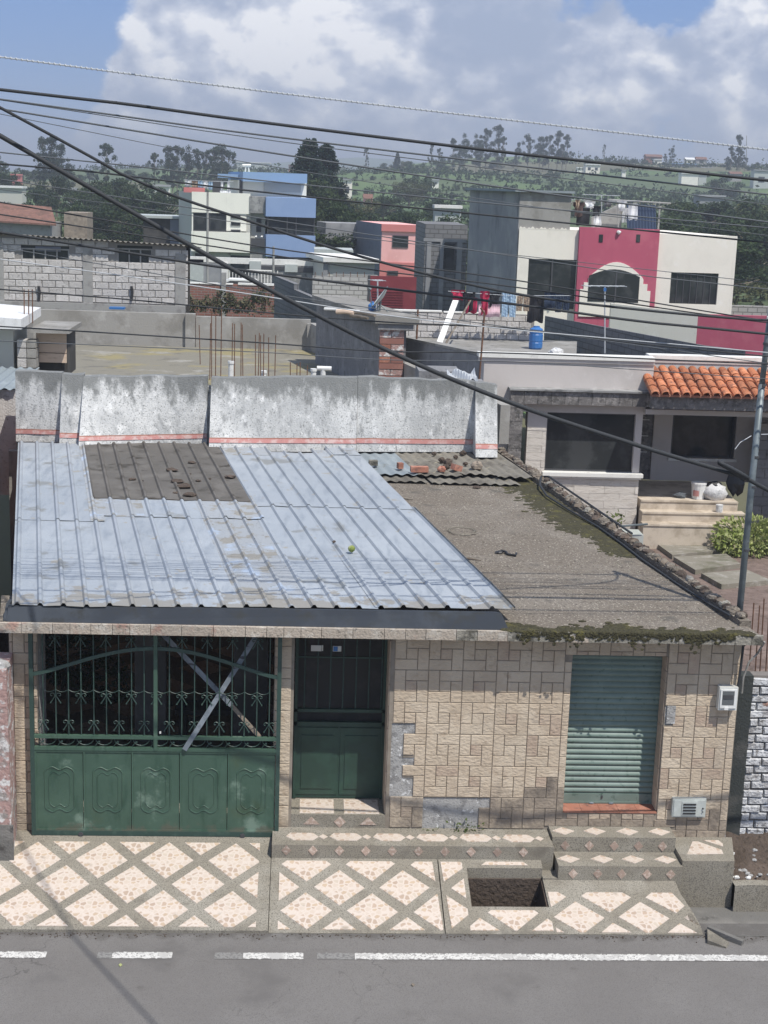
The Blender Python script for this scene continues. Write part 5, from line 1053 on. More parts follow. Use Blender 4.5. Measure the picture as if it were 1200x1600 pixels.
# round bush
bu = thing('garden_bush', 'rounded yellow-green variegated bush behind the steel mast', 'bush', gp(1165, 866))
def leafquads(cx, s, seed, flat=0, sc=(1, 1, 1)):
    r_ = np.random.default_rng(seed); n = len(cx); a = r_.normal(size=(n, 3)); a /= np.linalg.norm(a, axis=1)[:, None]
    b = r_.normal(size=(n, 3)); b -= a*(a*b).sum(1)[:, None]; b /= np.linalg.norm(b, axis=1)[:, None]
    ss = s*r_.uniform(.6, 1.3, (n, 1)); c0 = np.array(cx)
    v = np.concatenate([c0-a*ss, c0+b*ss*.55, c0+a*ss, c0-b*ss*.55], 1).reshape(-1, 3)
    return v
def leafmesh(name, pts, s, seed):
    v = leafquads(pts, s, seed); n = len(pts); me = bpy.data.meshes.new(name)
    me.vertices.add(4*n); me.vertices.foreach_set('co', v.astype(np.float32).ravel())
    me.loops.add(4*n); me.loops.foreach_set('vertex_index', np.arange(4*n, dtype=np.int32)); me.polygons.add(n)
    me.polygons.foreach_set('loop_start', np.arange(0, 4*n, 4, dtype=np.int32)); me.update(calc_edges=True); return me
def ellpts(n, c, r, seed, shell=.45):
    g = np.random.default_rng(seed); d = g.normal(size=(n, 3)); d /= np.linalg.norm(d, axis=1)[:, None]; q = (shell+(1-shell)*g.random((n, 1))**.7); return np.array(c)+d*q*np.array(r)
bq = gp(1165, 866)
pp = np.concatenate([ellpts(1500, (.15, .2, .32), (.85, .8, .42), 1), ellpts(600, (-.3, -.1, .25), (.4, .4, .32), 2), ellpts(700, (.55, .1, .35), (.5, .4, .36), 3)])
link('leaves', leafmesh('leaves', pp, .05, 1), 'bushy', bu, bq); part('stem', MB().tube([bq, bq+Vector((0, 0, .3))], .03, 5), 'bark', bu)
# rebar bundle behind the white brick wall
for i, (px, pb, pt) in enumerate(((1174, 970, 942), (1183, 980, 946), (1190, 985, 935), (1199, 990, 930))):
    solo('reinforcing_bar', MB().tube([at(px-3, pb+70, 17.8), at(px+4, pt, 17.8)], .009, 5), 'rebar', 'thin rusty bar standing behind the roof corner by the white brick wall', 'steel bar', 'bars behind the roof corner')
# ---- right: white brick wall and tarred return
wbk = thing('white_brick_wall', 'rough whitewashed brick wall right of the house corner', 'wall', (6.4, 17.3, -.1))
part('brick_core', MB().box(5.67, 17.26, -.3, 9, 17.42, 2.02), 'wbjoint', wbk)
part('tarred_return', MB().box(5.425, 17.20, -.3, 5.66, 17.40, 2.03), 'blackwall', wbk, 'dark tarred strip at the left end of the brick wall')
bw_ = [tile_mesh(w-.016, .092, .045, .012) for w in (.23, .12, .27)]
for r_ in range(21):
    x = 5.655-.02*(r_ % 3) ; z = -.16+r_*.105; first = True
    while x < 7.2:
        k = 1 if (first and r_ % 2) else random.choice((0, 0, 2)); w = (.23, .12, .27)[k]
        piece('brick', bw_[k], 'whitebrick', (x+w/2, 17.258+random.uniform(-.012, .01), z+random.uniform(-.006, .006)), wbk, (random.uniform(-.06, .06), random.uniform(-.04, .04), random.uniform(-.06, .06)))
        x += w; first = False
part('render_patch', MB().box(5.42, 17.05, -.03, 5.43, 17.5, 2.55), 'blackwall', ho)
# ---- left: peeling pink wall, brick side wall, tin roof of the neighbour
lw = thing('peeling_pink_wall', 'pink street wall with peeling whitewash at the left edge, seen end-on', 'wall', (-3.6, 16.4, -.1))
xl = at(17, 1200, 16.45).x
part('wall_body', MB().pbox([(xl-2.5, 16.45, -.8), (xl-.0, 16.45, -.8), (xl-.05, 17.0, -.8), (xl-2.5, 17.0, -.8), (xl-2.5, 16.45, 2.22), (xl-.03, 16.45, 2.22), (xl-.06, 17.0, 2.25), (xl-2.5, 17.0, 2.25)]), 'pinkpeel', lw)
part('wall_foot', MB().box(xl-2.5, 16.43, -.8, xl+.015, 16.449, .30), 'gutter', lw)
part('broken_top', MB().rock((xl-.14, 16.6, 2.22), .12, .14, .08, 4, 8).rock((xl-.32, 16.6, 2.2), .14, .14, .07, 5, 8).rock((xl-.1, 16.55, 1.95), .09, .1, .05, 8, 8), 'wallcement', lw)
lb_ = thing('left_brick_house', 'old brick house side wall and corrugated roof at the left edge', 'house', (-6, 22, 0))
def xside(y): return -3.78+SK*(y-17)
part('side_wall', MB().pbox([(xside(17.6)-.3, 17.6, -.2), (xside(17.6), 17.6, -.2), (xside(27), 27, -.2), (xside(27)-.3, 27, -.2), (xside(17.6)-.3, 17.6, 2.45), (xside(17.6), 17.6, 2.45), (xside(27), 27, 3.95), (xside(27)-.3, 27, 3.95)]), 'redbrick', lb_)
part('wall_top', MB().pbox([(xside(17.6)-.32, 17.6, 2.452), (xside(17.6)+.03, 17.6, 2.452), (xside(27)+.03, 27, 3.952), (xside(27)-.32, 27, 3.952), (xside(17.6)-.32, 17.6, 2.55), (xside(17.6)+.03, 17.6, 2.55), (xside(27)+.03, 27, 4.05), (xside(27)-.32, 27, 4.05)]), 'concrete', lb_)
r_m = MB(); xq = xpix(24, 27, 590)
zt0, zt1 = at(10, 608, 27).z, at(10, 574, 29.5).z
npr = 40
r_m.grid(lambda u, v: (xq-2.4+2.4*u+.0, 27+2.5*v, zt0+(zt1-zt0)*v+.02*math.sin(u*2*math.pi*2.4/.09*.5)), 160, 2)
part('corrugated_roof', r_m, 'zinc', lb_)
part('gable_wall', MB().box(xq-2.5, 27.1, 2, xq-.02, 27.3, zt0-.03), 'block', lb_)
w2 = fwx = MB().box(xpix(-40, 30, 550), 30, 2, xpix(21, 30, 550), 31.5, at(0, 515, 30).z); part('rear_wall', w2, 'greyside', lb_)
part('white_canopy', MB().pbox([(xpix(-40, 29.3, 500), 29.3, at(10, 514, 29.3).z), (xpix(33, 29.3, 500), 29.3, at(10, 514, 29.3).z), (xpix(33, 29.3, 500), 31.5, at(10, 508, 29.3).z), (xpix(-40, 29.3, 500), 31.5, at(10, 508, 29.3).z), (xpix(-40, 29.3, 500), 29.3, at(10, 494, 29.3).z), (xpix(33, 29.3, 500), 29.3, at(10, 498, 29.3).z), (xpix(33, 29.3, 500), 31.5, at(10, 494, 29.3).z), (xpix(-40, 29.3, 500), 31.5, at(10, 490, 29.3).z)]), 'white', lb_, 'white sheet canopy edge')
struct('side_alley', MB().box(-5.6, 17.2, -.3, -3.45, 26.8, -.12), 'mud')
# ================================================================= MIDDLE DISTANCE
def brickmat(name, c1, c2, mort, bw, bh, gap=.02, layers=()):
    mt = M(name, c1, list(layers), .95); nt = mt.node_tree; N = nt.nodes; L = nt.links; b = N['Principled BSDF']; src = b.inputs['Base Color'].links[0].from_socket
    g = N.new('ShaderNodeNewGeometry'); s = N.new('ShaderNodeSeparateXYZ'); L.new(g.outputs['Position'], s.inputs[0])
    a = N.new('ShaderNodeMath'); a.operation = 'ADD'; L.new(s.outputs['X'], a.inputs[0]); L.new(s.outputs['Y'], a.inputs[1])
    c = N.new('ShaderNodeCombineXYZ'); L.new(a.outputs[0], c.inputs[0]); L.new(s.outputs['Z'], c.inputs[1])
    t = N.new('ShaderNodeTexBrick'); t.inputs['Scale'].default_value = 1; t.inputs['Brick Width'].default_value = bw; t.inputs['Row Height'].default_value = bh; t.inputs['Mortar Size'].default_value = gap; t.inputs['Mortar Smooth'].default_value = .3; t.inputs['Bias'].default_value = 0
    t.inputs['Color2'].default_value = tuple(c2)+(1,); t.inputs['Mortar'].default_value = tuple(mort)+(1,); L.new(src, t.inputs['Color1']); L.new(c.outputs[0], t.inputs['Vector']); L.new(t.outputs['Color'], b.inputs['Base Color'])
    bp = N.new('ShaderNodeBump'); bp.inputs['Distance'].default_value = .015; L.new(t.outputs['Fac'], bp.inputs['Height']); bp.invert = True; L.new(bp.outputs[0], b.inputs['Normal']); m[name] = mt
brickmat('far_shaded_block', (.20, .20, .205), (.17, .17, .175), (.12, .12, .12), .4, .2, .018)  # dark tone carries the shade on overshadowed and left-facing walls
brickmat('far_grey_block', (.31, .30, .285), (.36, .345, .33), (.17, .165, .155), .4, .2, .018)
brickmat('far_pale_block', (.50, .49, .47), (.44, .43, .41), (.25, .24, .23), .4, .2, .02)
brickmat('far_red_brick', (.27, .12, .09), (.22, .10, .08), (.26, .22, .2), .28, .1, .014)
def fr(px0, py0, px1, py1, Y):
    return at(px0, (py0+py1)/2, Y).x, at(px1, (py0+py1)/2, Y).x, at((px0+px1)/2, py1, Y).z, at((px0+px1)/2, py0, Y).z
def fb(name, px0, py0, px1, py1, Y, mat, parent, dep=.2, out=0, zb=None, skew=False, label=None):
    x0, x1, z0, z1 = fr(px0, py0, px1, py1, Y)
    if zb is not None: z0 = zb
    mb = MB(); (mb.sbox if skew else mb.box)(x0, Y-out, z0, x1, Y-out+dep, z1); return part(name, mb, mat, parent, label)
def win(px0, py0, px1, py1, Y, parent, fmat='frame', bars=1, out=.02, hor=False):
    x0, x1, z0, z1 = fr(px0, py0, px1, py1, Y); t = .05
    w_ = part('window', MB().box(x0, Y-out, z0, x1, Y-out+.015, z1), 'glass', parent)
    f = MB().box(x0, Y-out-.03, z0, x0+t, Y-out-.001, z1).box(x1-t, Y-out-.03, z0, x1, Y-out-.001, z1).box(x0+t, Y-out-.03, z0, x1-t, Y-out-.001, z0+t).box(x0+t, Y-out-.03, z1-t, x1-t, Y-out-.001, z1)
    for i in range(bars): xx = x0+(x1-x0)*(i+1)/(bars+1); f.box(xx-t/2, Y-out-.028, z0+t, xx+t/2, Y-out-.001, z1-t)
    part('frame', f, fmat, w_); return w_
# ---- long block house at the left
Yb = 44.0
bh = thing('block_house', 'long unplastered grey block house with two barred windows behind the rooftop', 'house', (-6, 44, 2))
x0, x1 = at(-60, 430, Yb).x, at(290, 430, Yb).x; z0b = at(150, 474, Yb).z
zt0_, zt1_ = at(0, 366, Yb).z, at(290, 385, Yb).z; xz0, xz1 = at(0, 366, Yb).x, at(290, 385, Yb).x
topz = lambda x: zt0_+(zt1_-zt0_)*(x-xz0)/(xz1-xz0)
W1 = fr(33, 384, 108, 407, Yb); W2 = fr(183, 384, 238, 412, Yb)
mbw = MB()
xs_ = sorted([x0, x1, W1[0], W1[1], W2[0], W2[1]])
for a, b in zip(xs_, xs_[1:]):
    hole = next((w for w in (W1, W2) if abs(w[0]-a) < .01), None)
    for (za, zb, zc_) in (((z0b-2, hole[2], None), (hole[3], None, 1)) if hole else ((z0b-2, None, 1),)):
        ta, tb = (topz(a), topz(b)) if zb is None else (zb, zb)
        mbw.pbox([(a, Yb+.02, za), (b, Yb+.02, za), (b, Yb+.2, za), (a, Yb+.2, za), (a, Yb+.02, ta), (b, Yb+.02, tb), (b, Yb+.2, tb), (a, Yb+.2, ta)])
part('wall', mbw, 'mortar', bh)
part('interior', MB().box(x0, Yb+1.6, z0b-2, x1, Yb+1.7, topz(x1)), 'dark', bh)
cols = [fr(-6, 370, 6, 480, Yb)[:2], fr(130, 370, 145, 480, Yb)[:2], fr(274, 380, 290, 480, Yb)[:2]]
for a, b in cols: part('column', MB().pbox([(a, Yb-.03, z0b), (b, Yb-.03, z0b), (b, Yb+.1, z0b), (a, Yb+.1, z0b), (a, Yb-.03, topz(a)-.22), (b, Yb-.03, topz(b)-.22), (b, Yb+.1, topz(b)-.22), (a, Yb+.1, topz(a)-.22)]), 'colconc', bh)
def skp(p): return any(w[0]-.06 < p.x < w[1]+.06 and w[2]-.03 < p.z < w[3]+.08 for w in (W1, W2))
blocks(bh, (x0, Yb+.02, z0b+.02), (1, 0, 0), (0, -1, 0), 12, 17, .385, .2, 'block', .022, .025, skp, lambda p: topz(p.x)+.0)
part('base_beam', MB().box(x0, Yb-.1, z0b-.22, x1, Yb+.1, z0b+.0), 'colconc', bh)
for w, nb_, lb in ((W1, 3, 'wide window with blue curtain'), (W2, 2, 'window with a broken pane')):
    g_ = part('window', MB().box(w[0], Yb+.08, w[2], w[1], Yb+.10, w[3]), 'glass', bh, lb)
    f = MB().box(w[0], Yb+.03, w[2], w[1], Yb+.07, w[2]+.04).box(w[0], Yb+.03, w[3]-.12, w[1], Yb+.07, w[3]-.08)
    for i in range(nb_+2): xx = w[0]+(w[1]-w[0]-.04)*i/(nb_+1); f.box(xx, Yb+.03, w[2]+.04, xx+.04, Yb+.07, w[3]-.12)
    part('frame', f, 'colconc', g_)
part('curtain', MB().box(W1[0]+.4, Yb+.072, W1[3]-.16, W1[1]-.25, Yb+.078, W1[3]-.02), 'bluegrey', bh)
rfm = MB(); n_c = 190
rfm.grid(lambda u, v: (x0-.2+(x1+.35-x0)*u, Yb-.25+5*v, topz(x0-.2+(x1+.35-x0)*u)+.03-.25*v+.02*math.sin(u*2*math.pi*45)), 360, 1)
part('corrugated_roof', rfm, 'fibre', bh)
q = at(183, 482, Yb-.4); solo('blue_tray', MB().box(q.x-.22, Yb-.5, q.z-.02, q.x+.22, Yb-.2, q.z+.04), 'plastic_blue', 'small bright blue tray on the wall ledge below the block house', 'tray')
for px in (60, 205): q = at(px, 470, Yb-.1); solo('wall_pipe', MB().tube([(q.x, Yb-.06, q.z), (q.x+.03, Yb-.06, q.z+.25), (q.x, Yb-.06, q.z+.42)], .04, 6), 'black', 'short dark drain stub on the block house wall, '+('left one' if px == 60 else 'one below the right window'), 'pipe')
# ---- white and blue house
YW = 90.0
wh = thing('white_and_blue_house', 'modern three-level house with white left wing, grey stone core and sky-blue cube', 'house', (-3, 90, 1.5))
xl_, xr_, _, ztw = fr(300, 302, 391, 395, YW)
part('left_wing', MB().sbox(xl_, YW, 1.2, xr_, YW+8, ztw-.35), 'greyside', wh)
fb('parapet', 300, 301, 391, 333, YW, 'white_h', wh, .25, .2)
fb('wall', 300, 333, 302, 362, YW, 'white_h', wh, .2, .15); fb('wall', 354, 333, 385, 361, YW, 'white_h', wh, .2, .15)
fb('balcony_front', 300, 362, 391, 393, YW, 'white_h', wh, .3, .6)
win(302, 333, 354, 361, YW, wh, bars=1, out=.12)
for k in range(3): win(361, 335.5+11.6*k, 376, 341+11.6*k, YW, wh, bars=0, out=.18)
part('side_wall', MB().sbox(xl_-.02, YW+.0, 1.2, xl_, YW+8, ztw), 'greyside', wh)
fb('lower_wall', 327, 393, 360, 412, YW, 'greyside', wh, .3, .1, zb=1.2); fb('dark_opening', 305, 396, 327, 410, YW, 'glass', wh, .1, .05); fb('dark_opening', 360, 399, 415, 425, YW, 'glass', wh, .1, .05, zb=1.2); fb('lintel', 358, 393, 391, 399, YW, 'greyside', wh, .2, .1)
fb('stone_tower', 390, 307, 416, 333, YW, 'greystone', wh, 3, .25); fb('tower_wall', 391, 333, 414, 395, YW, 'greyside', wh, 3, -.4); win(400, 341, 408, 363, YW-.0, wh, bars=0, out=-.37)
fb('tower_base', 391, 385, 415, 400, YW, 'greystone', wh, .5, .2, zb=1.2)
for px in (400, 409): part('lamp', MB().rock(tuple(at(px, 370, YW-.3)), .07, .07, .07, 2, 6), 'white', wh)
fb('balcony_rail', 392, 372, 414, 386, YW, 'frame', wh, .06, .4)
fb('blue_cube_upper', 416, 309, 493.5, 339, YW, 'blue', wh, 7, .5, skew=True); fb('blue_cube_lower', 416, 367, 492.5, 401, YW, 'blue', wh, 7, .5, skew=True)
fb('cube_recess', 418, 339, 491, 367, YW, 'glass', wh, 6, .2); fb('cube_base', 418, 401, 492, 425, YW, 'frame', wh, 6, .2, zb=1.2)
for px in (418, 448, 462, 490): fb('mullion', px, 339, px+1.5, 367, YW, 'frame', wh, .1, .35)
part('penthouse', MB().sbox(*[v for v in (at(376, 290, YW+3).x, YW+3, 5, at(479, 290, YW+3).x, YW+9, at(430, 283, YW+3).z)]), 'white_h', wh)
fb('roof_fascia', 380, 270, 480, 285, YW+2.6, 'blueroof', wh, 7, .3, skew=True); fb('penthouse_panel', 412, 285, 470, 300, YW+3, 'greyside', wh, .1, .06); fb('penthouse_door', 374, 281, 379, 304, YW+3, 'frame', wh, .1, .05)
fb('roof_sheet', 340, 272, 378, 278, YW+4, 'blueroof', wh, 4, 0)
fb('balustrade', 287, 293, 320, 301, YW+.3, 'pinkband', wh, .05, 0); fb('water_tank', 332, 281, 345, 301, YW+2, 'frame', wh, 1.5, 0)
part('tank_stand', MB().tube([at(383, 272, YW+3), at(384, 259, YW+3)], .05, 5).tube([at(389, 271, YW+3), at(388, 259, YW+3)], .05, 5).tube([at(379, 259, YW+3), at(392, 259, YW+3)], .1, 5), 'white_h', wh)
# street wall of that house
fw = thing('street_wall', 'pale perimeter wall with stone panels and dark slots in front of the blue and white house', 'wall', (-2, 80, 1))
Yf = 80.0
fb('wall_band', 290, 404, 505, 413, Yf, 'whitetrim', fw, .3, 0); fb('wall_body', 390, 413, 505, 440, Yf, 'greystone', fw, .3, -.02, zb=1)
fb('stone_panel', 390, 408, 408, 423, Yf, 'boxgrey', fw, .3, .1); fb('stone_panel', 445, 413, 465, 425, Yf, 'boxgrey', fw, .3, .1); fb('stone_panel', 500, 409, 512, 424, Yf, 'greyside', fw, .3, .1)
for a, b, c, d in ((408, 419, 447, 423), (464, 421, 505, 425), (464, 426, 505, 428)): fb('slot', a, c if False else b-3, c, d-2, Yf, 'frame', fw, .1, .05)
fb('wall_body', 288, 405, 318, 440, Yf, 'boxgrey', fw, .3, 0, zb=1); fb('gate_leaf', 318, 410, 346, 440, Yf, 'greyhouse', fw, .1, 0, zb=1); fb('gate_pillar', 346, 410, 356, 440, Yf, 'whitetrim', fw, .3, .05, zb=1)
for k in range(16): fb('rail_bar', 358+k*5, 423, 359+k*5, 442, Yf-2, 'whitetrim', fw, .04, 0)
fb('rail_top', 356, 421, 425, 423, Yf-2, 'whitetrim', fw, .05, .05)
# white car
q = at(392, 446, 77.0); cr_ = thing('parked_car', 'white hatchback whose roof shows above the red brick wall', 'car', (q.x, 77, 1.0))
cz = at(392, 436, 77).z-1.42
body = [(-1.9, .25), (1.9, .25), (1.95, .62), (1.2, .84), (.75, .9), (-1.7, .9), (-1.92, .7)]; cab = [(-1.65, .9), (.85, .9), (.25, 1.40), (-1.1, 1.42), (-1.5, 1.2)]
part('body', MB().prism([(q.x+a, 76.2, cz+b) for a, b in body], (0, 1.65, 0)), 'white', cr_); part('cabin', MB().prism([(q.x+a, 76.32, cz+b) for a, b in cab], (0, 1.4, 0)), 'white', cr_)
part('windows', MB().prism([(q.x+a*.92-.02, 76.31, cz+.93+(b-.9)*.8) for a, b in cab], (0, 1.42, 0)), 'glass', cr_)
for a in (-1.2, 1.2): part('wheel', MB().tube([(q.x+a, 76.18, cz+.3), (q.x+a, 77.87, cz+.3)], .3, 12), 'black', cr_)
# red brick yard wall with weeds
bwll = thing('red_brick_wall', 'weathered red brick yard wall with white coping and weeds in front', 'wall', (-3, 60, 1))
fb('brickwork', 286, 444, 428, 500, 60, 'far_red_brick', bwll, .25, 0, zb=1); fb('coping', 286, 442, 364, 444, 60, 'whitetrim', bwll, .3, .03); fb('coping', 372, 443, 428, 446, 60, 'whitetrim', bwll, .3, .03); fb('pier', 346, 426, 353, 470, 60, 'colconc', bwll, .35, .1, zb=1)
# stepped dark wall running towards the camera
sdw = thing('stepped_block_wall', 'dark grey block wall stepping down towards the brick pillar', 'wall', (0, 55, 2))
prev = None
segs = [(66, 60.5, 3.85), (60.5, 54, 3.62), (54, 45, 3.80)]
def sdx(y): return at(425, 450, 66).x+(at(600, 480, 45).x-at(425, 450, 66).x)*(66-y)/21
for a, b, z_ in segs:
    part('wall_length', MB().pbox([(sdx(b), b, 1), (sdx(b)+.2, b, 1), (sdx(a)+.2, a, 1), (sdx(a), a, 1), (sdx(b), b, z_), (sdx(b)+.2, b, z_), (sdx(a)+.2, a, z_), (sdx(a), a, z_)]), 'far_shaded_block', sdw)
part('coping', MB().pbox([(sdx(b)-.02, b, z_), (sdx(b)+.22, b, z_), (sdx(a)+.22, a, z_), (sdx(a)-.02, a, z_), (sdx(b)-.02, b, z_+.04), (sdx(b)+.22, b, z_+.04), (sdx(a)+.22, a, z_+.04), (sdx(a)-.02, a, z_+.04)]), 'colconc', sdw)
# low flat building and white block wall
lf = thing('flat_roofed_shed', 'low cream flat-roofed shed with a pale roof slab left of the pink house', 'shed', (2, 76, 1))
fb('roof_slab', 505, 403, 592, 410, 76, 'whitetrim', lf, 5, .3, skew=True); fb('wall', 512, 410, 585, 440, 76, 'greyside', lf, 4, 0, zb=1, skew=True); fb('side_pier', 505, 410, 512, 440, 76, 'greyhouse', lf, .5, .1, zb=1); fb('block_courses', 520, 429, 590, 437, 74, 'colconc', lf, .2, 0, zb=1)
lf2 = thing('flat_roofed_shed', 'long pale shed roof between the blue cube and the pink house', 'shed', (1, 84, 1))
fb('roof_slab', 491, 390, 552, 399, 84, 'boxgrey', lf2, 3, 0); fb('wall', 491, 399, 552, 420, 84, 'bluegrey', lf2, 2.5, -.2, zb=1)
ww = thing('pale_block_wall', 'pale grey block yard wall left of the dark red gate', 'wall', (2, 67, 1)); fb('blockwork', 488, 432, 578, 480, 67, 'far_pale_block', ww, .2, 0, zb=1)
for k in range(8): fb('wall_spike', 492+k*11, 425, 493+k*11, 433, 67, 'rebar', ww, .03, 0)
rg = thing('dark_red_gate', 'dark red sheet-metal yard gate in front of the pink house', 'gate', (4.5, 64, 1.5))
fb('gate_frame', 574, 430, 578, 490, 64, 'frame', rg, .1, .05, zb=1); fb('gate_sheet', 578, 432, 650, 490, 64, 'redgate', rg, .08, 0, zb=1)
for k in range(9): fb('pressed_rib', 582, 455+k*4, 630, 456.2+k*4, 64, 'redgate', rg, .03, .03)
# small pink house
pk = thing('small_pink_house', 'small two-storey salmon pink house with one dark window and a blue-grey side', 'house', (6, 88, 1)); YP2 = 88.0
xp0, xp1, _, zpt_ = fr(596, 351, 663, 420, YP2)
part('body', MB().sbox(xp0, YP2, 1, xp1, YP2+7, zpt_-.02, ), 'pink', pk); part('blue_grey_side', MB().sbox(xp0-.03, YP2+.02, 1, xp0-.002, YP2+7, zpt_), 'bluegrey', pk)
fb('top_band', 596, 351, 663, 362, YP2, 'pinkband', pk, .2, .12); win(613, 368, 638, 387, YP2, pk, bars=0, out=.02); fb('lower_band', 593, 410, 662, 432, YP2, 'pinkband', pk, .2, .05, zb=1); win(605, 423, 622, 430, YP2, pk, bars=0, out=.08); fb('side_slot', 658, 370, 662, 389, YP2, 'glass', pk, .05, .04)
part('side_extension', MB().sbox(at(560, 390, 92).x-2, YP2+7.02, 1, at(560, 390, 92).x+1.2, YP2+10, zpt_-.2), 'greyhouse', pk)
for py, pz in ((0, 0),): part('side_window', MB().sbox(xp0-.06-.5, YP2+3, zpt_-1.9, xp0-.035-.5, YP2+4, zpt_-.8), 'glass', pk)
# dark block building
db = thing('dark_block_building', 'shaded unplastered block building between the pink house and the big white one', 'building', (7, 68, 1)); YD2 = 68.0
fb('blockwork', 662, 351, 728, 500, YD2, 'far_shaded_block', db, 6, 0, zb=1); fb('ring_beam', 662, 373, 728, 378, YD2, 'greyhouse', db, .2, .05); fb('column', 665, 378, 672, 490, YD2, 'greyhouse', db, .2, .06, zb=1); fb('column', 686, 378, 693, 490, YD2, 'greyhouse', db, .2, .06, zb=1); fb('column', 712, 378, 720, 490, YD2, 'greyhouse', db, .2, .06, zb=1); win(693, 380, 711, 421, YD2, db, bars=0, out=.03)
# ---- big cream and raspberry building
Yg = 60.0
bg_ = thing('cream_and_raspberry_building', 'large two-storey cream building with a raspberry centre bay and arched window', 'building', (12, 60, 2))
xa_, _, _, zta = fr(811, 301, 892, 357, Yg); xb_ = at(1147, 420, Yg).x; zr0 = at(860, 358, Yg).z; zr1 = at(1086, 365, Yg).z
xe = at(892, 330, Yg).x; xm0, xm1 = at(902, 400, Yg).x, at(1026, 400, Yg).x; xc = at(808, 420, Yg).x
part('main_body', MB().sbox(xc, Yg+.1, 1, xb_-.02, Yg+7, zr0-.05), 'cream', bg_)
part('upper_room', MB().sbox(xc-.02, Yg+.02, zr0-.05, xe, Yg+6.5, zta), 'render', bg_); part('upper_room_roof', MB().sbox(xc-.25, Yg-.15, zta, xe+.1, Yg+6.9, zta+.09), 'zinc', bg_)
part('shaded_side', MB().sbox(xc-.05, Yg+.02, 1, xc-.022, Yg+6.9, zta), 'greyhouse', bg_)  # left flank turned from the sun, its shade put into a darker colour
OW = fr(824, 405, 899, 482, Yg)
part('cream_front', MB().box(xc, Yg-.05, OW[3], xm0-.002, Yg+.1, zr0).box(xc, Yg-.05, 1, OW[0], Yg+.1, OW[3]).box(OW[1], Yg-.05, 1, xm0-.002, Yg+.1, OW[3]), 'cream', bg_); part('ragged_edge', MB().grid(lambda u, v: (xc+(xe-xc)*u, Yg-.055, zr0-.02+(.05+.03*math.sin(u*31)+.03*math.sin(u*77))*v), 50, 1), 'cream', bg_)
part('large_window', MB().box(OW[0], Yg+.05, OW[2], OW[1], Yg+.08, OW[3]), 'glass', bg_); part('mullion', MB().box((OW[0]+OW[1])/2-.03, Yg+.0, OW[2], (OW[0]+OW[1])/2+.03, Yg+.049, OW[3]), 'frame', bg_)
part('raspberry_bay', MB().box(xm0, Yg-.25, 1, xm1, Yg+.0, zr1+.12), 'magenta', bg_)
# stepped arch (cream) laid on the bay
cx = at(960, 440, Yg).x; zA = at(960, 409, Yg).z; zS = at(960, 440, Yg).z; hw = (xm1-xm0)/2-.28; zB = at(960, 495, Yg).z
hw += .10
pts = [(cx-hw, zB), (cx-hw, zS-.32), (cx-hw+.14, zS-.32), (cx-hw+.14, zS-.05), (cx-hw+.32, zS-.05), (cx-hw+.32, zS+.12)]
na = 14; arc = [(cx+(-(hw-.36)+2*(hw-.36)*k/na), zS+.12+(zA-zS-.12)*math.sin(math.pi*(k+.6)/(na+1.2))) for k in range(na+1)]
pts = pts+arc+[(2*cx-a, b) for a, b in reversed(pts)]
part('cream_arch', MB().prism([(a, Yg-.30, b) for a, b in pts], (0, .05, 0)), 'cream', bg_)
AW = fr(917, 427, 996, 471, Yg); wpts = [(AW[0], AW[2]), (AW[1], AW[2]), (AW[1], AW[3]-.1)]+[(AW[1]+(AW[0]-AW[1])*k/10, AW[3]-.1+.28*math.sin(math.pi*k/10)) for k in range(1, 10)]+[(AW[0], AW[3]-.1)]
part('arched_window', MB().prism([(a, Yg-.315, b) for a, b in wpts], (0, .012, 0)), 'glass', bg_); part('mullion', MB().box(cx-.03, Yg-.33, AW[2], cx+.03, Yg-.316, AW[3]+.12), 'frame', bg_)
for px in (937, 995): fb('vent_hole', px-3, 366, px+3, 378, Yg, 'glass', bg_, .05, .27)
part('lamp_bracket', MB().rock(tuple(at(967, 363, Yg-.3)), .09, .08, .08, 3, 7), 'white', bg_)
RW = fr(1046, 426, 1120, 475, Yg)
part('cream_wing', MB().box(xm1+.002, Yg-.12, RW[3], xb_, Yg+.1, at(1086, 367, Yg).z).box(xm1+.002, Yg-.12, 1, RW[0], Yg+.1, RW[3]).box(RW[1], Yg-.12, 1, xb_, Yg+.1, RW[3]).box(RW[0], Yg-.12, 1, RW[1], Yg+.1, RW[2]), 'cream', bg_)
part('wing_window', MB().box(RW[0], Yg-.02, RW[2], RW[1], Yg+.01, RW[3]), 'glass', bg_)
for k in range(1, 7): part('window_bar', MB().box(RW[0]+(RW[1]-RW[0])*k/7-.015, Yg-.05, RW[2], RW[0]+(RW[1]-RW[0])*k/7+.015, Yg-.021, RW[3]), 'frame', bg_)
part('stair_wall', MB().prism([(at(924, 357, Yg+2).x, Yg+2, at(924, 357, Yg+2).z), (at(972, 340, Yg+2).x, Yg+2, zr1), (at(972, 318, Yg+2).x, Yg+2, at(972, 318, Yg+2).z), (at(924, 345, Yg+2).x, Yg+2, at(924, 340, Yg+2).z)], (0, .2, 0)), 'colconc', bg_)
aw0, aw1 = at(992, 320, Yg+1), at(1038, 322, Yg+1)
part('roof_awning', MB().grid(lambda u, v: (aw0.x-.1+(aw1.x-aw0.x)*u-.25*v+.3*(1-v)*0, Yg+2.2-1.6*v, aw0.z-.05*0-(aw0.z-zr1-.1)*v**1.3+.03*math.sin(u*60)), 40, 6), 'c_navy', bg_)
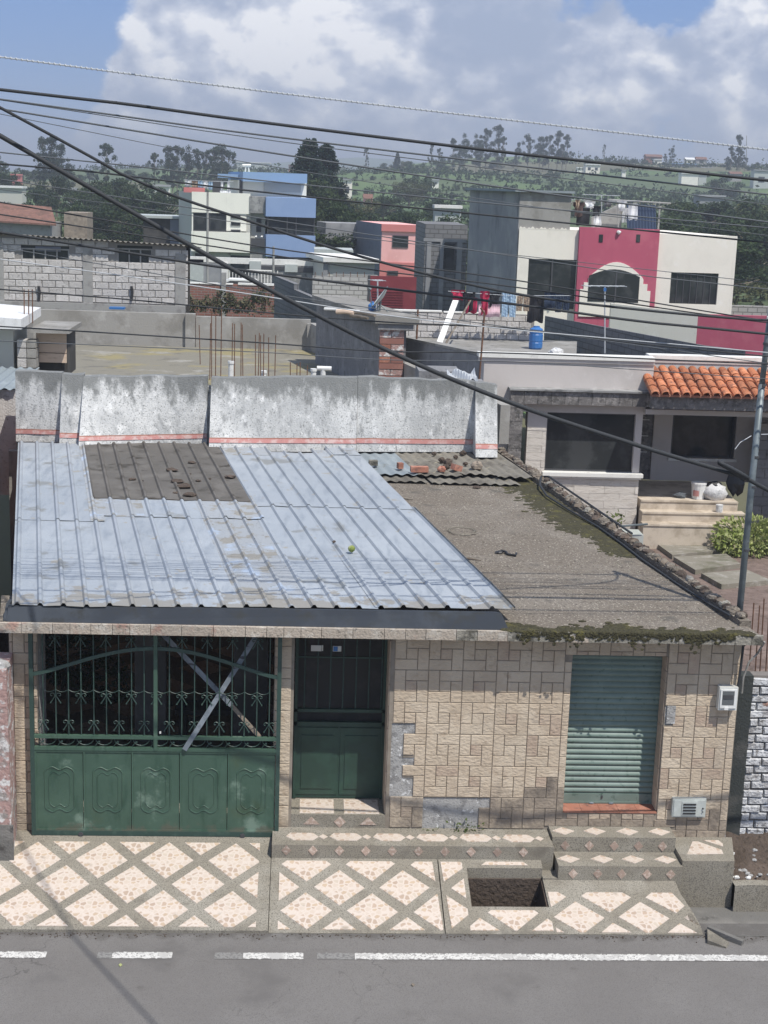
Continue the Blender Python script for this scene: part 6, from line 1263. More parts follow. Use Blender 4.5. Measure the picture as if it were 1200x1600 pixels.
part('awning_posts', MB().tube([(aw0.x, Yg+1.8, zr1), (aw0.x, Yg+1.8, aw0.z)], .04, 5).tube([(aw1.x, Yg+1.8, zr1), (aw1.x, Yg+1.8, aw1.z)], .04, 5).tube([at(950, 312, Yg+1.5), at(1048, 318, Yg+1.5)], .035, 5).tube([at(966, 316, Yg+1), at(966, 362, Yg+1)], .03, 5), 'colconc', bg_)
# walls in front of it
fwv = thing('raspberry_and_cream_wall', 'street wall painted cream at the left and raspberry at the right', 'wall', (14, 54, 2))
def vwall(pa, pb, Ya, Yb_, zbot, mat, parent, name, th=.2):
    a, b = at(*pa, Ya), at(*pb, Yb_); part(name, MB().pbox([(a.x, Ya, zbot), (b.x, Yb_, zbot), (b.x, Yb_+th, zbot), (a.x, Ya+th, zbot), (a.x, Ya, a.z), (b.x, Yb_, b.z), (b.x, Yb_+th, b.z), (a.x, Ya+th, a.z)]), mat, parent)
vwall((955, 474), (1091, 490), 58.0, 56, 1, 'cream', fwv, 'cream_length'); vwall((1091, 491), (1200, 494), 56, 55, 1, 'magenta', fwv, 'raspberry_length'); vwall((1200, 494), (1500, 502), 55, 53, 1, 'magenta', fwv, 'raspberry_length')
tb = thing('blockwork_stub', 'short stretch of grey blockwork behind the raspberry wall', 'wall', (16, 62, 2)); fb('blockwork', 1125, 478, 1215, 492, 61, 'far_grey_block', tb, .3, 0, zb=1)
dw_ = thing('dark_yard_wall', 'dark block yard wall sloping towards the bungalow roof', 'wall', (9, 46, 2)); vwall((853, 494), (1105, 541), 52, 40, 2.5, 'far_shaded_block', dw_, 'blockwork'); vwall((1105, 541), (1165, 548), 40, 38, 2.5, 'far_shaded_block', dw_, 'blockwork')
fb('pier', 1050, 533, 1056, 548, 42.5, 'colconc', dw_, .2, .2)
rd = MB().add([(-2, 29.5, 3.0), (14, 36.3, 3.0), (16, 52, 3.0), (1.5, 48, 3.0)], [(0, 1, 2, 3)])
dkr = thing('concrete_yard_roof', 'flat concrete roof with a pale block parapet where the laundry hangs', 'roof', (6, 44, 2.5))
part('roof_surface', MB().pbox([(at(600, 560, 36).x, 36.2, 2.6), (at(905, 540, 36).x, 36.2, 2.6), (at(905, 520, 48).x, 48.3, 2.6), (at(600, 520, 48).x, 48.3, 2.6), (at(600, 560, 36).x, 36.2, 3.05), (at(905, 540, 36).x, 36.2, 3.05), (at(905, 520, 48).x, 48.3, 3.05), (at(600, 520, 48).x, 48.3, 3.05)]), 'concrete', dkr)
xq0_, xq1_ = at(600, 505, 48).x, at(835, 505, 48).x; zq = at(720, 489, 48).z
part('parapet_core', MB().box(xq0_, 48.02, 2.6, xq1_, 48.2, zq), 'mortar', dkr)
blocks(dkr, (xq0_, 48.02, 3.06), (1, 0, 0), (0, -1, 0), 4, int((xq1_-xq0_)/.4), .4, .2, 'block', .024, .02)
part('whitewashed_top', MB().box(xq0_, 47.98, zq, at(690, 505, 48).x, 48.22, zq+.05), 'whitetrim', dkr); part('whitewashed_top', MB().box(at(693, 505, 48).x, 47.98, zq-.01, at(760, 505, 48).x, 48.22, zq+.03), 'whitetrim', dkr)
a, b = at(674, 528, 40), at(712, 470, 44); solo('leaning_plank', MB().beam((a.x, 40, 3.05), b, .17, .04), 'whitetrim', 'pale plank leaning against the block parapet near the laundry', 'plank')
a, b = at(690, 548, 38), at(735, 470, 47); solo('leaning_pole', MB().tube([a, b], .03, 5), 'bark', 'thin dark pole leaning right of the pale plank', 'pole')
q = at(837, 537, 45.5); solo('blue_drum', MB().lathe((q.x, 45.5, 3.05), [(.18, 0), (.21, .05), (.215, .2), (.2, .22), (.215, .25), (.215, .45), (.2, .47), (.215, .5), (.2, .62), (.1, .68), (.1, .71)], 14), 'plastic_blue', 'blue plastic drum standing below the black hanging sheet', 'drum')
q = at(870, 540, 44); solo('sack', MB().rock((q.x, 44, 3.13), .24, .2, .12, 5, 9), 'bag', 'grey-white sack lying on the flat roof right of the blue drum', 'sack')
for px, py, Y_ in ((778, 535, 37), (751, 540, 36.5)): q = at(px, py, Y_); solo('vent_pipe', MB().tube([(q.x, Y_, 3.05), (q.x+.03, Y_, 3.7 if px == 778 else 3.45)], .035, 7), 'white', 'white pipe standing on the flat concrete roof, '+('the taller one' if px == 778 else 'the shorter one'), 'vent pipe')
aerial(945, 552, 447, 36.5, 'television aerial with a small blue box rising behind the bungalow roof', 5, 1.1, .3)
q = at(945, 453, 36.45); solo('aerial_box', MB().box(q.x-.03, 36.4, q.z-.03, q.x+.03, 36.47, q.z+.05), 'plastic_blue', 'small blue box clipped to the aerial mast', 'box')
aerial(940, 352, 305, 63, 'television aerial on the roof of the cream building', 4, 1.6, .1)
aerial(578, 500, 440, 52, 'slim aerial mast in front of the pale block wall', 3, .4, .3) if False else None
# ---- laundry
def garment(kind, px, py, w, h, Y, mat, label, group=None):
    q = at(px, py, Y); sc_ = Y/FPX; W_, H_ = w*sc_, h*sc_; nu, nv = 10, 8; mb = MB(); ph = random.random()*6
    def half(u, v):
        if kind == 'shirt': hw_ = .5 if v < .3 else .36
        elif kind == 'skirt': hw_ = .36+.14*v
        else: hw_ = .5
        return hw_
    if kind == 'trousers':
        for s_ in (-1, 1):
            mb.grid(lambda u, v: (q.x+W_*((-.5+.5*u) if s_ < 0 else .5*u)*(1-.12*v)+(s_*.06*W_*v), Y+.05*math.sin(v*5+ph+u*6), q.z-H_*v), 4, nv)
    else:
        mb.grid(lambda u, v: (q.x+W_*(u-.5)*2*half(u, v), Y+.05*math.sin(u*9+ph+v*2)+.03*math.sin(v*7), q.z-H_*v*(1+.04*math.sin(u*9+ph))), nu, nv)
    n0 = len(mb.v); nf = len(mb.f); mb.v += [(a, b+.012, c) for a, b, c in mb.v]; mb.f += [tuple(i+n0 for i in reversed(f)) for f in mb.f[:nf]]
    solo('garment', mb, mat, label, 'laundry', group)
GL = 'laundry on the line by the block parapet'; Yl = 47.3
solo('clothesline', MB().tube([at(700, 455, Yl), at(795, 462, Yl), at(895, 462, Yl)], .01, 4), 'cablelight', 'line strung over the block parapet carrying the coloured laundry', 'clothesline')
for k, px, py, w, h, mt, lb in (('shirt', 716, 453, 22, 16, 'c_red', 'red top with white trim at the left end of the line'), ('shirt', 733, 456, 20, 30, 'c_black', 'black shirt hanging between the two red garments'), ('rect', 737, 465, 18, 24, 'c_red', 'crumpled red shirt hanging below the others'), ('shirt', 758, 455, 14, 36, 'c_red', 'narrow red and white shirt left of the black one'), ('rect', 765, 475, 34, 20, 'c_pink', 'pink and white towel hanging low on the line'), ('shirt', 773, 457, 20, 22, 'c_black', 'black top above the pink towel'), ('trousers', 796, 458, 22, 37, 'c_denim', 'pale blue jeans on the line'), ('trousers', 818, 460, 20, 26, 'c_beige', 'beige trousers right of the pale jeans'), ('rect', 838, 461, 25, 42, 'c_black', 'long black sheet hanging above the blue drum'), ('rect', 860, 457, 18, 24, 'c_navy', 'navy cloth in front of the large window'), ('trousers', 880, 460, 22, 28, 'c_navy', 'dark trousers at the right end of the line')):
    garment(k, px, py, w, h, Yl+random.uniform(-.1, .1), mt, lb, GL)
GR = 'laundry on the cream building roof'; Yr = Yg+1.2
solo('clothesline', MB().tube([at(890, 312, Yr), at(950, 314, Yr), at(1000, 314, Yr)], .012, 4), 'cablelight', 'line over the roof of the cream building carrying dark and white laundry', 'clothesline')
for k, px, py, w, h, mt, lb in (('shirt', 905, 316, 18, 22, 'c_brown', 'dark brown shirt at the left end of the roof line'), ('shirt', 903, 312, 8, 13, 'c_beige', 'beige sleeve-like cloth beside the white post'), ('rect', 912, 325, 20, 26, 'c_black', 'black garment low on the roof line'), ('shirt', 922, 314, 18, 13, 'c_white', 'white blouse above the dark garments'), ('shirt', 932, 322, 14, 15, 'c_black', 'small black top right of the white blouse'), ('skirt', 934, 337, 13, 17, 'c_white', 'white cloth hanging at the parapet edge'), ('shirt', 972, 313, 16, 16, 'c_white', 'white shirt in the middle of the roof line'), ('trousers', 978, 325, 10, 22, 'c_white', 'white leggings under the white shirt'), ('rect', 990, 318, 14, 32, 'c_white', 'long white towel left of the dark awning'), ('shirt', 950, 313, 14, 10, 'c_grey', 'grey cloth between the white laundry')):
    garment(k, px, py, w, h, Yr+random.uniform(-.2, .2), mt, lb, GR)
GB = 'laundry on the white and blue house roof'; Yq = YW+.6
for k, px, py, w, h, mt, lb in (('rect', 294, 281, 10, 10, 'c_white', 'white cloth at the left corner of the terrace line'), ('rect', 305, 283, 9, 11, 'c_beige', 'beige cloth on the terrace line'), ('rect', 313, 282, 7, 12, 'c_denim', 'pale blue cloth on the terrace line'), ('rect', 321, 283, 8, 11, 'c_white', 'white shirt in the middle of the terrace line'), ('rect', 329, 284, 6, 12, 'c_denim', 'small blue shirt on the terrace line'), ('rect', 347, 284, 4, 12, 'c_white', 'narrow white towel right of the dark tank'), ('rect', 357, 284, 4, 14, 'c_white', 'narrow white towel nearest the penthouse'), ('rect', 352, 297, 16, 6, 'c_white', 'white sheet heaped on the terrace edge')):
    garment(k, px, py, w, h, Yq, mt, lb, GB)
solo('clothesline', MB().tube([at(288, 281, Yq), at(325, 283, Yq), at(365, 284, Yq)], .015, 4), 'cablelight', 'line over the terrace of the white and blue house', 'clothesline')
# poles in the middle distance
for px, pb, pt, Y_, lb in ((324, 442, 300, 76, 'thin pale street pole in front of the white and blue house'), (427, 440, 385, 74, 'short grey pole before the blue cube'), (181, 350, 315, 130, 'grey utility pole among the dark trees'), (1164, 335, 300, 260, 'grey pole on the right hillside'), (1166, 315, 212, 480, 'distant lattice mast on the skyline at the right')):
    q = at(px, pb, Y_); solo('utility_pole', MB().tube([(q.x, Y_, q.z-1), at(px+.5, pt, Y_)], .0009*Y_ if Y_ < 300 else .3, 6, .0007*Y_ if Y_ < 300 else .1), 'colconc', lb, 'pole')
# ================================================================= WIRES
def wire(pts, Ys, r, mat, label, beads=False, end_right=None, cat='wire'):
    """pts: picture points along the wire, Ys: its distance at the first and the last; runs on past both ends"""
    P = [at(px, py, Ys[0]+(Ys[1]-Ys[0])*i/(len(pts)-1)) for i, (px, py) in enumerate(pts)]
    out = []
    n = len(P)
    ext0 = P[0]+(P[0]-P[1]).normalized()*9; ext0.z += .0
    Q = [ext0]+P+([P[-1]+(P[-1]-P[-2]).normalized()*9] if end_right is None else [Vector(end_right)])
    for i in range(len(Q)-1):       # Catmull-Rom through the points
        p0, p1, p2, p3 = Q[max(i-1, 0)], Q[i], Q[i+1], Q[min(i+2, len(Q)-1)]
        for k in range(8):
            t = k/8; out.append(.5*((2*p1)+(p2-p0)*t+(2*p0-5*p1+4*p2-p3)*t*t+(3*p1-p0-3*p2+p3)*t**3))
    out.append(Q[-1]); mb = MB().tube(out, r, 6)
    if beads:
        for a, b in zip(out, out[1:]):
            L_ = (b-a).length; k = int(L_/.05)
            for j in range(k): c_ = a+(b-a)*(j/k); mb.tube([c_-Vector((.009, 0, -.008)), c_+Vector((.009, 0, -.008))], r*1.5, 5)
    o = solo('overhead_wire', mb, mat, label, cat, 'overhead street wires', smooth=not beads); return o
TOP = (5.553, 17.47, 6.45)
wire([(0, 89), (400, 141), (800, 188), (1200, 234)], (15.0, 15.4), .0075, 'cablelight', 'highest wire, thin silvery twisted strand crossing the clouds', True)
wire([(0, 140), (200, 163), (400, 190), (800, 239), (1200, 282)], (14.6, 15.0), .015, 'cable', 'thick black cable crossing the sky below the silvery wire')
wire([(0, 155), (400, 210), (800, 258), (1200, 304)], (15.3, 15.6), .009, 'cablegrey', 'black wire just below the thick sky cable')
wire([(0, 156), (400, 216), (800, 268)], (15.9, 16.2), .005, 'cablegrey', 'faint thin wire running close below its thicker neighbour on the sky')
wire([(0, 170), (400, 235), (800, 295), (1200, 347)], (15.5, 15.9), .009, 'cablegrey', 'black wire passing over the distant eucalyptus trees')
wire([(0, 178), (260, 230), (400, 256), (800, 318), (1200, 368)], (16.6, 16.9), .004, 'cablegrey', 'very thin grey wire over the left tree line')
wire([(0, 238), (230, 262), (400, 281), (800, 321), (1200, 356)], (16.3, 16.6), .007, 'cablegrey', 'thin wire crossing the tops of the left trees')
wire([(0, 256), (140, 268), (400, 299), (800, 340), (1200, 379)], (15.8, 16.0), .009, 'cable', 'wire running along the base of the skyline trees')
wire([(0, 168), (213, 282), (400, 349), (590, 408), (800, 458), (1000, 484), (1190, 500)], (14.0, 17.0), .014, 'cable', 'thick cable dropping from the upper left to the mast top', False, TOP)
wire([(0, 212), (213, 335), (400, 441), (600, 545), (800, 630), (1000, 697), (1165, 747), (1200, 766)], (14.2, 14.8), .0225, 'cable', 'thickest black cable slanting down across the whole view to the right edge')
wire([(0, 296), (200, 322), (400, 352), (600, 376), (800, 398), (1000, 420)], (16.8, 17.1), .004, 'cablegrey', 'faint hair-thin wire across the white and blue house')
wire([(0, 316), (200, 350), (400, 384), (600, 411), (800, 437), (1190, 500)], (15.9, 17.4), .0075, 'cable', 'upper of the two parallel wires crossing the blue cube', False, TOP)
wire([(0, 335), (200, 365), (400, 395), (600, 424), (800, 448), (1190, 503)], (16.2, 17.4), .0075, 'cable', 'lower of the two parallel wires crossing the blue cube', False, TOP)
wire([(0, 363), (200, 395), (400, 425), (800, 475), (1000, 502), (1200, 522)], (16.0, 16.3), .014, 'cable', 'thick wire crossing the eaves of the grey block house')
wire([(0, 386), (200, 420), (400, 455), (600, 484), (800, 512)], (16.5, 16.8), .005, 'cablegrey', 'thin wire across the upper block courses of the block house')
wire([(0, 405), (200, 432), (400, 461), (600, 492), (800, 515), (1000, 533)], (16.4, 16.8), .006, 'cablelight', 'thin silvery wire crossing the block house windowsills')
wire([(0, 452), (200, 468), (400, 487), (600, 503), (800, 513), (1000, 537), (1200, 557)], (16.6, 17.0), .008, 'cable', 'black wire along the foot of the block house')
wire([(0, 510), (100, 516), (400, 535), (600, 549), (800, 552), (1200, 569)], (16.9, 17.2), .008, 'cable', 'black wire over the boarded hut and the rooftop deck')
wire([(100, 537), (400, 550), (600, 562), (800, 565), (1000, 578), (1200, 592)], (17.2, 17.4), .005, 'cablegrey', 'lowest thin wire just above the parapet wall')
wire([(800, 400), (1000, 430), (1200, 452)], (15.2, 15.4), .005, 'cablegrey', 'thin wire across the upper storey of the cream building')
solo('crossing_cable', MB().tube([Vector((-6.0, 22, 11.6)), Vector((-1.75, 15.3, 10.3)), Vector((1.1, 10.3, 9.55)), Vector((2.25, 8.4, 9.4)), Vector((6, 2, 9.6))], .02, 6), 'cable', 'cable crossing high over the street whose shadow falls on the road', 'wire')
# ================================================================= VEGETATION
def tree_meshes(kind, seed):
    r_ = random.Random(seed); g = np.random.default_rng(seed); tr_ = MB(); pts = []
    if kind == 'euc':          # tall, bare stem, tufty separate clumps ; unit height 1
        top = 1.0; stem = [(0, 0, 0), (r_.uniform(-.02, .02), 0, .35), (r_.uniform(-.05, .05), 0, .7), (r_.uniform(-.06, .06), 0, .92)]; tr_.tube(stem, .016, 5, .005)
        for k in range(24):
            h = r_.uniform(.30, 1.0); w = .26*(1.15-abs(h-.58)*1.7); a = r_.uniform(0, 6.28); d = r_.uniform(.02, max(w, .05)); c = (d*math.cos(a), d*math.sin(a), h)
            tr_.tube([(0, 0, h-.14), (c[0]*.6, c[1]*.6, h-.05), c], .006, 4, .002); rr_ = r_.uniform(.03, .085)
            pts.append(ellpts(150, c, (rr_*1.2, rr_*1.2, rr_), seed*50+k, .1))
        s = .017
    elif kind == 'cypress':
        tr_.tube([(0, 0, 0), (0, 0, .9)], .02, 5, .004)
        for k in range(120):
            h = r_.uniform(.05, .97); w = .30*(1-h)**.7*(.75+.4*r_.random()); a = r_.uniform(0, 6.28); c = (w*.8*math.cos(a), w*.8*math.sin(a), h); q_ = .035+.05*(1-h)
            pts.append(ellpts(110, c, (q_, q_, q_*1.5), seed*70+k, .3))
        s = .014
    elif kind == 'round':
        tr_.tube([(0, 0, 0), (0, 0, .5)], .035, 5, .02)
        for k in range(26):
            a = r_.uniform(0, 6.28); d = r_.uniform(0, .42)**.8; h = r_.uniform(.25, .86-.3*d); c = (d*math.cos(a), d*math.sin(a), h); q_ = r_.uniform(.09, .17)
            tr_.tube([(0, 0, .25), (c[0]*.5, c[1]*.5, h*.8), c], .012, 4, .003)
            pts.append(ellpts(150, c, (q_, q_, q_*.75), seed*90+k, .35))
        s = .024
    else:                      # low shrub
        for k in range(12):
            a = r_.uniform(0, 6.28); d = r_.uniform(0, .5); c = (d*math.cos(a), d*math.sin(a), r_.uniform(.2, .7)); q_ = r_.uniform(.16, .3)
            pts.append(ellpts(90, c, (q_, q_, q_), seed*110+k, .3))
        tr_.tube([(0, 0, 0), (0, 0, .5)], .03, 4, .01); s = .045
    pts = np.concatenate(pts); return tr_.mesh('trunk'), leafmesh('crown', pts, s, seed)
TREES = {k: [tree_meshes(k, sd*7+j) for j in range(n)] for sd, (k, n) in enumerate((('euc', 6), ('cypress', 2), ('round', 5), ('shrub', 4)))}
KM = {'euc': 'euc', 'cypress': 'cypress', 'round': 'leaf', 'shrub': 'scrub'}
def tree(kind, px, pt, Y, label, group=None, w=1.0, var=None, base=None, name=None, mat=None, cat='tree'):
    x = at(px, 300, Y).x; zb_ = T(x, Y)-.2 if base is None else base; h = at(px, pt, Y).z-zb_; h = max(h, 1.0)
    t = thing(name or {'euc': 'eucalyptus_tree', 'cypress': 'cypress_tree', 'round': 'broadleaf_tree', 'shrub': 'shrub'}[kind], label, cat, (x, Y, zb_), group)
    tm, cm = random.choice(TREES[kind]) if var is None else TREES[kind][var]
    t.rotation_euler = (0, 0, random.uniform(0, 6.28)); t.scale = (h*w, h*w, h)
    for nm, me, mt in (('trunk', tm, 'bark'), ('crown', cm, mat or KM[kind])):
        if len(me.materials) == 0: me.materials.append(m[mt])
        o = bpy.data.objects.new(nm, me); COL.objects.link(o); o.parent = t
    return t
GE1, GE2, GE3 = 'eucalyptus trees on the left skyline', 'eucalyptus clump behind the white and blue house', 'eucalyptus trees on the central ridge'
for px, pt, Y_, w in ((68, 218, 240, .7), (82, 216, 238, .75), (96, 228, 245, .7), (60, 240, 250, .8), (108, 250, 250, .9), (88, 240, 236, .9)): tree('euc', px, pt, Y_, 'tall wispy eucalyptus in the small clump at the left skyline', GE1, w)
tree('euc', 166, 226, 235, 'lone eucalyptus standing apart between the two left clumps', None, .75)
for px, pt, Y_, w in ((242, 240, 270, .7), (262, 231, 265, .7), (277, 229, 262, .75), (294, 231, 268, .75), (308, 236, 270, .8), (322, 236, 265, .75), (334, 232, 260, .75), (347, 228, 262, .8), (357, 236, 268, .8), (270, 246, 258, 1.0), (340, 246, 256, 1.0)): tree('euc', px, pt, Y_, 'eucalyptus in the long clump behind the white and blue house', GE2, w)
for px, pt, Y_, w in ((672, 224, 420, .45), (684, 232, 415, .6), (706, 218, 410, .7), (724, 211, 405, .75), (742, 212, 408, .75), (757, 202, 402, .75), (775, 198, 400, .7), (748, 224, 398, 1.0), (716, 230, 396, 1.0), (783, 214, 405, .6)): tree('euc', px, pt, Y_, 'eucalyptus in the taller central ridge clump', GE3, w)
for px, pt, Y_, w in ((806, 222, 420, .6), (822, 211, 415, .75), (840, 213, 412, .8), (855, 212, 410, .8), (868, 206, 408, .75), (882, 212, 412, .8), (846, 226, 405, 1.0), (876, 226, 405, 1.0)): tree('euc', px, pt, Y_, 'eucalyptus in the right ridge clump above the cream building', 'eucalyptus clump right of the central ridge', w)
tree('euc', 940, 226, 470, 'single thin-stemmed tree with a tiny crown on the right ridge', None, .45)
tree('euc', 1046, 228, 450, 'tall eucalyptus between the far roofs on the right ridge', None, .8); tree('euc', 1036, 240, 445, 'shorter eucalyptus leaning left on the right ridge', None, .9)
for px, pt, w in ((1149, 213, .7), (1138, 230, .8), (1152, 235, .9), (1160, 246, 1.0), (1132, 245, .8)): tree('euc', px, pt, 380, 'eucalyptus in the clump beside the skyline mast', 'eucalyptus clump beside the skyline mast', w)
tree('euc', 571, 232, 430, 'thin umbrella-topped tree in the middle of the skyline', None, .5); tree('cypress', 619, 238, 400, 'narrow dark conifer on the middle ridge', None, .9)
tree('cypress', 483, 218, 128, 'large dark pyramidal cypress behind the blue cube, left summit', None, 1.15); tree('cypress', 508, 228, 131, 'large dark cypress behind the blue cube, right summit', None, 1.2)
tree('round', 496, 262, 124, 'bushy dark tree at the foot of the two cypresses', None, 1.0)
for i, (px, pt, Y_, w) in enumerate(((130, 285, 150, 1.1), (160, 272, 158, 1.1), (185, 268, 160, 1.1), (205, 284, 140, 1.2), (232, 276, 158, 1.1), (255, 292, 140, 1.2), (175, 300, 125, 1.4), (145, 312, 120, 1.4), (215, 312, 118, 1.5), (250, 318, 115, 1.4), (268, 330, 108, 1.3))): tree('round', px, pt, Y_, 'dark bushy tree in the dense grove left of the white and blue house', 'dark grove left of the white and blue house', w)
tree('round', 88, 266, 165, 'lighter green tree in front of the left eucalyptus clump', None, .9, mat='scrub'); tree('round', 60, 288, 160, 'low round tree near the far left roofs', None, 1.3); tree('round', 10, 262, 200, 'dark tree at the far left edge of the skyline', None, 1.0); tree('euc', 2, 245, 220, 'eucalyptus cut by the left edge of the view', None, .9)
for px, pt, Y_ in ((35, 262, 300), (52, 264, 310), (125, 270, 320), (140, 262, 330), (205, 262, 320), (228, 266, 310), (20, 268, 330)): tree('round', px, pt, Y_, 'small far tree along the left horizon', 'small trees along the left horizon', 1.2)
for px, pt, Y_, w in ((430, 300, 120, 1.0), (520, 300, 105, 1.1), (545, 292, 150, 1.2), (540, 330, 100, 1.4), (570, 318, 130, 1.4), (600, 300, 180, 1.3), (640, 274, 230, 1.1), (660, 268, 240, 1.1), (690, 302, 170, 1.2), (652, 320, 130, 1.5), (610, 330, 115, 1.4), (700, 326, 110, 1.3), (560, 340, 98, 1.4), (520, 345, 95, 1.4)): tree('round', px, pt, Y_, 'olive bush or tree between the blue cube and the cream building', 'trees between the blue cube and the cream building', w, mat=random.choice(('scrub', 'scrub', 'leaf')))
for px, pt, Y_, w in ((640, 250, 380, 1.2), (628, 246, 420, 1.1), (600, 252, 430, 1.2), (660, 252, 400, 1.3), (690, 244, 400, 1.4), (950, 245, 450, 1.3), (965, 248, 440, 1.3), (985, 246, 450, 1.3), (1180, 252, 400, 1.4), (1195, 262, 380, 1.4), (920, 246, 450, 1.2), (800, 246, 440, 1.4), (770, 246, 430, 1.6), (1130, 270, 300, 1.4), (860, 268, 330, 1.4)): tree('round', px, pt, Y_, 'dark round tree on the far hillside', 'dark trees on the far hillside', w)
for px, pt, Y_, w in ((1080, 305, 140, 1.5), (1110, 300, 150, 1.5), (1140, 298, 150, 1.5), (1175, 302, 140, 1.5), (1200, 300, 145, 1.5), (1160, 320, 115, 1.5), (1190, 330, 105, 1.5), (1060, 318, 120, 1.5), (1030, 322, 110, 1.5), (1150, 350, 90, 1.5), (1010, 330, 100, 1.5)): tree('round', px, pt, Y_, 'bushy tree on the slope right of the cream building', 'bushy trees on the slope right of the cream building', w, mat=random.choice(('leaf', 'scrub', 'scrub')))
# scrub cover: one mass of leaf clumps over the near hillside and in hedge lines
def scrubmass(n, region, seed, name, mat, size, s, clump=26):
    g = np.random.default_rng(seed); pts = []
    for k in range(n):
        px = g.uniform(region[0], region[1]); Y_ = region[2]*(region[3]/region[2])**g.random(); x = at(px, 300, Y_).x; sz = size*g.uniform(.5, 1.4)*(Y_/120)**.35
        c = (x, Y_, T(x, Y_)+sz*.25); pts.append(ellpts(clump, c, (sz, sz, sz*.75), seed+k, .3))
    me = leafmesh(name, np.concatenate(pts), s, seed); o = link(name, me, mat, None, (0, 0, 0)); setp(o, 'olive green scrub covering the slopes between the houses', 'scrub', None, 'stuff'); return o
scrubmass(1300, (-150, 1350, 92, 150), 11, 'scrub', 'scrub', .75, .20, 40)
scrubmass(150, (-150, 1350, 150, 300), 12, 'scrub', 'leaf', .9, .3, 40)
scrubmass(700, (-150, 560, 46, 92), 13, 'scrub', 'scrub', .55, .17, 34)
scrubmass(260, (1130, 1500, 62, 110), 14, 'scrub', 'scrub', .6, .2, 30)
def hedges(n, seed):
    g = np.random.default_rng(seed); pts = []
    for k in range(n):
        px0 = g.uniform(-100, 1250); Y0 = g.uniform(190, 520); L_ = g.uniform(25, 110); a = g.normal(0, .35); x0 = at(px0, 300, Y0).x
        for j in range(int(L_/2.2)):
            x = x0+math.cos(a)*j*2.2+g.normal(0, .5); y = Y0+math.sin(a)*j*2.2+g.normal(0, .8); sz = g.uniform(.5, 1.3)*(1.8 if g.random() < .08 else 1)
            pts.append(ellpts(22, (x, y, T(x, y)+sz*.4), (sz*1.1, sz, sz), seed+k*99+j, .3))
    me = leafmesh('hedge', np.concatenate(pts), .42, seed); o = link('hedgerows', me, 'leaf', None, (0, 0, 0)); setp(o, 'dark hedgerows dividing the green fields on the far hillside', 'hedges', None, 'stuff')
hedges(34, 21)
# weeds on the brick wall yard and grass on the block house plot
g_ = np.random.default_rng(5); pts = []
for k in range(150):
    px = g_.uniform(288, 425); q = at(px, 478+g_.uniform(-22, 10)*abs(math.sin(px*.05)), 55); pts.append(ellpts(16, tuple(q), (.16, .15, .25), 600+k, .1))
o = link('weeds', leafmesh('weeds', np.concatenate(pts), .06, 3), 'dryweed', None, (0, 0, 0)); setp(o, 'dry weeds growing in front of the red brick wall', 'weeds', None, 'stuff')
def tuft(px, Y_, z, n, s, label, mat='weed', sp=.12):
    q = at(px, 1000, Y_); q.z = z; g = np.random.default_rng(int(px)); p_ = np.array(tuple(q))+g.normal(size=(n, 3))*np.array((sp, sp*.3, sp*.35))+np.array((0, 0, sp*.4))
    o = link('weed_tuft', leafmesh('weed_tuft', p_, s, int(px)), mat, None, tuple(q)); o.data.transform(Matrix.Translation(-Vector(q))); setp(o, label, 'weed')
tuft(738, 16.92, .06, 60, .022, 'small green weed tuft at the wall foot beside the exposed mortar patch')
tuft(692, 16.93, .06, 14, .015, 'tiny weed sprig at the wall foot below the mortar patch', sp=.05)
q = at(962, 812, 27.9); o = link('weed_tuft', leafmesh('weed_tuft', np.array(tuple(q))+g_.normal(size=(50, 3))*.1, .05, 9), 'weed', None, tuple(q)); o.data.transform(Matrix.Translation(-q)); setp(o, 'weed tuft behind the kerb near the low concrete block', 'weed')
gr = MB(); rg_ = random.Random(3)
for k in range(900):
    x = -7+rg_.random()*15; y = 15.29-abs(rg_.gauss(0, .05)); q_ = rg_.uniform(.003, .011); gr.rock((x, y, RZ+q_*.4), q_, q_, q_*.7, k, 4)
o = link('kerb_grit', gr.mesh('kerb_grit'), 'mud', None, (0, 0, 0)); setp(o, 'dark grit gathered along the kerb line', 'grit', None, 'stuff')
# ================================================================= FAR HOUSES
def far_house(px, py_top, py_bot, wpx, Y, wall, roof, label, kind='flat', wins=2):
    Y = Y-14 if Y > 350 else Y; x = at(px, py_bot, Y).x; w = wpx*Y/FPX; zb_ = min(at(px, py_bot, Y).z, T(x, Y)+.5); zt_ = at(px, py_top, Y).z; dp = w*.8
    t = thing('far_house', label, 'house', (x, Y, zb_)); hh = zt_-zb_
    part('walls', MB().box(x-w/2, Y, zb_-2, x+w/2, Y+dp, zt_-(hh*.3 if kind == 'gable' else .12)), wall, t)
    if kind == 'gable': part('roof', MB().prism([(x-w*.55, Y-.3, zt_-hh*.3), (x-w*.55, Y+dp/2, zt_), (x-w*.55, Y+dp+.3, zt_-hh*.3)], (w*1.1, 0, 0)), roof, t)
    else: part('roof', MB().box(x-w*.54, Y-.3, zt_-.12, x+w*.54, Y+dp, zt_+.12), roof, t)
    for i in range(wins):
        a = x-w/2+w*(i+.3)/wins; part('window', MB().box(a, Y-.04, zb_+hh*.25, a+w/wins*.4, Y-.01, zb_+hh*.6), 'glass', t)
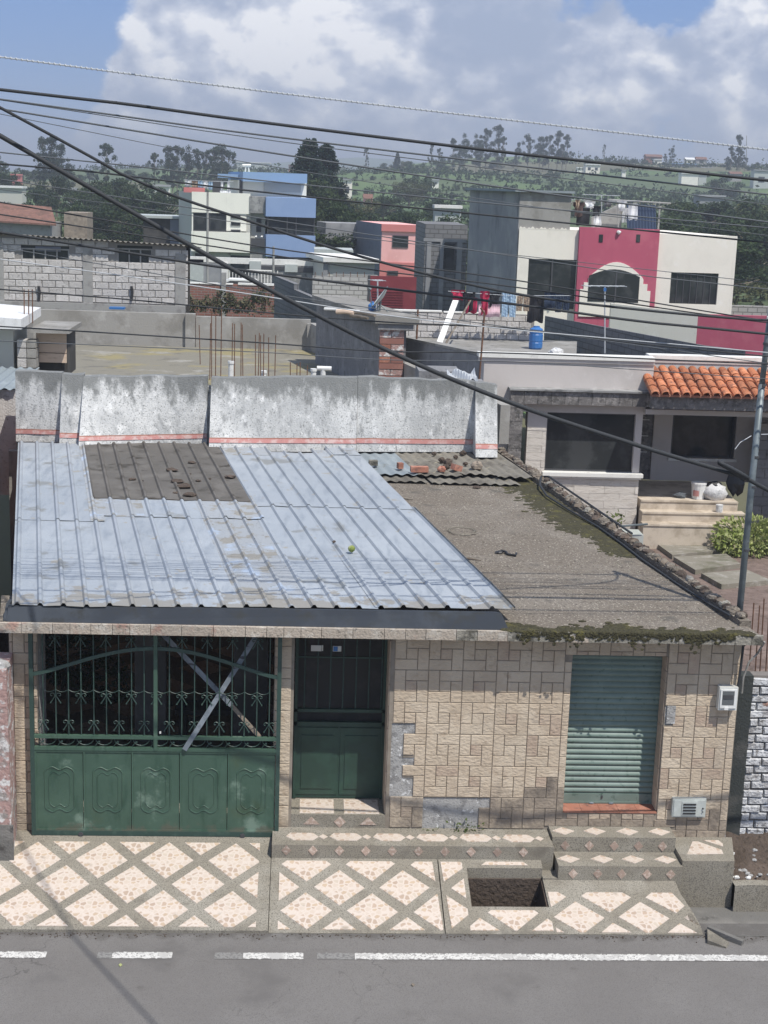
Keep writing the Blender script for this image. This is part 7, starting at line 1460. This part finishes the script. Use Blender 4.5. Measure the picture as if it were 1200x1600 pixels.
FH = ((252, 290, 301, 24, 190, 'white_h', 'tin', 'small white house with two windows beyond the left grove', 'flat', 2), (25, 273, 281, 15, 260, 'pinkband', 'pinkband', 'tiny red-roofed building at the far left', 'flat', 0), (14, 292, 303, 40, 180, 'greyside', 'white', 'pale-roofed sheds at the left edge', 'flat', 0), (112, 295, 309, 14, 170, 'boxgrey', 'tin', 'pale grey shack between the left trees', 'flat', 1),
      (395, 254, 262, 50, 520, 'boxgrey', 'white', 'long white-roofed greenhouse on the horizon left of the cypresses', 'flat', 0), (543, 280, 291, 14, 260, 'cream', 'tin', 'cream cabin on the green field right of the cypresses', 'flat', 1), (536, 262, 267, 22, 480, 'white_h', 'tin', 'row of white sheds on the middle ridge', 'flat', 0), (680, 281, 288, 11, 290, 'white_h', 'tin', 'small white hut on the hillside below the ridge trees', 'flat', 1), (575, 303, 312, 14, 210, 'pink', 'oldtile', 'pinkish cottage among the middle bushes', 'gable', 1), (700, 323, 332, 40, 120, 'boxgrey', 'whitetrim', 'low white boundary building left of the dark tall house', 'flat', 0),
      (926, 257, 269, 22, 400, 'cream', 'white', 'cream house with white roof on the right hillside', 'flat', 2), (912, 262, 268, 14, 405, 'greyside', 'tin', 'grey shed left of the cream hillside house', 'flat', 0), (975, 266, 272, 6, 380, 'white_h', 'tin', 'tiny white hut alone on the green slope', 'flat', 0), (1022, 241, 252, 24, 480, 'terracotta', 'oldtile', 'brown-roofed house on the right skyline', 'gable', 1), (1028, 249, 254, 12, 470, 'white_h', 'white', 'white annex on the right skyline', 'flat', 0), (1072, 256, 267, 34, 430, 'bluegrey', 'blueroof', 'bluish long shed on the right skyline', 'flat', 0), (1078, 246, 256, 14, 470, 'white_h', 'white', 'white gabled house above the bluish shed', 'gable', 0), (1096, 245, 255, 16, 475, 'colconc', 'oldtile', 'two-storey brick-coloured house at the skyline', 'gable', 1), (1106, 262, 269, 22, 420, 'white_h', 'tin', 'white long house right of the bluish shed', 'flat', 2), (1125, 256, 263, 26, 440, 'colconc', 'tin', 'grey-roofed house near the skyline mast', 'flat', 1), (1078, 271, 278, 26, 360, 'white_h', 'white', 'white van-like shed below the bluish roof', 'flat', 0), (1098, 272, 277, 12, 362, 'boxgrey', 'white', 'small pale shed right of the white one', 'flat', 0), (1190, 266, 278, 24, 340, 'boxgrey', 'tin', 'grey house with a flat roof at the right edge', 'flat', 1), (1150, 268, 275, 18, 370, 'colconc', 'oldtile', 'low brown house left of the right edge', 'gable', 0), (1112, 306, 310, 40, 200, 'tin', 'tin', 'long low grey roof on the lower right slope', 'flat', 0), (1170, 331, 334, 18, 160, 'oldtile', 'oldtile', 'small orange roof patch on the right slope', 'flat', 0), (455, 258, 266, 8, 480, 'terracotta', 'oldtile', 'small brick house left of the cypresses', 'flat', 0), (905, 262, 266, 8, 398, 'white_h', 'white', 'tiny pale shed at the left of the hillside houses', 'flat', 0))
for a in FH: far_house(*a)
# long tiled roof at the left
lt = thing('long_tiled_house', 'long low house with an old terracotta roof at the left edge', 'house', (-20, 108, 1)); Yt = 108.0
xa, xb, zb_, zt_ = fr(-30, 319, 92, 346, Yt)
part('roof', MB().pbox([(xa, Yt-2.4, zb_), (xb+.2, Yt-2.4, zb_-.15), (xb-.6, Yt+.5, zt_-.25), (xa, Yt+.5, zt_), (xa, Yt-2.4, zb_+.12), (xb+.2, Yt-2.4, zb_-.03), (xb-.6, Yt+.5, zt_-.13), (xa, Yt+.5, zt_+.12)]), 'oldtile', lt)
part('wall', MB().box(xa, Yt-2, .5, xb-.3, Yt+3, zb_-.01), 'colconc', lt); fb('end_wall', 100, 332, 136, 352, Yt+2, 'tile_dirty', lt, 3, 0, zb=1)
ds_ = thing('dark_shed', 'low dark shed with a white-edged roof left of the white house', 'shed', (-8, 98, 1)); fb('roof', 215, 337, 286, 341, 98, 'boxgrey', ds_, 4, .3, skew=True); fb('wall', 224, 341, 284, 358, 98, 'dark', ds_, 3, 0, zb=1); fb('side_wall', 266, 343, 284, 362, 98, 'bluegrey', ds_, .2, .05, zb=1)
# patio shrub behind the gate
ps_ = thing('patio_shrub', 'dark leafy shrub seen through the left half of the gate', 'shrub', (-3.3, 19.5, 0))
link('leaves', leafmesh('leaves', np.concatenate([ellpts(500, (0, 0, 1.35), (.55, .4, .45), 71), ellpts(300, (.5, 0, 1.0), (.4, .3, .4), 72)]), .05, 71), 'leaf', ps_, (-3.15, 19.6, .0)); part('stem', MB().tube([(-3.15, 19.6, 0), (-3.15, 19.6, 1.2)], .03, 5), 'bark', ps_)
# small leaves on the road
for px, py, mt, lb in ((188, 1508, 'bushy', 'small yellow-green leaf lying on the asphalt below the second dash'), (645, 1539, 'bark', 'brown twig lying on the asphalt below the long white line')):
    q = atz(px, py, RZ+.006); solo('fallen_leaf', MB().pbox([q+Vector(v) for v in ((-.02, 0, 0), (0, -.035, 0), (.022, 0, 0), (0, .04, 0), (-.015, 0, .012), (0, -.03, .006), (.018, 0, .01), (0, .035, .004))]), mt, lb, 'leaf')

# ---------------------------------------------------------------- haze
hz = MB().box(-7500, -340, -3.2, 7900, 4300, 75); ho_ = link('haze', hz.mesh('haze'), None, None, (0, 0, 0)); ho_['kind'] = 'stuff'; ho_['label'] = 'thin pale haze over the whole valley'
hm = bpy.data.materials.new('haze'); hm.use_nodes = True; hn = hm.node_tree; hn.nodes.clear()
pv = hn.nodes.new('ShaderNodeVolumePrincipled'); pv.inputs['Color'].default_value = (.80, .86, .95, 1); pv.inputs['Density'].default_value = .00095; pv.inputs['Anisotropy'].default_value = .2
ou = hn.nodes.new('ShaderNodeOutputMaterial'); hn.links.new(pv.outputs[0], ou.inputs['Volume']); ho_.data.materials.append(hm)

# ---------------------------------------------------------------- single each thing out by its place
ORD = 'first second third fourth fifth sixth seventh eighth ninth tenth eleventh twelfth thirteenth fourteenth fifteenth sixteenth seventeenth eighteenth nineteenth twentieth twenty-first twenty-second twenty-third twenty-fourth twenty-fifth twenty-sixth'.split()
bylab = {}
for o in list(COL.objects):
    if o.parent is None and 'label' in o and 'category' in o: bylab.setdefault(o['label'], []).append(o)
def scrx(o):
    d = Vector(o.location)-Vector((0, 0, H)); return d.dot(cR)/max(d.dot(cF), .1)
for lab, os_ in bylab.items():
    if 1 < len(os_) <= 26:
        os_.sort(key=scrx)
        for i, o in enumerate(os_):
            w = lab.split(); tail = ORD[i]+' from the left' if i < len(os_)-1 else 'rightmost of them'
            o['label'] = ' '.join(w[:16-len(tail.split())])+', '+tail
